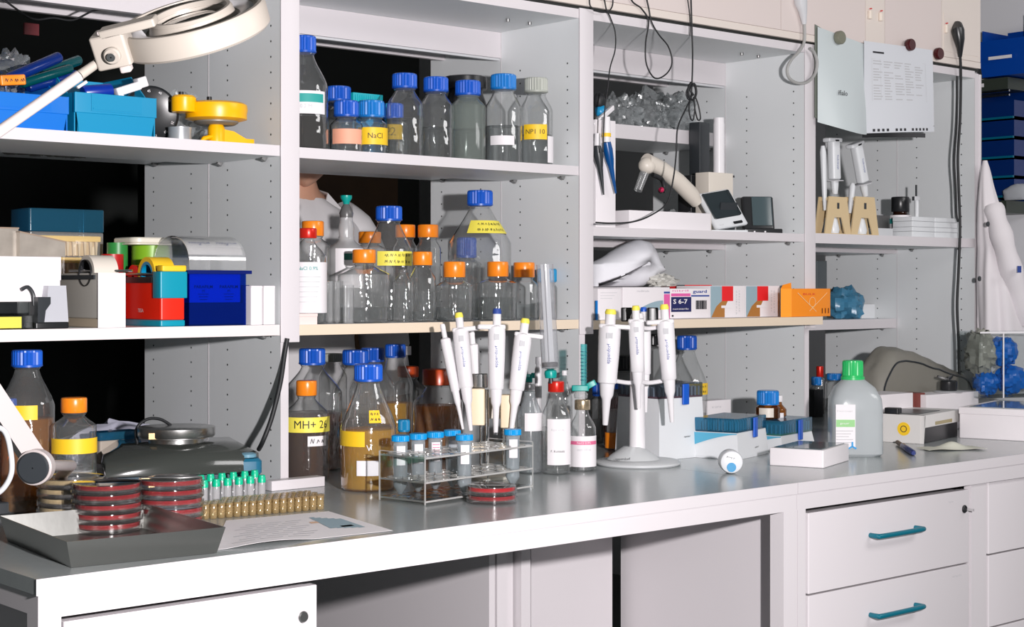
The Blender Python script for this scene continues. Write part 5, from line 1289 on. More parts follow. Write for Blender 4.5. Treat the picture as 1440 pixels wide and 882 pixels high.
tipbox(ground(911, 637), ground(927, 648), ground(989, 642), 562, 541, 'tall white tip box with smoky lid and blue clasp, right of the stand', mat('pinkish tips', (.60, .15, .18), .5), False, 'eppendorf')
t2, L2, D2, H2 = tipbox(ground(990, 640), ground(1037, 647), ground(1078, 638), 610, 590, 'white tip box with blue wave and blue lid, in the middle of three', BLUET, True, 'eppendorf')
t3, L3, D3, H3 = tipbox(ground(1070, 629), ground(1099, 636), ground(1143, 628), 614, 593, 'white tip box with yellow tips under a blue lid, rightmost of three', YT, True, 'eppendorf')
def ontop(t, L, D, H, fx, fy):
    c, s = math.cos(t.rotation_euler.z), math.sin(t.rotation_euler.z); x, y = L*fx, D*fy
    return Vector((t.location.x+c*x-s*y, t.location.y+s*x+c*y, t.location.z+H+.0006))
def onbottle(P, u_, vt, vc, wc, wb, vs, cap, label, liq, labels, glass, ribbed):
    return bottle(u_, P.y, vt, vc, wc, wb, vs, P.z, cap, label, liq, labels, glass=glass, ribbed=ribbed, rings=False, tall=1, nm='jar' if wb > 30 else 'vial', X=P.x, cat='jar' if wb > 30 else 'bottle')
def ucol(p): return 720+F*(p.x*cs-(p.y+S)*sn)/DD(p.x, p.y)
p = ontop(t3, L3, D3, H3, .26, .62); u_ = ucol(p)
onbottle(p, u_, 549, 569, 31, 34, 573, BLUE2, 'squat amber jar with wide blue cap standing on the rightmost tip box', (BROWN, 575), [(u_-12, u_+8, 573, 586, LBEI)], clear('amber glass', (.70, .38, .12), (.25, .08, .01), 1.3, .05, .2, (.30, .12, .03)), True)
p = ontop(t3, L3, D3, H3, .66, .70); u_ = ucol(p)
onbottle(p, u_, 556, 565, 14, 24, 576, WPL, 'small brown bottle with white cap on the rightmost tip box', None, [(u_-8, u_+8, 580, 587, LBL)], clear('amber glass'), False)
t, W, H = boxuv('box', 993, 1028, 563, .84, .05, TB, CARD, 'white box with a rounded tab behind the blue-lidded tip box')
text(t, 'TIPS', T(W*.4, -.0008, H*.8), .006, LGREY, W*.4)
# ---- white puck (tape roll end) and flat box
p = ground(1029, 667); r = 16.5*DD(p.x, p.y)/F
t = thing('knob', 'white round bottle top lying on its side with a blue dot', 'cap', (p.x+FW.x*.012, p.y+FW.y*.012, ZT+r+.0004), -TH)
MB().at(RX(PI/2)).lathe([(r*.96, -.030), (r, -.024), (r, .006), (r*.92, .012), (r*.75, .0145), (.001, .015)], 32).build('body', CLW, t)
MB().at(T(-.001, -.0152, -r*.42) @ RX(PI/2)).cyl(r*.40, -.001, .0012, 22).build('blue_dot', TEALB, t)
text(t, 'PIPET', T(-r*.1, -.0165, r*.38) @ RY(.25), .006, INK, r*.7)
P0, P1, P2 = ground(1095, 651), ground(1158, 659), ground(1194, 648)
t, L, D = cornerbox('flat_box', P0, P1, P2, ZV(634, P1.x, P1.y)-ZT, CARD, 'flat white box with a dark glassy top before the green-capped jug', 'box')
hb = ZV(634, P1.x, P1.y)-ZT
MB().rbox(.008, L-.008, .008, D-.008, hb+.0002, hb+.0018, .003).build('glass_pane', mat('dark glass', (.10, .14, .15), .12, coat=.5), t)
# ---- jug with green cap
p = ground(1209, 643); d_ = DD(p.x, p.y); R = 36*d_/F; X, Y = p.x+FW.x*R*.8, p.y+FW.y*R*.8; m3 = DD(X, Y)/F; R = 36*m3
zj = lambda v: ZC-(v-H0)*m3-ZT
t = thing('jug', 'translucent white plastic jug with green screw cap and green-striped label', 'jug', (X, Y, ZT+.0004), facing(X, Y)+PI/2+.18)
def sq(r, z, n=40, e=.42, ox=0):
    out = []
    for i in range(n):
        a = 2*PI*i/n; c, s_ = math.cos(a), math.sin(a)
        out.append((math.copysign(abs(c)**e, c)*r[0]+ox, math.copysign(abs(s_)**e, s_)*r[1], z))
    return out
JG = clear('milky jug plastic', (.80, .86, .86), (.65, .70, .71), .9, .18, .72, (.76, .80, .82))
lay = [((R*.90, R*.80), .0, .5), ((R, R*.88), .006, .42), ((R, R*.88), zj(575), .42), ((R*.97, R*.86), zj(560), .45), ((R*.78, R*.72), zj(545), .6), ((R*.50, R*.50), zj(536), .9), ((R*.36, R*.36), zj(531), 1)]
V = []; 
for k, (rr, z, e) in enumerate(lay): V += sq(rr, z, 40, e, -R*.10*(k/6.)**2)
Fc = [tuple(range(39, -1, -1)), tuple(range(240, 280))]+[(k*40+i, k*40+(i+1) % 40, (k+1)*40+(i+1) % 40, (k+1)*40+i) for k in range(6) for i in range(40)]
MB().add(V, Fc).build('body', JG, t)
MB().at(T(-R*.10, 0, 0)).rib(14.5*m3, zj(530), zj(507), 26, .05).build('cap', GRN, t, ang=14)
MB().at(T(-R*.10, 0, 0)).lathe([(16.5*m3, zj(534)), (16.5*m3, zj(530)), (15*m3, zj(529.5))], 30).build('cap_ring', GRN, t)
lb = MB().box(-R*.98+.004, -R*.16, -R*.88-.0012, -R*.88, zj(627), zj(567)).build('label', LBL, t, False)
MB().box(-R*.90, -R*.18, -R*.88-.002, -R*.88-.0012, zj(598), zj(588)).build('stripe', mat('light green print', (.30, .62, .25), .5), lb, False)
text(lb, 'Descosept', T(-R*.56, -R*.88-.0016, zj(576)), .006, LGREY, R*.6); text(lb, 'pur', T(-R*.56, -R*.88-.0024, zj(593)), .007, LBL, R*.35)
for k in range(5): MB().box(-R*.9, -R*(.25+.08*(k % 3)), -R*.88-.0018, -R*.88-.0012, zj(604+k*4), zj(603+k*4)).build('print', LGREY, lb, False)
mk = MB()
for k in range(3): mk.at(T(-R*.28, -R*.88-.0025, zj(625)) @ RY(k*2*PI/3)).box(-.002, .002, -.0006, .0006, 0, .011)
mk.build('blue_mark', SKYB, lb, False)
# ---- balance
P0, P1, P2 = ground(1216, 618), ground(1299, 625), ground(1351, 614)
ex = (P2-P1); L = ex.length; ex.normalize(); ey = Vector((-ex.y, ex.x, 0)); D = (P0-P1).dot(ey)
hb = ZV(585, P1.x, P1.y)-ZT
t = thing('balance', 'white laboratory balance with yellow round sticker and dark sloping keypad', 'balance', (P1.x, P1.y, ZT+.0004), math.atan2(ex.y, ex.x))
BW = mat('warm white housing', (.72, .70, .68), .4)
MB().add([(0, 0, 0), (.002, 0, 0), (L*.05, 0, hb), (0, 0, hb), (L*.0, D, 0), (.02, D, 0), (L*.05, D, hb), (0, D, hb)], [(0, 1, 2, 3), (5, 4, 7, 6), (3, 2, 6, 7), (1, 5, 6, 2), (0, 4, 5, 1), (0, 3, 7, 4)]).build('side_wall', BW, t, False)
MB().rbox(.001, L, 0.0, D, hb*.55, hb, .003).build('housing', BW, t)
MB().rbox(.02, L-.008, .006, D-.004, 0.0, hb*.545, .003).build('dark_base', BLK, t)
MB().box(-.0015, -.0004, D*.05, D*.93, hb*.02, hb*.98).build('side_cover', BW, t, False)
MB().at(T(-.0018, D*.30, hb*.50) @ RY(-PI/2)).cyl(.0175*1.0, 0, .0008, 26).build('sticker', YEL, t)
MB().at(T(-.0028, D*.30, hb*.50) @ RY(-PI/2)).lathe([(.007, 0), (.009, 0), (.009, .0003), (.007, .0003), (.007, 0)], 18, False, False).build('sticker_print', INK, t)
MB().rbox(L*.12, L*.70, D*.15, D*.85, hb+.0003, hb+.0016, .004).build('pan', mat('dark pan', (.05, .06, .06), .3), t)
MB().rbox(L*.02, L*.12, D*.40, D*.62, hb+.0003, hb+.016, .004).build('knob_block', BLK, t)
MB().box(L*.30, L*.75, -.0008, .0, hb*.60, hb*.72).build('display', mat('brass tinted display', (.35, .28, .12), .3), t, False)
# marker, scrap
a, b = at_z(1262, 622, ZT+.007), at_z(1284, 637, ZT+.007)
t = thing('marker', 'dark blue marker pen lying in front of the balance', 'pen', (0, 0, 0))
MB().tube([a, a.lerp(b, .35)], .0055, 12).build('barrel', BRN, t); MB().tube([a.lerp(b, .355), b, b+(b-a)*.03], [.0075, .0075, .005], 12).build('cap', NV, t)
c = at_z(1338, 632, ZT)
solo(MB().sheet(lambda a, b: ((a-.5)*.16, (b-.5)*.07, .0015+.020*math.exp(-((a-.5)**2*26+(b-.45)**2*12))+.002*math.sin(a*9)), 18, 8, .0005), 'paper_scrap', mat('creamy paper', (.66, .66, .56), .7), 'small crumpled paper scrap lying before the balance', 'paper', (c.x, c.y, ZT+.0012), -.5)
# ---- boxes behind the balance
def setbox(nm, u0, u1, v0, Y, dep, m, label, z=TB, cat='box'):
    return boxuv(nm, u0, u1, v0, Y, dep, z, m, label, cat)
P0, P1 = ground(1349, 616), ground(1440, 621)
ey = (P0-P1).normalized(); ex = Vector((ey.y, -ey.x, 0))
L = .30; P1b = P1-ey*.03; D = (P0-P1b).length
hb = .082
t = thing('flat_box', 'large flat white box with a glassy lid at the right edge of the worktop', 'box', (P1b.x, P1b.y, ZT+.0004), math.atan2(ex.y, ex.x))
FBt = (t, L, D, hb)
MB().rbox(0, L, 0, D, 0, hb, .003).build('body', CARD, t); MB().rbox(-.002, L+.002, -.002, D+.002, hb*.80, hb+.0015, .003).build('lid', CARD, t)
MB().rbox(.02, L-.02, .02, D-.02, hb+.0016, hb+.003, .003).build('glass_pane', mat('grey glass', (.30, .35, .36), .1, coat=.5), t)
yb_ = P0.y+.12
t, W, H = setbox('box', 1303, 1376, 553, yb_+.04, .08, CARD, 'white box carrying a black valve, behind the balance')
q = at_y(1334, 552, yb_+.075)
v = thing('valve', 'small black valve with two lever arms on the white box', 'valve', (q.x, q.y, TB+H+.0004)); mv = DD(q.x, q.y)/F
MB().lathe([(20*mv, 0), (21*mv, .002), (16*mv, .004)], 26).build('flange', GPL, v)
MB().lathe([(11*mv, .004), (12*mv, .008), (12*mv, .030), (10*mv, .034)], 22).build('body', BLK, v)
for a in (.3, 2.2): MB().at(T(0, 0, .036) @ RZ(a) @ RY(-.25)).rbox(0, .034, -.004, .004, -.003, .004, .002).build('lever', BLK, v)
MB().cyl(.004, .034, .042, 12).build('spindle', BLK, v)
setbox('box', 1240, 1284, 554, yb_+.03, .10, CARD, 'plain white box left of the valve box, behind the balance')
t, W, H = setbox('box', 1285, 1301, 553, yb_+.06, .05, mat('reddish brown', (.20, .04, .03), .5), 'narrow red-brown box squeezed between the two white boxes')
# ---- grey dust cover
Yc = .675; z0 = ZT+.0006
pts = [(1212, 560), (1218, 532), (1228, 508), (1238, 492), (1247, 489), (1262, 491), (1290, 501), (1325, 516), (1342, 525), (1349, 545), (1350, 562)]
XX = [(XU(u, Yc), ZV(v, XU(u, Yc), Yc)) for u, v in pts]
XX[0] = (XX[0][0], z0+.0); XX[-1] = (XX[-1][0], z0+.0)
sp = [p for p in smooth_path([(x, 0, z) for x, z in XX], 4)]
def cover(a, b):
    i = min(int(a*(len(sp)-1)), len(sp)-2); f = a*(len(sp)-1)-i; p = sp[i].lerp(sp[i+1], f)
    zc = z0; k = 1-.16*abs(2*b-1)**3; x = sp[0].x+.5*(sp[-1].x-sp[0].x)
    nz = .006*noise.noise(Vector((p.x*25, b*5, p.z*25)))
    return (x+(p.x-x)*(1-.05*abs(2*b-1)**3), Yc+(b-.5)*.11, max(z0, zc+(p.z-zc)*k+nz))
GC = mat('olive grey cover cloth', (.23, .22, .19), .55, bump=.3, bscale=40)
mb = MB().sheet(cover, 40, 14, .0015); t = thing('dust_cover', 'olive grey dust cover draped over an instrument in the right bay', 'cover', (0, 0, 0)); mb.build('cloth', GC, t)
for b_ in (0, 1):
    V = [cover(i/40, b_) for i in range(41)]; W = [(x, y, z0) for x, y, z in V]
    MB().add(V+W, [(i, i+1, 42+i, 41+i) for i in range(40)]).build('side_cloth', GC, t, False)
MB().tube([Vector(cover(i/40, 0))+Vector((0, -.001, .001)) for i in range(1, 40)], .0028, 6).build('piping', DKG, t)
# ================================================================ BAY 3, upper shelf
E3 = Z3+TS; EM3 = ZMID-.004+TS; E4 = Z4+.0274
def bx(nm, u0, u1, v0, Y, dep, z, m, label, cat='box', r=.0015): return boxuv(nm, u0, u1, v0, Y, dep, z+.0005, m, label, cat, r=r)
Mc = Matrix((RT, FW, UP)).transposed().to_4x4()
# white hanging-board with two hooks' worth of pipettes
Y = .70; xa, xb = XU(838, Y), XU(866, Y); H = ZV(168, xa, Y)-E3
t = thing('pipette_holder', 'tall white plastic holder at the left end of the shelf with blue pipette', 'holder', (xa, Y, E3+.0005))
MB().rbox(0, xb-xa, 0, .10, 0, H, .002).build('body', CARD, t)
for k in range(3): MB().at(T(-.002+k*.020, .01+k*.02, H-.012) @ RY(.95)).rbox(-.003, .003, -.006, .006, 0, .085, .0015).build('slanted_slat', WPL, t)
m3 = DD(xa, Y)/F
PBL = mat('petrol blue grip', (.0, .07, .26), .3)
a, b = at_y(853, 200, Y-.022), at_y(866, 272, Y-.022)
t = thing('pipette', 'pipette with petrol blue grip and yellow ring hanging on the white holder', 'pipette', (0, 0, 0))
MB().tube([a+UP*.062, a+UP*.03, a], [5*m3, 6*m3, 5*m3], 14).build('barrel', WPL, t); MB().tube([a+UP*.022, a+UP*.013], [6.4*m3]*2, 14).build('yellow_ring', YEL, t)
MB().tube([a, a.lerp(b, .15), a.lerp(b, .35), a.lerp(b, .5), b], [6*m3, 7*m3, 6*m3, 4*m3, 1.2*m3], 14).build('grip', PBL, t)
a, b = at_y(840, 205, Y-.02), at_y(849, 274, Y-.02)
t = thing('pipette', 'dark grey pipette hanging beside the upright, left of the blue one', 'pipette', (0, 0, 0))
MB().tube([a, a.lerp(b, .2), a.lerp(b, .45), b], [5*m3, 7*m3, 4*m3, 1.0*m3], 14).build('grip', DKG, t); MB().tube([a+UP*.03, a], [4*m3, 5*m3], 12).build('barrel', WPL, t)
q = at_y(843, 148, Y+.03)
t = thing('gloved_bulb', 'black and turquoise rubber bulb on top of the white holder', 'bulb', tuple(q))
MB().blob((0, 0, .012), (.016, .014, .020), 16, 10, .1, 2, 3).build('bulb', BLKR, t); MB().blob((.004, 0, -.014), (.015, .014, .016), 16, 10, .1, 2, 5).build('sleeve', TEALB, t)
# plastic bags on the rear shelf
ZRS = ZV(201, XU(950, SEAM), SEAM)+.038
for (u, w_, h_, d_, sd, l) in ((868, .062, .052, .06, 21, 'crumpled clear bag at the left on the rear shelf behind the cables'), (908, .062, .068, .06, 22, 'large crumpled clear bag in the middle of the rear shelf'), (946, .060, .062, .06, 24, 'crumpled clear bag at the right on the rear shelf, near the upright')):
    Yb = SEAM+.13+(.03 if u == 908 else 0)
    solo(MB().blob((0, 0, 0), (w_, d_, h_), 44, 26, .42, 2.8, sd, -h_+.012), 'plastic_bag', FILM, l, 'bag', (XU(u, Yb), Yb, ZRS+h_-.011), ang=20)
# white long box, beige block, tube, black box
t, W, H = bx('long_box', 885, 1000, 298, .70, .07, E3, CARD, 'long low white box lying on the shelf left of the handheld meter')
MB().box(W, W+.001, 0, .07, 0.001, H).build('side_print', LBEI, t, False)
t, W, H = bx('socket_block', 997, 1031, 243, .80, .05, E3, LBEI, 'cream block carrying an upright white tube behind the handheld meter', 'block')
m4 = DD(XU(1012, .82), .82)/F
q = at_y(1011, 243, .825)
zt = ZV(165, q.x, .825)-q.z
MB().at(T(XU(1011, .825)-t.location.x, .025, H+.0004)).lathe([(8*m4, 0), (8*m4, zt*.9), (7.5*m4, zt*.9), (7.5*m4, zt)], 20).build('tube', WPL, t)
MB().at(T(XU(1024, .82)-t.location.x, -.0006, H-.008)).box(-.003, .003, 0, .0008, -.003, .003).build('mark', INK, t, False)
bx('black_box', 972, 994, 247, .86, .05, E3, BLK, 'matt black box between the white long box and the cream block')
t, W, H = bx('tall_case', 984, 998, 172, .88, .04, E3, DKG, 'tall narrow dark case standing behind the cream block', 'case')
# pipetting aid lying with its bag
q = at_y(900, 232, .80); m4 = DD(q.x, .80)/F; M0 = Mc.copy(); M0.translation = q
t = thing('pipetting_aid', 'cream pipetting aid with clear nozzle and black and red trigger', 'pipettor', (0, 0, 0))
G = lambda u, v, o=0: at_y(u, v, .80+o)
MB().tube([G(908, 226), G(930, 237), G(952, 254), G(972, 274), G(980, 285)], [11*m4, 11*m4, 12*m4, 12*m4, 9*m4], 18).build('handle', LBEI, t)
MB().blob(tuple(G(910, 233)), (13*m4, 12*m4, 12*m4), 20, 12, .04, 2, 1).build('head', LBEI, t)
MB().tube([G(906, 244), G(897, 268)], [7*m4, 6*m4], 18).build('nozzle', GLASS2, t)
MB().tube(smooth_path([G(918, 246, -.01), G(930, 252, -.012), G(934, 264, -.012), G(928, 269, -.012)], 5), 3.5*m4, 10).build('trigger', BLKR, t)
MB().blob(tuple(G(930, 267, -.014)), (4.5*m4, 4*m4, 4*m4), 12, 8, .0, 2, 1).build('red_button', mat('crimson button', (.55, .01, .08), .3), t)
for (u, rr, hh, sd, Yb, l) in ((885, .060, .020, 31, .93, 'flattened clear bag lying at the left behind the long white box'), (950, .060, .034, 33, .90, 'crinkled clear bag around the handle of the pipetting aid')):
    solo(MB().blob((0, 0, 0), (rr, .05, hh), 40, 24, .4, 3.0, sd, -hh+.006), 'plastic_bag', FILM, l, 'bag', (XU(u, Yb), Yb, E3+hh-.005), ang=20)
# handheld meters
Y = .69; m4 = DD(XU(1028, Y), Y)/F
t = thing('handheld_meter', 'white handheld meter with a dark screen leaning back on its stand', 'meter', (XU(1000, .74), .74, E3+.0006), -.62); t.scale = (1.55, 1.2, 1.0)
Hm = ZV(268, XU(1010, Y), Y)-E3
MT = T(0, .006, 0) @ RX(-.30) @ RY(-.28)
MB().at(MT @ T(.012, 0, 0)).rbox(0, .062, 0, .016, 0.006, Hm*1.02, .008, 5).build('housing', CLW, t)
MB().at(MT @ T(.012, 0, 0)).rbox(.007, .057, -.0012, 0, Hm*.30, Hm*.98, .006, 4).build('screen', mat('screen', (.03, .04, .045), .12), t)
MB().at(MT @ T(.012, 0, 0)).rbox(.036, .052, -.0015, 0, Hm*.10, Hm*.17, .003, 4).build('key', BLK, t)
text(t, 'ice', MT @ T(.026, -.0012, Hm*.14), .007, LGREY)
MB().rbox(.0, .066, .004, .05, 0, .007, .003).build('stand_foot', CLW, t)
MB().at(T(.02, .045, .004) @ RX(.35)).rbox(0, .03, 0, .003, 0, Hm*.75, .001).build('stand_leg', DKG, t)
t = thing('handheld_meter', 'black handheld meter standing in its black charging tray', 'meter', (XU(1046, .755), .755, E3+.0006), -.60); t.scale = (1.2, 1.0, 1.0)
Hm = ZV(272, XU(1060, .70), .70)-E3
MB().rbox(0, .092, 0, .06, 0, .014, .005, 4).build('charging_tray', BLK, t)
MB().at(T(.004, .02, .013) @ RX(-.22)).rbox(0, .075, 0, .02, 0, Hm*.97-.01, .008, 5).build('housing', BLK, t)
MB().at(T(.004, .02, .013) @ RX(-.22)).rbox(.022, .070, -.0012, 0, Hm*.10, Hm*.86, .003, 4).build('screen', mat('slate screen', (.07, .10, .11), .15), t)
for x in (.025, .050): MB().at(T(x, -.0005, .006) @ RX(PI/2)).cyl(.0022, 0, .001, 10).build('contact', LBL, t)
# ================================================================ BAY 3, middle shelf
CB = mat('pale blue print', (.25, .45, .68), .5); MAG = mat('magenta print', (.75, .12, .38), .5); RP = mat('bright red print', (.80, .015, .02), .45); BRP = mat('brown print', (.42, .18, .04), .5)
t, W, H = bx('box', 841, 874, 406, .655, .12, EM3, CARD, 'white carton with thin grey lines at the left end of the tan shelf')
for k in range(3): MB().box(W*.1, W*(.8-.1*k), -.0006, 0, H*(.86-.09*k), H*(.86-.09*k)+.001).build('print', LGREY, t, False)
MB().box(-.006, -.0008, .0, .004, .0, H*.62).build('blue_strip', BLUE2, t, False)
t, W, H = bx('glove_box', 876, 942, 404, .655, .12, EM3, CARD, 'white glove carton with a blue wave and magenta end strip')
n = 12; V = []
for i in range(n+1):
    x = i/n; V += [(W*(.35+.5*x), -.0006, H*(.30-.12*(1-x))), (W*(.35+.5*x), -.0006, H*(.34+.24*math.sin(x*1.6)))]
MB().add(V, [(2*i, 2*i+2, 2*i+3, 2*i+1) for i in range(n)]).build('blue_wave', CB, t, False)
MB().box(W*.87, W-.0005, -.0006, 0, .001, H*.78).build('magenta_strip', MAG, t, False); MB().box(W*.87, W-.0005, -.0006, 0, H*.80, H*.86).build('blue_line', INKB, t, False)
text(t, 'meditrade', T(W*.42, -.0008, H*.88), .008, LGREY, W*.26)
t, W, H = bx('glove_box', 943, 998, 406, .655, .12, EM3, CARD, 'white glove carton marked S 6-7 with a barcode and pink band')
MB().box(.002, W*.52, -.0006, 0, H*.22, H*.72).build('navy_panel', DNAVY, t, False)
text(t, 'S 6-7', T(W*.24, -.0010, H*.56), .016, LBL, W*.36, True); text(t, 'nonsterile', T(W*.25, -.0010, H*.32), .007, LBL, W*.40)
MB().box(.002, W*.50, -.0006, 0, H*.74, H*.84).build('pink_band', MAG, t, False); text(t, 'nitril', T(W*.24, -.0010, H*.93), .007, MAG, W*.4)
text(t, 'guard', T(W*.74, -.0008, H*.90), .011, INKB, W*.36, True); MB().box(W*.52, W-.002, -.0006, 0, H*.73, H*.78).build('blue_line', INKB, t, False)
br = MB(); x = W*.64
rr = random.Random(3)
while x < W*.92:
    k = rr.choice((.0006, .001, .0014)); br.box(x, x+k, -.0006, 0, H*.30, H*.60); x += k+rr.choice((.0007, .0012))
br.build('barcode', INK, t, False); MB().box(W*.03, W*.07, -.0006, 0, H*.06, H*.12).build('mark', INK, t, False)
for (ua, ub, l) in ((999, 1048, 'left of two glove cartons with red squares and brown pictures'), (1049, 1097, 'right of two glove cartons with red squares, beside the orange box')):
    t, W, H = bx('glove_box', ua, ub, 402, .655, .12, EM3, CARD, l)
    MB().box(.0005, W*.34, -.0005, 0, .001, H-.001).build('blue_panel', CB, t, False)
    MB().rbox(W*.32, W*.64, -.0012, -.0006, H*.52, H-.001, .0002).build('red_square', RP, t)
    V = [(W*.02, -.0007, .001), (W*.40, -.0007, .001), (W*.40, -.0007, H*.3), (W*.50, -.0007, H*.55), (W*.34, -.0007, H*.55), (W*.16, -.0007, H*.35)]
    MB().add(V, [(0, 1, 2, 3, 4, 5)]).build('brown_picture', BRP, t, False)
    MB().box(W*.30, W*.62, -.0015, -.0010, H*.30, H*.38).build('white_bar', LBL, t, False)
    scribble(t, T(W*.78, -.0006, H*.5) @ RY(PI/2), H*.7, W*.16, LGREY, 2, ua, .0004, 'print')
OB = mat('orange carton', (.95, .28, .01), .5)
t, W, H = bx('carton', 1113, 1168, 406, .597, .036, EM3, OB, 'bright orange open carton with dark line drawings, overhanging the shelf end')
MB().add([(-.030, .012, 0), (0, 0, 0), (0, 0, H), (-.030, .012, H)], [(0, 1, 2, 3)]).build('side_flap', mat('lighter orange', (1.0, .36, .02), .5), t, False)
MB().add([(-.030, .012, H), (0, .0, H), (-.004, -.002, H+.016), (-.026, .008, H+.010)], [(0, 1, 2, 3)]).build('top_flap', OB, t, False)
text(t, 'BULK', T(W*.45, -.0008, H*.80), .008, INKR, W*.32)
MB().at(T(W*.52, -.0012, H*.52) @ RX(PI/2)).lathe([(.0125, 0), (.0136, 0), (.0136, .0005), (.0125, .0005), (.0125, 0)], 26, False, False).build('ring_print', mat('cream print', (.85, .65, .35), .5), t)
MB().tube([(W*.15, -.001, H*.85), (W*.62, -.001, H*.18)], .0009, 6).at(T(0, 0, 0)).tube([(W*.9, -.001, H*.85), (W*.45, -.001, H*.2)], .0007, 6).build('line_print', mat('cream print'), t)
for k in range(3): MB().at(T(W*(.78+.08*k), -.0009, H*.20)).box(-.0018, .0018, 0, .0006, -.007, .007).build('dark_figure', mat('dark brown print', (.15, .03, .0), .5), t, False)
# white cloth bag and pebbly bag on the cartons
Yc3 = .78
q0 = [(832, 404), (832, 372), (850, 362), (880, 344), (897, 337), (906, 339), (914, 352), (922, 370), (929, 382), (915, 390), (898, 404)]
SP = [at_y(u, v, Yc3) for u, v in q0]; cxs = sum((p for p in SP), Vector())/len(SP)
zb3 = EM3+ZV(404, XU(900, .655), .655)-EM3+.0015
def cloth(a, b):
    n_ = len(SP); f = a*n_; i = int(f) % n_; p = SP[i].lerp(SP[(i+1) % n_], f-int(f)); k = math.sin(min(1, b*1.0)*PI/2)
    r_ = 1-abs(2*b-1)**2.2; c = cxs+(p-cxs)*math.sqrt(max(0, r_))
    o = .010*noise.noise(Vector((c.x*22, b*3, c.z*14)))
    return (c.x, Yc3+(b-.5)*.12+o, max(zb3, c.z))
CLOTH = mat('white paper cloth', (.80, .80, .84), .7, bump=.3, bscale=25)
solo(MB().sheet(cloth, 44, 16, .0005), 'paper_bag', CLOTH, 'large white paper bag slumped on the cartons under the shelf', 'bag', ang=60)
PBG = mat('crinkled pale bag', (.55, .54, .50), .3, bump=.8, bscale=120)
q = at_y(930, 400, .74)
solo(MB().blob((0, 0, 0), (.045, .03, .020), 26, 14, .5, 5, 41, -.012), 'bag', PBG, 'small crinkled bag of pale pieces lying on the glove cartons', 'bag', (q.x, .74, zb3+.0125), ang=25)
t = thing('box', 'flat red and black carton behind the glove cartons', 'box', (XU(950, .79), .785, EM3+.0005)); H = ZV(401, XU(960, .79), .79)-EM3
MB().box(0, XU(999, .79)-XU(950, .79), 0, .06, 0, H).build('body', RP, t, False); MB().box(-.0008, .03, -.0008, 0, 0, H).build('black_end', BLK, t, False)
# ================================================================ BAY 4
TANP = mat('tan plastic', (.68, .52, .30), .45)
def astand(u0, u1, vt, Y, label):
    xa, xb = XU(u0, Y), XU(u1, Y); W = xb-xa; H = ZV(vt, xa, Y)-E4
    t = thing('pipette_rest', label, 'stand', (xa, Y, E4+.0005))
    P_ = Matrix(((1, 0, 0, 0), (0, 0, 1, 0), (0, 1, 0, 0), (0, 0, 0, 1)))
    def fr(y0, y1):
        mb = MB().at(P_)
        L_ = [(0, 0), (W*.24, 0), (W*.40, H*.50), (W*.40, H), (W*.20, H)]
        mb.prism([(0, 0), (W*.22, 0), (W*.36, H*.45), (W*.64, H*.45), (W*.78, 0), (W, 0), (W*.84, H), (W*.16, H)], y0, y1)
        return mb
    fr(0, .004).build('front_frame', TANP, t, False); fr(.034, .038).build('back_frame', TANP, t, False)
    MB().box(W*.20, W*.80, .0042, .0338, H*.90, H*.98).build('bridge', TANP, t, False); MB().box(W*.02, W*.98, .0042, .0338, 0, .003).build('base', TANP, t, False)
    MB().box(W*.46, W*.54, -.0008, 0, H*.68, H*.84).build('slot', DKG, t, False)
    MB().at(T(W*.52, .019, .003)).lathe([(W*.13, 0), (W*.15, H*.1), (W*.10, H*.36), (W*.08, H*.42)], 16).build('tip_holder', CLW, t)
    return t, xa, W, H
for k, (u0, u1, l) in enumerate(((1160, 1197, 'left of two tan A-shaped pipette rests'), (1197, 1236, 'right of two tan A-shaped pipette rests'))):
    astand(u0, u1, 276, .67, l)
m5 = DD(XU(1180, .69), .69)/F
def P5(u, v, Y=.69): return at_y(u, v, Y)
for (a, b, w_, l) in (((1172, 192), (1174, 273), 17, 'white pipette standing in the left tan rest, blue lettering on its side'), ((1203, 198), (1217, 276), 17, 'white pipette standing aslant in the right tan rest'), ((1157, 205), (1160, 296), 9, 'slim pale pipette leaning at the far left of the right bay'), ((1199, 258), (1195, 300), 9, 'slim pale pipette between the two tan rests')):
    top = P5(*a); bot = P5(*b)
    t = thing('pipette', l, 'pipette', (0, 0, 0)); r_ = w_/2*m5; L_ = (top-bot).length; ax = (top-bot).normalized()
    sx = ax.cross(Vector((0, 1, 0))).normalized(); M_ = Matrix((sx, ax.cross(sx), ax)).transposed().to_4x4(); M_.translation = bot
    if w_ > 10:
        MB().at(M_).lathe([(r_*.45, -.0), (r_*.6, L_*.1), (r_*.7, L_*.24)], 16).build('tip_cone', CLW, t)
        MB().at(M_).rbox(-r_*1.0, r_*1.0, -r_*.8, r_*.8, L_*.25, L_*.96, r_*.5, 4).build('grip', CLW, t)
        MB().at(M_).rbox(-r_*1.5, r_*2.0, -r_*.8, r_*.8, L_*.90, L_*.97, r_*.3, 3).build('finger_hook', CLW, t)
        MB().at(M_).lathe([(r_*1.5, L_*.22), (r_*1.5, L_*.235), (r_*.7, L_*.24)], 18).build('collar', LGREY, t)
        text(t, 'eppendorf', M_ @ T(0, -r_*.82, L_*.55) @ RY(-PI/2) if M_[1][1] > 0 else M_ @ T(0, r_*.82, L_*.55) @ RY(-PI/2), r_*.6, INKB, L_*.25)
    else: MB().at(M_).lathe([(r_*.5, 0), (r_*.8, L_*.3), (r_, L_*.9), (r_*.6, L_)], 14).build('body', CLW, t)
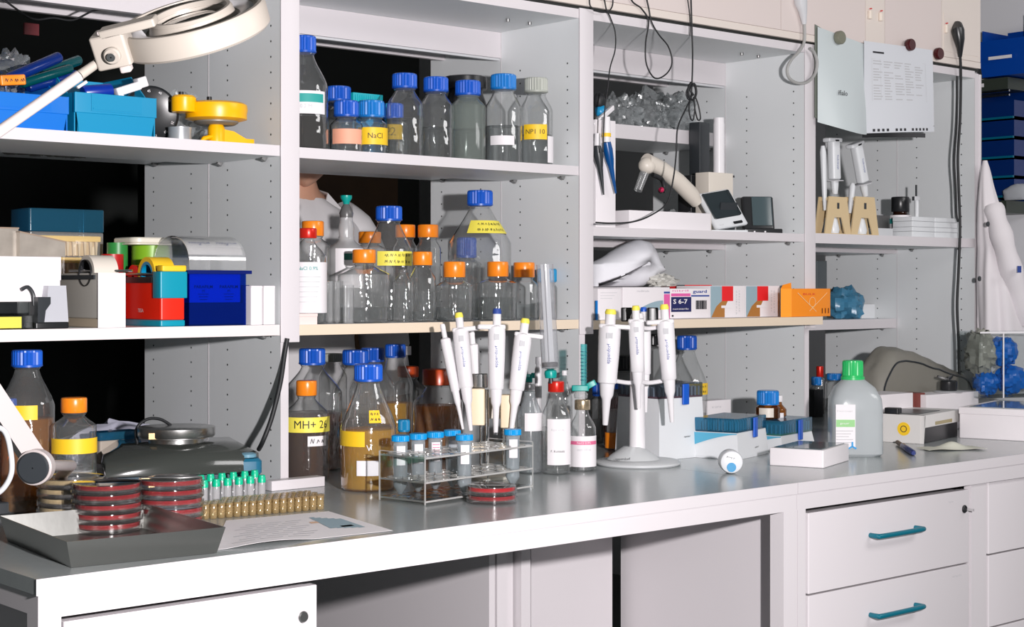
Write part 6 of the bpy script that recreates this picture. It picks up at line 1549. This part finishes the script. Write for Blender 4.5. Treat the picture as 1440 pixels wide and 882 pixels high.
# jar with black cap
t = bottle(1266, .44, 277, 298, 25, 30, 306, E4, BLK, 'dark brown reagent jar with black cap and teal-banded label', (DARKL, 310), [(1252, 1281, 303, 328, LBL), (1252, 1281, 308, 315, INKG)], glass=mat('dark amber glass', (.02, .006, .003), .1), ribbed=False, rings=False, nm='reagent_jar', cat='jar')
for j, (ua, ub) in enumerate(((1283, 1314), (1315, 1347))):
    for k in range(2):
        Y = .66; W = XU(ub, Y)-XU(ua, Y); h_ = (ZV(306, XU(1315, Y), Y)-E4)/2-.0006
        t = thing('small_box', ['lower', 'upper'][k]+' small white box of the '+['left', 'right'][j]+' pair beside the reagent jar', 'box', (XU(ua, Y), Y, E4+.0005+k*(h_+.0006)))
        MB().rbox(0, W-.001, 0, .07, 0, h_*.55, .002).build('base', CLW, t); MB().rbox(-.0004, W-.0006, -.0006, .0706, h_*.57, h_, .002).build('lid', CLW, t)
zb5 = E4+.0005+2*((ZV(306, XU(1315, .66), .66)-E4)/2)+.0008
q = at_y(1289, 300, .69); m5 = DD(q.x, .69)/F
t = thing('tap_adapter', 'small pale plastic tap standing on the upper left white box', 'adapter', (q.x, .69, zb5))
MB().lathe([(3.2*m5, 0), (3.2*m5, 22*m5), (2*m5, 24*m5)], 12).build('stem', CLW, t); MB().at(T(0, 0, 26*m5)).rbox(-6*m5, 6*m5, -.004, .004, -3*m5, 3*m5, .002).build('body', GPL, t); MB().at(T(-1*m5, 0, 29*m5)).cyl(1.4*m5, 0, 16*m5, 8).build('needle', DKG, t); MB().at(T(-7.5*m5, 0, 26*m5)).box(-.003, .001, -.003, .003, -.007, .005).build('lever', DKG, t)
bx('dark_case', 1234, 1250, 303, .76, .06, E4, mat('dark grey case', (.10, .10, .10), .4), 'small dark grey case behind the right tan rest', 'case')
bx('flat_tray', 1228, 1256, 321, .72, .05, E4, GPL, 'low grey tray beside the reagent jar', 'tray')
# rear shelf of the right bay
zr = ZR4+.03
q = at_y(1188, 440, SEAM+.09)
BLB = mat('steel blue film', (.06, .22, .36), .3, bump=.4, bscale=40)
solo(MB().blob((0, 0, 0), (.062, .06, .052), 30, 18, .32, 2.6, 51, -.045), 'plastic_bag', BLB, 'crumpled steel blue bag lying on the rear shelf of the right bay', 'bag', (q.x, q.y, zr+.046), ang=25)
t = thing('foam_block', 'white angular foam block beside the blue bag', 'block', (XU(1212, SEAM+.07), SEAM+.07, zr+.0005))
MB().prism([(0, 0), (.055, -.01), (.085, .03), (.02, .08), (-.01, .05)], 0, .045).build('body', CLW, t, True)
t = thing('foam_block', 'white foam block near the last upright', 'block', (XU(1229, SEAM+.10), SEAM+.10, zr+.0005), .5)
MB().rbox(-.02, .05, 0, .05, 0, .032, .004).build('body', GPL, t)
bx('dark_case', 1149, 1163, 367, 1.0, .05, zr, mat('dark slate case', (.10, .12, .13), .4), 'dark slate case in the shadow left of the blue bag', 'case')
bx('dark_bottle', 1146, 1158, 548, 1.02, .06, TB-.0005, BLK, 'black box low in the gap behind the jug', 'box')
# ================================================================ CABLES, PLUGS, PAPERS on the fascia
YF = YS-.016
def cable(P, r, m, label, n=7, y=None): 
    return solo(MB().tube(smooth_path([at_y(p[0], p[1], (y or YF)+(p[2] if len(p) > 2 else 0)) for p in P], n), r, 8), 'cable', m, label, 'cable', ang=60)
cable([(833, -30), (829, 0), (833, 12), (846, 17), (857, 15), (862, 2), (858, -30)], .0016, BLKR, 'black cable looping over the top edge at the second upright')
cable([(846, -30), (852, 10), (858, 24), (865, 45), (865, 70), (858, 95), (855, 120), (850, 160), (848, 214)], .0016, BLKR, 'thin black cable hanging down to the blue pipette')
cable([(880, -30), (888, 0), (902, 12), (912, 30), (908, 60), (909, 90), (921, 110), (937, 104), (945, 88), (940, 66), (926, 48), (916, 30), (912, 10), (905, -20)], .0019, BLKR, 'black cable hanging in a drop-shaped loop')
cable([(971, -30), (973, 40), (974, 80), (973, 118), (971, 138), (965, 152), (953, 180), (951, 215), (947, 250), (938, 285), (915, 303), (890, 312), (860, 314), (838, 313)], .0020, BLKR, 'black cable running down through its knot and along the shelf edge')
t = thing('cable_bundle', 'knotted bundle of black cable tied in small loops', 'cable', (0, 0, 0))
MB().tube(smooth_path([at_y(u, v, YF-.004) for u, v in ((972, 116), (968, 124), (969, 136), (975, 140), (979, 130), (976, 118), (971, 126), (975, 134))], 6), .0032, 8).build('knot', BLKR, t)
for P in (((973, 134), (969, 150), (971, 166), (975, 168), (977, 150), (975, 136)), ((976, 136), (977, 152), (981, 168), (985, 166), (982, 148), (977, 134)), ((970, 120), (965, 130), (968, 140), (972, 138))):
    MB().tube(smooth_path([at_y(u, v, YF-.003) for u, v in P], 5), .0019, 8).build('loop', BLKR, t)
cable([(962, -30), (970, 20), (970, 50)], .0013, BLKR, 'second thin cable beside the knotted one at the top')
GC1 = mat('grey white cable', (.38, .38, .37), .4)
t = thing('mains_plug', 'grey white mains plug hanging from the fascia with a looped flat cable', 'plug', (0, 0, 0))
a = at_y(1126, -8, YF-.006)
MB().tube([at_y(1124, -20, YF-.006), at_y(1126, 4, YF-.006), at_y(1129, 16, YF-.006), at_y(1131, 34, YF-.006)], [.020, .018, .012, .006], 14).build('plug_body', GPL, t)
cb_ = smooth_path([at_y(u, v, YF-.006) for u, v in ((1131, 32), (1131, 58), (1124, 72), (1113, 84), (1107, 97), (1110, 110), (1122, 117), (1136, 115), (1146, 104), (1149, 88), (1145, 74), (1139, 68))], 6)
MB().tube(cb_, .0042, 8).build('cable', GC1, t)
t = thing('mains_plug', 'black mains plug in the rightmost cream socket', 'plug', (0, 0, 0))
MB().tube([at_y(1346, 36, YF+.004), at_y(1347, 44, YF-.012), at_y(1349, 56, YF-.016), at_y(1350, 68, YF-.014), at_y(1350, 80, YF-.010)], [.016, .020, .016, .010, .006], 16).build('plug_body', BLK, t)
YC = YS-.010
c1 = [(1350, 76, -.016), (1351, 95, -.010), (1351, 130, 0), (1350, 170, 0), (1347, 220, 0), (1348, 260, 0), (1350, 320, 0), (1348, 380, 0), (1346, 430, 0), (1348, 480, 0), (1349, 525, 0), (1352, 552, 0)]
cable(c1, .0042, BLKR, 'long black mains cable hanging in front of the right upright', y=YC)
cable([(1346, 107), (1346, 140), (1345, 180), (1342, 225), (1344, 265), (1345, 300), (1347, 312)], .0034, BLKR, 'second black cable running beside the long one on the right upright', y=YC-.001)
# papers
def sheet_on(u0, u1, v0, v1, y0, bulge, label, m, tilt=0):
    def f(a, b):
        u = u0+(u1-u0)*a; v = v0+(v1-v0)*b; p = at_y(u, v, y0)
        return (p.x, y0-bulge*math.sin(a*PI)*b-.004-.02*tilt*b, p.z-.0)
    return f
F0 = YS-.012
def lpouch(a, b):
    u = 1148+(1213-1148)*a; v0 = 38+(24)*a; v1 = 172+18*math.sin(a*PI*.55)
    v = v0+(v1-v0)*b; p = at_y(u, v, F0); return (p.x, F0-.004-.030*math.sin(a*PI*.9)*b, p.z)
PK1 = mat('bluish sheet', (.60, .66, .67), .35)
t = thing('document_pouch', 'curled grey plastic pouch pinned under the round grey magnet', 'pouch', (0, 0, 0))
MB().sheet(lpouch, 20, 12, .0008).build('pouch', PK1, t)
p_ = Vector(lpouch(.42, .62)); text(t, 'ifialo', T(p_.x, p_.y-.004, p_.z), .020, INK, .04, name='handwriting')
def lback(a, b):
    p = at_y(1146+10*a, 34+(165-34)*b+6*a, F0); return (p.x, F0+.001, p.z)
solo(MB().sheet(lback, 2, 2, .001), 'cover_strip', mat('dark film edge', (.18, .20, .17), .3), 'dark edge strip at the left side of the pinned pouch', 'strip')
def rsheet(a, b):
    u = 1211+(1307-1211)*a; v = (58+13*a)+((188-2*a)-(58+13*a))*b; p = at_y(u, v, F0); return (p.x, F0-.010-.018*math.sin(a*PI*.9)*b, p.z)
t = thing('document_folder', 'white typed sheet in a clear folder held by dark red magnets', 'folder', (0, 0, 0))
MB().sheet(rsheet, 20, 12, .0010).build('sheet', mat('bluish white sheet', (.70, .72, .76), .5), t)
def strip(mb, a0, a1, b0, b1, off=.0016):
    V = [Vector(rsheet(a, b))+Vector((0, -off, 0)) for a, b in ((a0, b0), (a1, b0), (a1, b1), (a0, b1))]; mb.add([tuple(v) for v in V], [(0, 1, 2, 3)])
g1 = MB(); g2 = MB(); rr = random.Random(5)
for k in range(15):
    b = .20+k*.030
    for j in range(5):
        a0 = .12+.15*j
        if rr.random() < .85: strip(g1, a0, a0+.13*rr.uniform(.5, 1), b, b+.012)
for a in (.10, .22, .88): strip(g2, a, a+.004, .18, .64, .0014)
for b in (.18, .64): strip(g2, .10, .885, b, b+.004, .0014)
tag(g1.build('typed_lines', LGREY, t, False), kind='stuff'); g2.build('table_frame', GPL, t, False)
g3 = MB(); strip(g3, .12, .28, .10, .12); g3.build('heading', INK, t, False)
g4 = MB()
for k in range(14):
    if k not in (4, 8): strip(g4, .10+k*.058, .13+k*.058, .955, .985)
strip(g4, 0, 1, .925, .932); g4.build('binder_print', INK, t, False)
lo = MB().sheet(lambda a, b: tuple(Vector(at_y(1211+85*a, 188+6*b, F0))+Vector((0, -.004-.018*math.sin(a*PI*.9), 0))), 16, 2, .003).build('binder_bar', BLK, t)
for (u, v, r_, m, l) in ((1174, 54, 9.5, mat('grey magnet', (.20, .20, .15), .4), 'round grey magnet holding the pouch'), (1273, 64, 8.5, mat('dark red magnet', (.06, .004, .006), .2), 'dark red round magnet holding the typed sheet'), (1317, 76, 8.5, mat('dark red magnet'), 'dark red round magnet alone at the lower edge of the fascia')):
    q = at_y(u, v, YS-.011); mm = DD(q.x, q.y)/F
    y0 = 0 if u == 1317 else -.010
    solo(MB().at(RX(PI/2)).lathe([(r_*mm*.96, 0), (r_*mm, .002), (r_*mm, .012), (r_*mm*.9, .015), (.001, .0155)], 26), 'magnet', m, l, 'magnet', (q.x, q.y+y0-.0004, q.z))
# ================================================================ RIGHT WALL
BR_ = mat('blue rack plastic', (.0, .055, .36), .3); DBR = mat('dark blue drawer', (.0, .02, .13), .25, coat=.3); TL = mat('teal drawer edge', (.0, .12, .20), .3)
def W_(u, v, off=0): return at_x(u, v, XR-off)
t = thing('drawer_rack', 'blue wall rack of narrow drawers with grey top and bottom bars', 'rack', (0, 0, 0))
y0, y1 = YU(1452, XR), YU(1379, XR)
zf = lambda v: W_(1410, v).z
def wbox(v0, v1, d, nm, m, par, ya=None, yb=None, r=.004):
    return MB().box(XR-d, XR-.001, ya or y0, yb or y1, zf(v1), zf(v0)).build(nm, m, par, False)
GB = mat('dark grey bar', (.035, .045, .035), .4)
wbox(118, 134, .16, 'top_bar', GB, t); wbox(286, 303, .17, 'bottom_bar', GB, t); wbox(134, 286, .03, 'back_panel', DBR, t)
for v in (136, 142): MB().tube([(XR-.15, y0, zf(v)), (XR-.15, y1, zf(v))], .004, 8).build('chrome_rod', CHR, t)
MB().box(XR-.15, XR-.03, y1-.004, y1, zf(286), zf(134)).build('side_panel', BR_, t, False)
for k in range(5):
    va, vb = 148+k*27, 173+k*27
    d = wbox(va, vb, .12, 'drawer', DBR, t, None, y1-.006); wbox(vb-3, vb, .128, 'drawer_edge', TL, d, None, y1-.006)
for v, in ((126,), (293,)): MB().box(XR-.1625 if v < 200 else XR-.1725, XR-.16 if v < 200 else XR-.17, YU(1408, XR)-.03, YU(1408, XR)+.02, zf(v+2.5), zf(v-2.5)).build('name_plate', LBL, t, False)
t = thing('storage_bin', 'royal blue open bin on top of the wall rack, holding a green and white packet', 'bin', (0, 0, 0))
yb0, yb1 = YU(1450, XR-.15), YU(1386, XR-.15)
zb_, zt_ = zf(116), zf(52)
V = [(XR-.17, yb0, zb_), (XR-.17, yb1, zb_), (XR-.19, yb1+.01, zb_+(zt_-zb_)*.75), (XR-.19, yb0, zb_+(zt_-zb_)*.75)]
MB().add(V+[(x+.004, y, z) for x, y, z in V], [(0, 1, 2, 3), (7, 6, 5, 4), (0, 4, 5, 1), (1, 5, 6, 2), (2, 6, 7, 3), (3, 7, 4, 0)]).build('front_wall', BR_, t, False)
MB().box(XR-.166, XR-.002, yb1, yb1+.004, zb_, zt_).build('side_wall', BR_, t, False); MB().box(XR-.166, XR-.002, yb0, yb0+.004, zb_, zf(38)).build('side_wall', BR_, t, False)
MB().box(XR-.166, XR-.002, yb0, yb1, zb_, zb_+.004).build('floor', BR_, t, False); MB().box(XR-.006, XR-.002, yb0, yb1, zb_, zt_+.01).build('back_wall', BR_, t, False)
q = W_(1406, 80, .1955)
MB().box(q.x-.0005, q.x+.003, q.y-.045, q.y+.045, q.z-.007, q.z+.004).build('name_plate', LBL, t, False)
q = W_(1415, 62, .12)
solo(MB().blob((0, 0, 0), (.03, .06, .03), 18, 10, .4, 4, 61), 'packet', mat('green packet', (.05, .25, .15), .4), 'dull green packet sticking out of the blue bin on the wall rack', 'packet', (q.x, q.y, zb_+.045), ang=25)
q = W_(1432, 280, .15)
solo(MB().blob((0, 0, 0), (.015, .06, .035), 18, 10, .15, 2, 62, -.022), 'glove', mat('grey white rubber', (.50, .52, .55), .4), 'pale glove lying over the bottom bar of the wall rack', 'glove', (XR-.15, q.y, zf(286)+.023), ang=40)
# lab coat on the end of the rack
CO = mat('white cotton', (.78, .74, .76), .8, bump=.15, bscale=300)
rowsC = [(226, 1385, 1.5, .006), (240, 1386, 6, .012), (262, 1387, 9, .02), (290, 1390, 14, .03), (320, 1395, 20, .04), (350, 1400, 25, .05), (390, 1404, 34, .055), (430, 1409, 41, .06), (470, 1414, 48, .06), (520, 1420, 56, .06), (540, 1424, 60, .06)]
Yk = .60
def coat(a, b):
    n_ = len(rowsC)-1; f = b*n_; i = min(int(f), n_-1); g = f-i
    r0, r1 = rowsC[i], rowsC[i+1]; v = r0[0]+(r1[0]-r0[0])*g; u = r0[1]+(r1[1]-r0[1])*g; hw_ = r0[2]+(r1[2]-r0[2])*g; dp = r0[3]+(r1[3]-r0[3])*g
    c = at_y(u, v, Yk); mm = DD(c.x, Yk)/F; an = a*2*PI
    k = 1+.11*b*math.cos(an*7+b*2)+.06*b*math.cos(an*11+1-b*3)
    x = c.x+(hw_*mm*1.2)*math.cos(an)*k; y = Yk+dp*math.sin(an)*k
    if x < XP[4]+.040: y = min(y, .626)
    return (x, y, c.z)
t = thing('lab_coat', 'white lab coat hanging in folds from the end of the rack', 'coat', (0, 0, 0))
MB().sheet(coat, 72, 26, .0015).build('coat_body', CO, t, True, 70)
def sleeve(P, r0, r1, nm_):
    pts = smooth_path([at_y(u, v, y) for u, v, y in P], 6); n_ = len(pts)
    MB().tube(pts, [r0+(r1-r0)*i/(n_-1)+.003*math.sin(i*1.3) for i in range(n_)], 14).build(nm_, CO, t)
sleeve([(1396, 290, .58), (1408, 330, .55), (1424, 390, .54), (1440, 450, .55)], .030, .038, 'sleeve')
for (u, v) in ((1397, 315), (1385, 392), (1384, 467)):
    q = at_y(u, v, Yk-.085); 
    MB().at(T(q.x, q.y+.02, q.z) @ RX(PI/2)).lathe([(.0075, 0), (.0080, .003), (.001, .004)], 14, True, False).build('button', DKG, t)
q = at_y(1424, 378, .52); MB().at(T(q.x-.012, q.y-.03, q.z)).prism([(-.011, 0), (.011, 0), (.003, .004)], -.012, .008).build('badge', INKB, t)
# acrylic bin with blue balls of film at the right edge
tF, LF, DF, hF = FBt
q = at_z(1411, 560, ZT+hF+.004)
Y0 = q.y; z0_ = ZT+hF+.0045
hh = ZV(467, q.x, Y0)-z0_; mm = DD(q.x, Y0)/F
t = thing('clear_bin', 'clear acrylic bin lined with a crumpled bag at the right edge', 'bin', (q.x, Y0, z0_), -TH+.25)
w1 = .075
for nm_, b_ in (('front_wall', (-w1, .16, 0, .003)), ('back_wall', (-w1, .16, .12, .123)), ('side_wall', (-w1, -w1+.003, .003, .12))):
    MB().box(b_[0], b_[1], b_[2], b_[3], 0, hh).build(nm_, ACRY, t, False)
MB().box(-w1, .16, .0031, .1199, 0, .003).build('floor', ACRY, t, False)
MB().box(-w1-.001, .161, -.0015, .0, hh-.004, hh+.001).build('rim', WPL, t, False); MB().box(-.002, .002, -.0016, 0, 0, hh-.0045).build('corner_bar', WPL, t, False)
BB = mat('bright blue film', (.0, .13, .55), .35, bump=.7, bscale=60)
M_ = T(q.x, Y0, z0_) @ RZ(-TH+.25)
for (x, y, z, r_, sd, l) in ((.060, .06, .048, .044, 71, 'blue crumpled ball low at the right in the clear bin'), (-.022, .06, .040, .036, 72, 'blue crumpled ball low at the left in the clear bin'), (.030, .06, .132, .046, 73, 'blue crumpled ball on top in the clear bin')):
    p = M_ @ Vector((x, y, z)); solo(MB().blob((0, 0, 0), (r_, r_, r_*.95), 26, 16, .25, 4, sd), 'crumpled_ball', BB, l, 'ball', tuple(p), ang=25)
p = M_ @ Vector((-.035, .07, .13)); solo(MB().blob((0, 0, 0), (.028, .05, .065), 22, 18, .4, 3.5, 75), 'plastic_bag', mat('grey crinkled film', (.34, .34, .30), .2, bump=.8, bscale=60), 'grey crinkled bag folded over the left side of the clear bin', 'bag', tuple(p), ang=25)
# ================================================================ PERSON beyond the rack (head and shoulder seen between the shelves)
SKIN = mat('skin', (.62, .33, .22), .5, subs=.1); HAIR = mat('dark hair', (.02, .013, .01), .55, bump=.6, bscale=150)
PY = 1.62
ph = at_y(406, 250, PY); psh = at_y(470, 290, PY)
t = thing('person', 'person in a white lab coat beyond the rack, head bent, seen between the shelves', 'person', (ph.x, PY, 0))
def skinfig(name, joints, bones, m, parent, sub=2, mirror=False):
    me = bpy.data.meshes.new(name); me.from_pydata([j[0] for j in joints], bones, [])
    o = bpy.data.objects.new(name, me); COL.objects.link(o)
    o.modifiers.new('s', 'SKIN'); sd = o.modifiers.new('d', 'SUBSURF'); sd.levels = sub; sd.render_levels = sub
    for i, j in enumerate(joints):
        r_ = j[1]; me.skin_vertices[0].data[i].radius = (r_, r_) if not isinstance(r_, tuple) else r_
    me.skin_vertices[0].data[0].use_root = True
    dg = bpy.context.evaluated_depsgraph_get(); nm_ = bpy.data.meshes.new_from_object(o.evaluated_get(dg))
    bpy.data.objects.remove(o); bpy.data.meshes.remove(me)
    nm_.materials.clear(); nm_.materials.append(m); nm_.name = name
    for p in nm_.polygons: p.use_smooth = True
    o = bpy.data.objects.new(name, nm_); COL.objects.link(o); o.parent = parent; return o
zs_ = psh.z-.03                                     # shoulder height
kz = zs_/1.42
J = [((0, 0, .95*kz), .12), ((0, 0, 1.12*kz), .105), ((0, -.01, 1.30*kz), .125), ((0, -.02, 1.42*kz), .085), ((-.01, -.05, 1.50*kz), .052), ((-.02, -.08, 1.56*kz), .056),
     ((.16, -.01, 1.40*kz), .058), ((.27, -.05, 1.17*kz), .044), ((.30, -.07, .95*kz), .032), ((.305, -.08, .88*kz), .024),
     ((-.16, -.01, 1.40*kz), .058), ((-.27, -.05, 1.17*kz), .044), ((-.30, -.07, .95*kz), .032), ((-.305, -.08, .88*kz), .024),
     ((.095, 0, .88*kz), .090), ((.10, .01, .50*kz), .062), ((.10, .03, .10*kz), .042), ((.105, -.10, .035), .034),
     ((-.095, 0, .88*kz), .090), ((-.10, .01, .50*kz), .062), ((-.10, .03, .10*kz), .042), ((-.105, -.10, .035), .034)]
Bn = [(0, 1), (1, 2), (2, 3), (3, 4), (4, 5), (3, 6), (6, 7), (7, 8), (8, 9), (3, 10), (10, 11), (11, 12), (12, 13), (0, 14), (14, 15), (15, 16), (16, 17), (0, 18), (18, 19), (19, 20), (20, 21)]
body = skinfig('body', J, Bn, SKIN, t)
# head
hx, hy, hz = -.015, -.125, 1.595*kz
hm = MB()
V = []; Fc = []; n, m_n = 28, 20
for j in range(m_n+1):
    p = PI*j/m_n
    for i in range(n):
        a = 2*PI*i/n; d = Vector((math.sin(p)*math.cos(a), math.sin(p)*math.sin(a), math.cos(p)))
        x, y, z = d.x*.075, d.y*.095, d.z*.115
        if z < 0: x *= 1-.35*(-d.z)**1.5; y *= 1-.20*(-d.z)**1.5
        if d.y < 0:                                              # face looks to -y
            y -= .018*math.exp(-((d.x/.16)**2+((d.z+.10)/.16)**2))   # nose
            y += .006*math.exp(-(((abs(d.x)-.36)/.14)**2+((d.z-.06)/.10)**2))   # eye sockets
            y -= .006*math.exp(-((d.x/.30)**2+((d.z+.42)/.07)**2))   # lips
            y -= .010*math.exp(-((d.x/.30)**2+((d.z+.85)/.2)**2))    # chin
        V.append((x, y, z))
for j in range(m_n):
    for i in range(n): k = (i+1) % n; Fc.append((j*n+i, (j+1)*n+i, (j+1)*n+k, j*n+k))
Mh = T(hx, hy, hz) @ RX(.30) @ RZ(-.35)
hd = hm.at(Mh).add(V, Fc).build('head', SKIN, t, True, 80)
for sgn in (-1, 1):
    MB().at(Mh).blob((sgn*.028, -.083, .008), (.013, .008, .009), 12, 8, 0).build('eye', LBL, hd)
    MB().at(Mh).blob((sgn*.028, -.0895, .008), (.006, .003, .006), 10, 6, 0).build('iris', DKG, hd)
    MB().at(Mh).blob((sgn*.074, .005, -.005), (.009, .016, .028), 12, 8, .1, 3, 2).build('ear', SKIN, hd)
    MB().at(Mh).box(sgn*.028-.014, sgn*.028+.014, -.094, -.088, .024, .029).build('eyebrow', HAIR, hd)
MB().at(Mh).blob((0, -.093, -.050), (.022, .006, .006), 12, 6, 0).build('mouth', mat('lips', (.45, .13, .10), .45), hd)
hb_ = MB().at(Mh); V = []; Fc = []
for j in range(13):
    p = PI*.62*j/12
    for i in range(28):
        a = 2*PI*i/28; d = Vector((math.sin(p)*math.cos(a), math.sin(p)*math.sin(a), math.cos(p)))
        lim = 1.0 if d.y > -.25 else 0.0
        k = 1.10+.03*noise.noise(d*9)
        if d.y < -.35 and d.z < .45: k = .93
        V.append((d.x*.077*k, d.y*.097*k+.004, d.z*.118*k))
for j in range(12):
    for i in range(28): k = (i+1) % 28; Fc.append((j*28+i, (j+1)*28+i, (j+1)*28+k, j*28+k))
hb_.add(V, Fc).build('hair', HAIR, t)
# coat: lofted trunk and sleeves a little outside the body, collar
CW = mat('white coat cloth', (.74, .72, .73), .8, bump=.2, bscale=60)
RG = [(.42, .26, .20), (.60, .24, .185), (.90, .205, .165), (1.10, .185, .150), (1.28, .215, .155), (1.38, .225, .135), (1.435, .165, .115), (1.462, .100, .095)]
V = []; nn = 40
for (z, a_, b_) in RG:
    for i in range(nn):
        an = 2*PI*i/nn; k = 1+.03*math.sin(an*9+z*4)
        V.append((a_*k*math.cos(an), b_*k*math.sin(an)-.01, z*kz))
Fc = [(k*nn+i, k*nn+(i+1) % nn, (k+1)*nn+(i+1) % nn, (k+1)*nn+i) for k in range(len(RG)-1) for i in range(nn)]
MB().add(V, Fc).build('coat', CW, t, True, 80)
for sgn in (-1, 1):
    MB().tube(smooth_path([(sgn*.15, -.01, 1.40*kz), (sgn*.20, -.015, 1.36*kz), (sgn*.27, -.05, 1.17*kz), (sgn*.290, -.06, 1.05*kz), (sgn*.302, -.07, .94*kz)], 5), [.075]*4+[.080]*5+[.072]*6+[.062]*5+[.056], 18).build('sleeve', CW, t)
    V = [(sgn*.02, -.115, 1.36*kz), (sgn*.075, -.075, 1.475*kz), (sgn*.085, -.02, 1.485*kz), (sgn*.12, -.085, 1.43*kz), (sgn*.085, -.135, 1.37*kz)]
    MB().add(V+[(x, y-.006, z+.003) for x, y, z in V], [(0, 1, 2, 3, 4), (9, 8, 7, 6, 5)]+[(i, (i+1) % 5, 5+(i+1) % 5, 5+i) for i in range(5)]).build('collar', CW, t, False)
    # hand: palm and five fingers, arms hanging
    w0 = Vector((sgn*.305, -.08, .875*kz)); dr = Vector((0, -.12, -1)).normalized(); sd_ = Vector((0, 1, 0)); UPh = Vector((sgn, 0, 0))
    JH = [(tuple(w0), .022), (tuple(w0+dr*.045), .026), (tuple(w0+dr*.080), .024)]; BH = [(0, 1), (1, 2)]
    for k, (off, ln) in enumerate(((-.027, .060), (-.009, .070), (.009, .066), (.026, .052))):
        b0_ = len(JH); p0 = w0+dr*.088+sd_*off
        JH += [(tuple(p0), .0095), (tuple(p0+dr*ln*.5-UPh*.008), .0085), (tuple(p0+dr*ln-UPh*.026), .0070)]; BH += [(2, b0_), (b0_, b0_+1), (b0_+1, b0_+2)]
    b0_ = len(JH); p0 = w0+dr*.03+sd_*(-.030)
    JH += [(tuple(p0), .011), (tuple(p0+dr*.03+sd_*(-.018)-UPh*.012), .0095), (tuple(p0+dr*.055+sd_*(-.014)-UPh*.025), .0080)]; BH += [(1, b0_), (b0_, b0_+1), (b0_+1, b0_+2)]
    skinfig('hand', JH, BH, SKIN, t, 1)
TR = mat('dark trousers', (.02, .025, .04), .7)
for sgn in (-1, 1):
    MB().tube([(sgn*.09, 0, .86*kz), (sgn*.10, .01, .50*kz), (sgn*.10, .03, .09)], [.100, .078, .066], 18).build('trouser_leg', TR, t)
    MB().at(T(sgn*.105, -.03, 0)).rbox(-.048, .048, -.14, .10, .0, .085, .04, 5).build('shoe', BLKR, t)
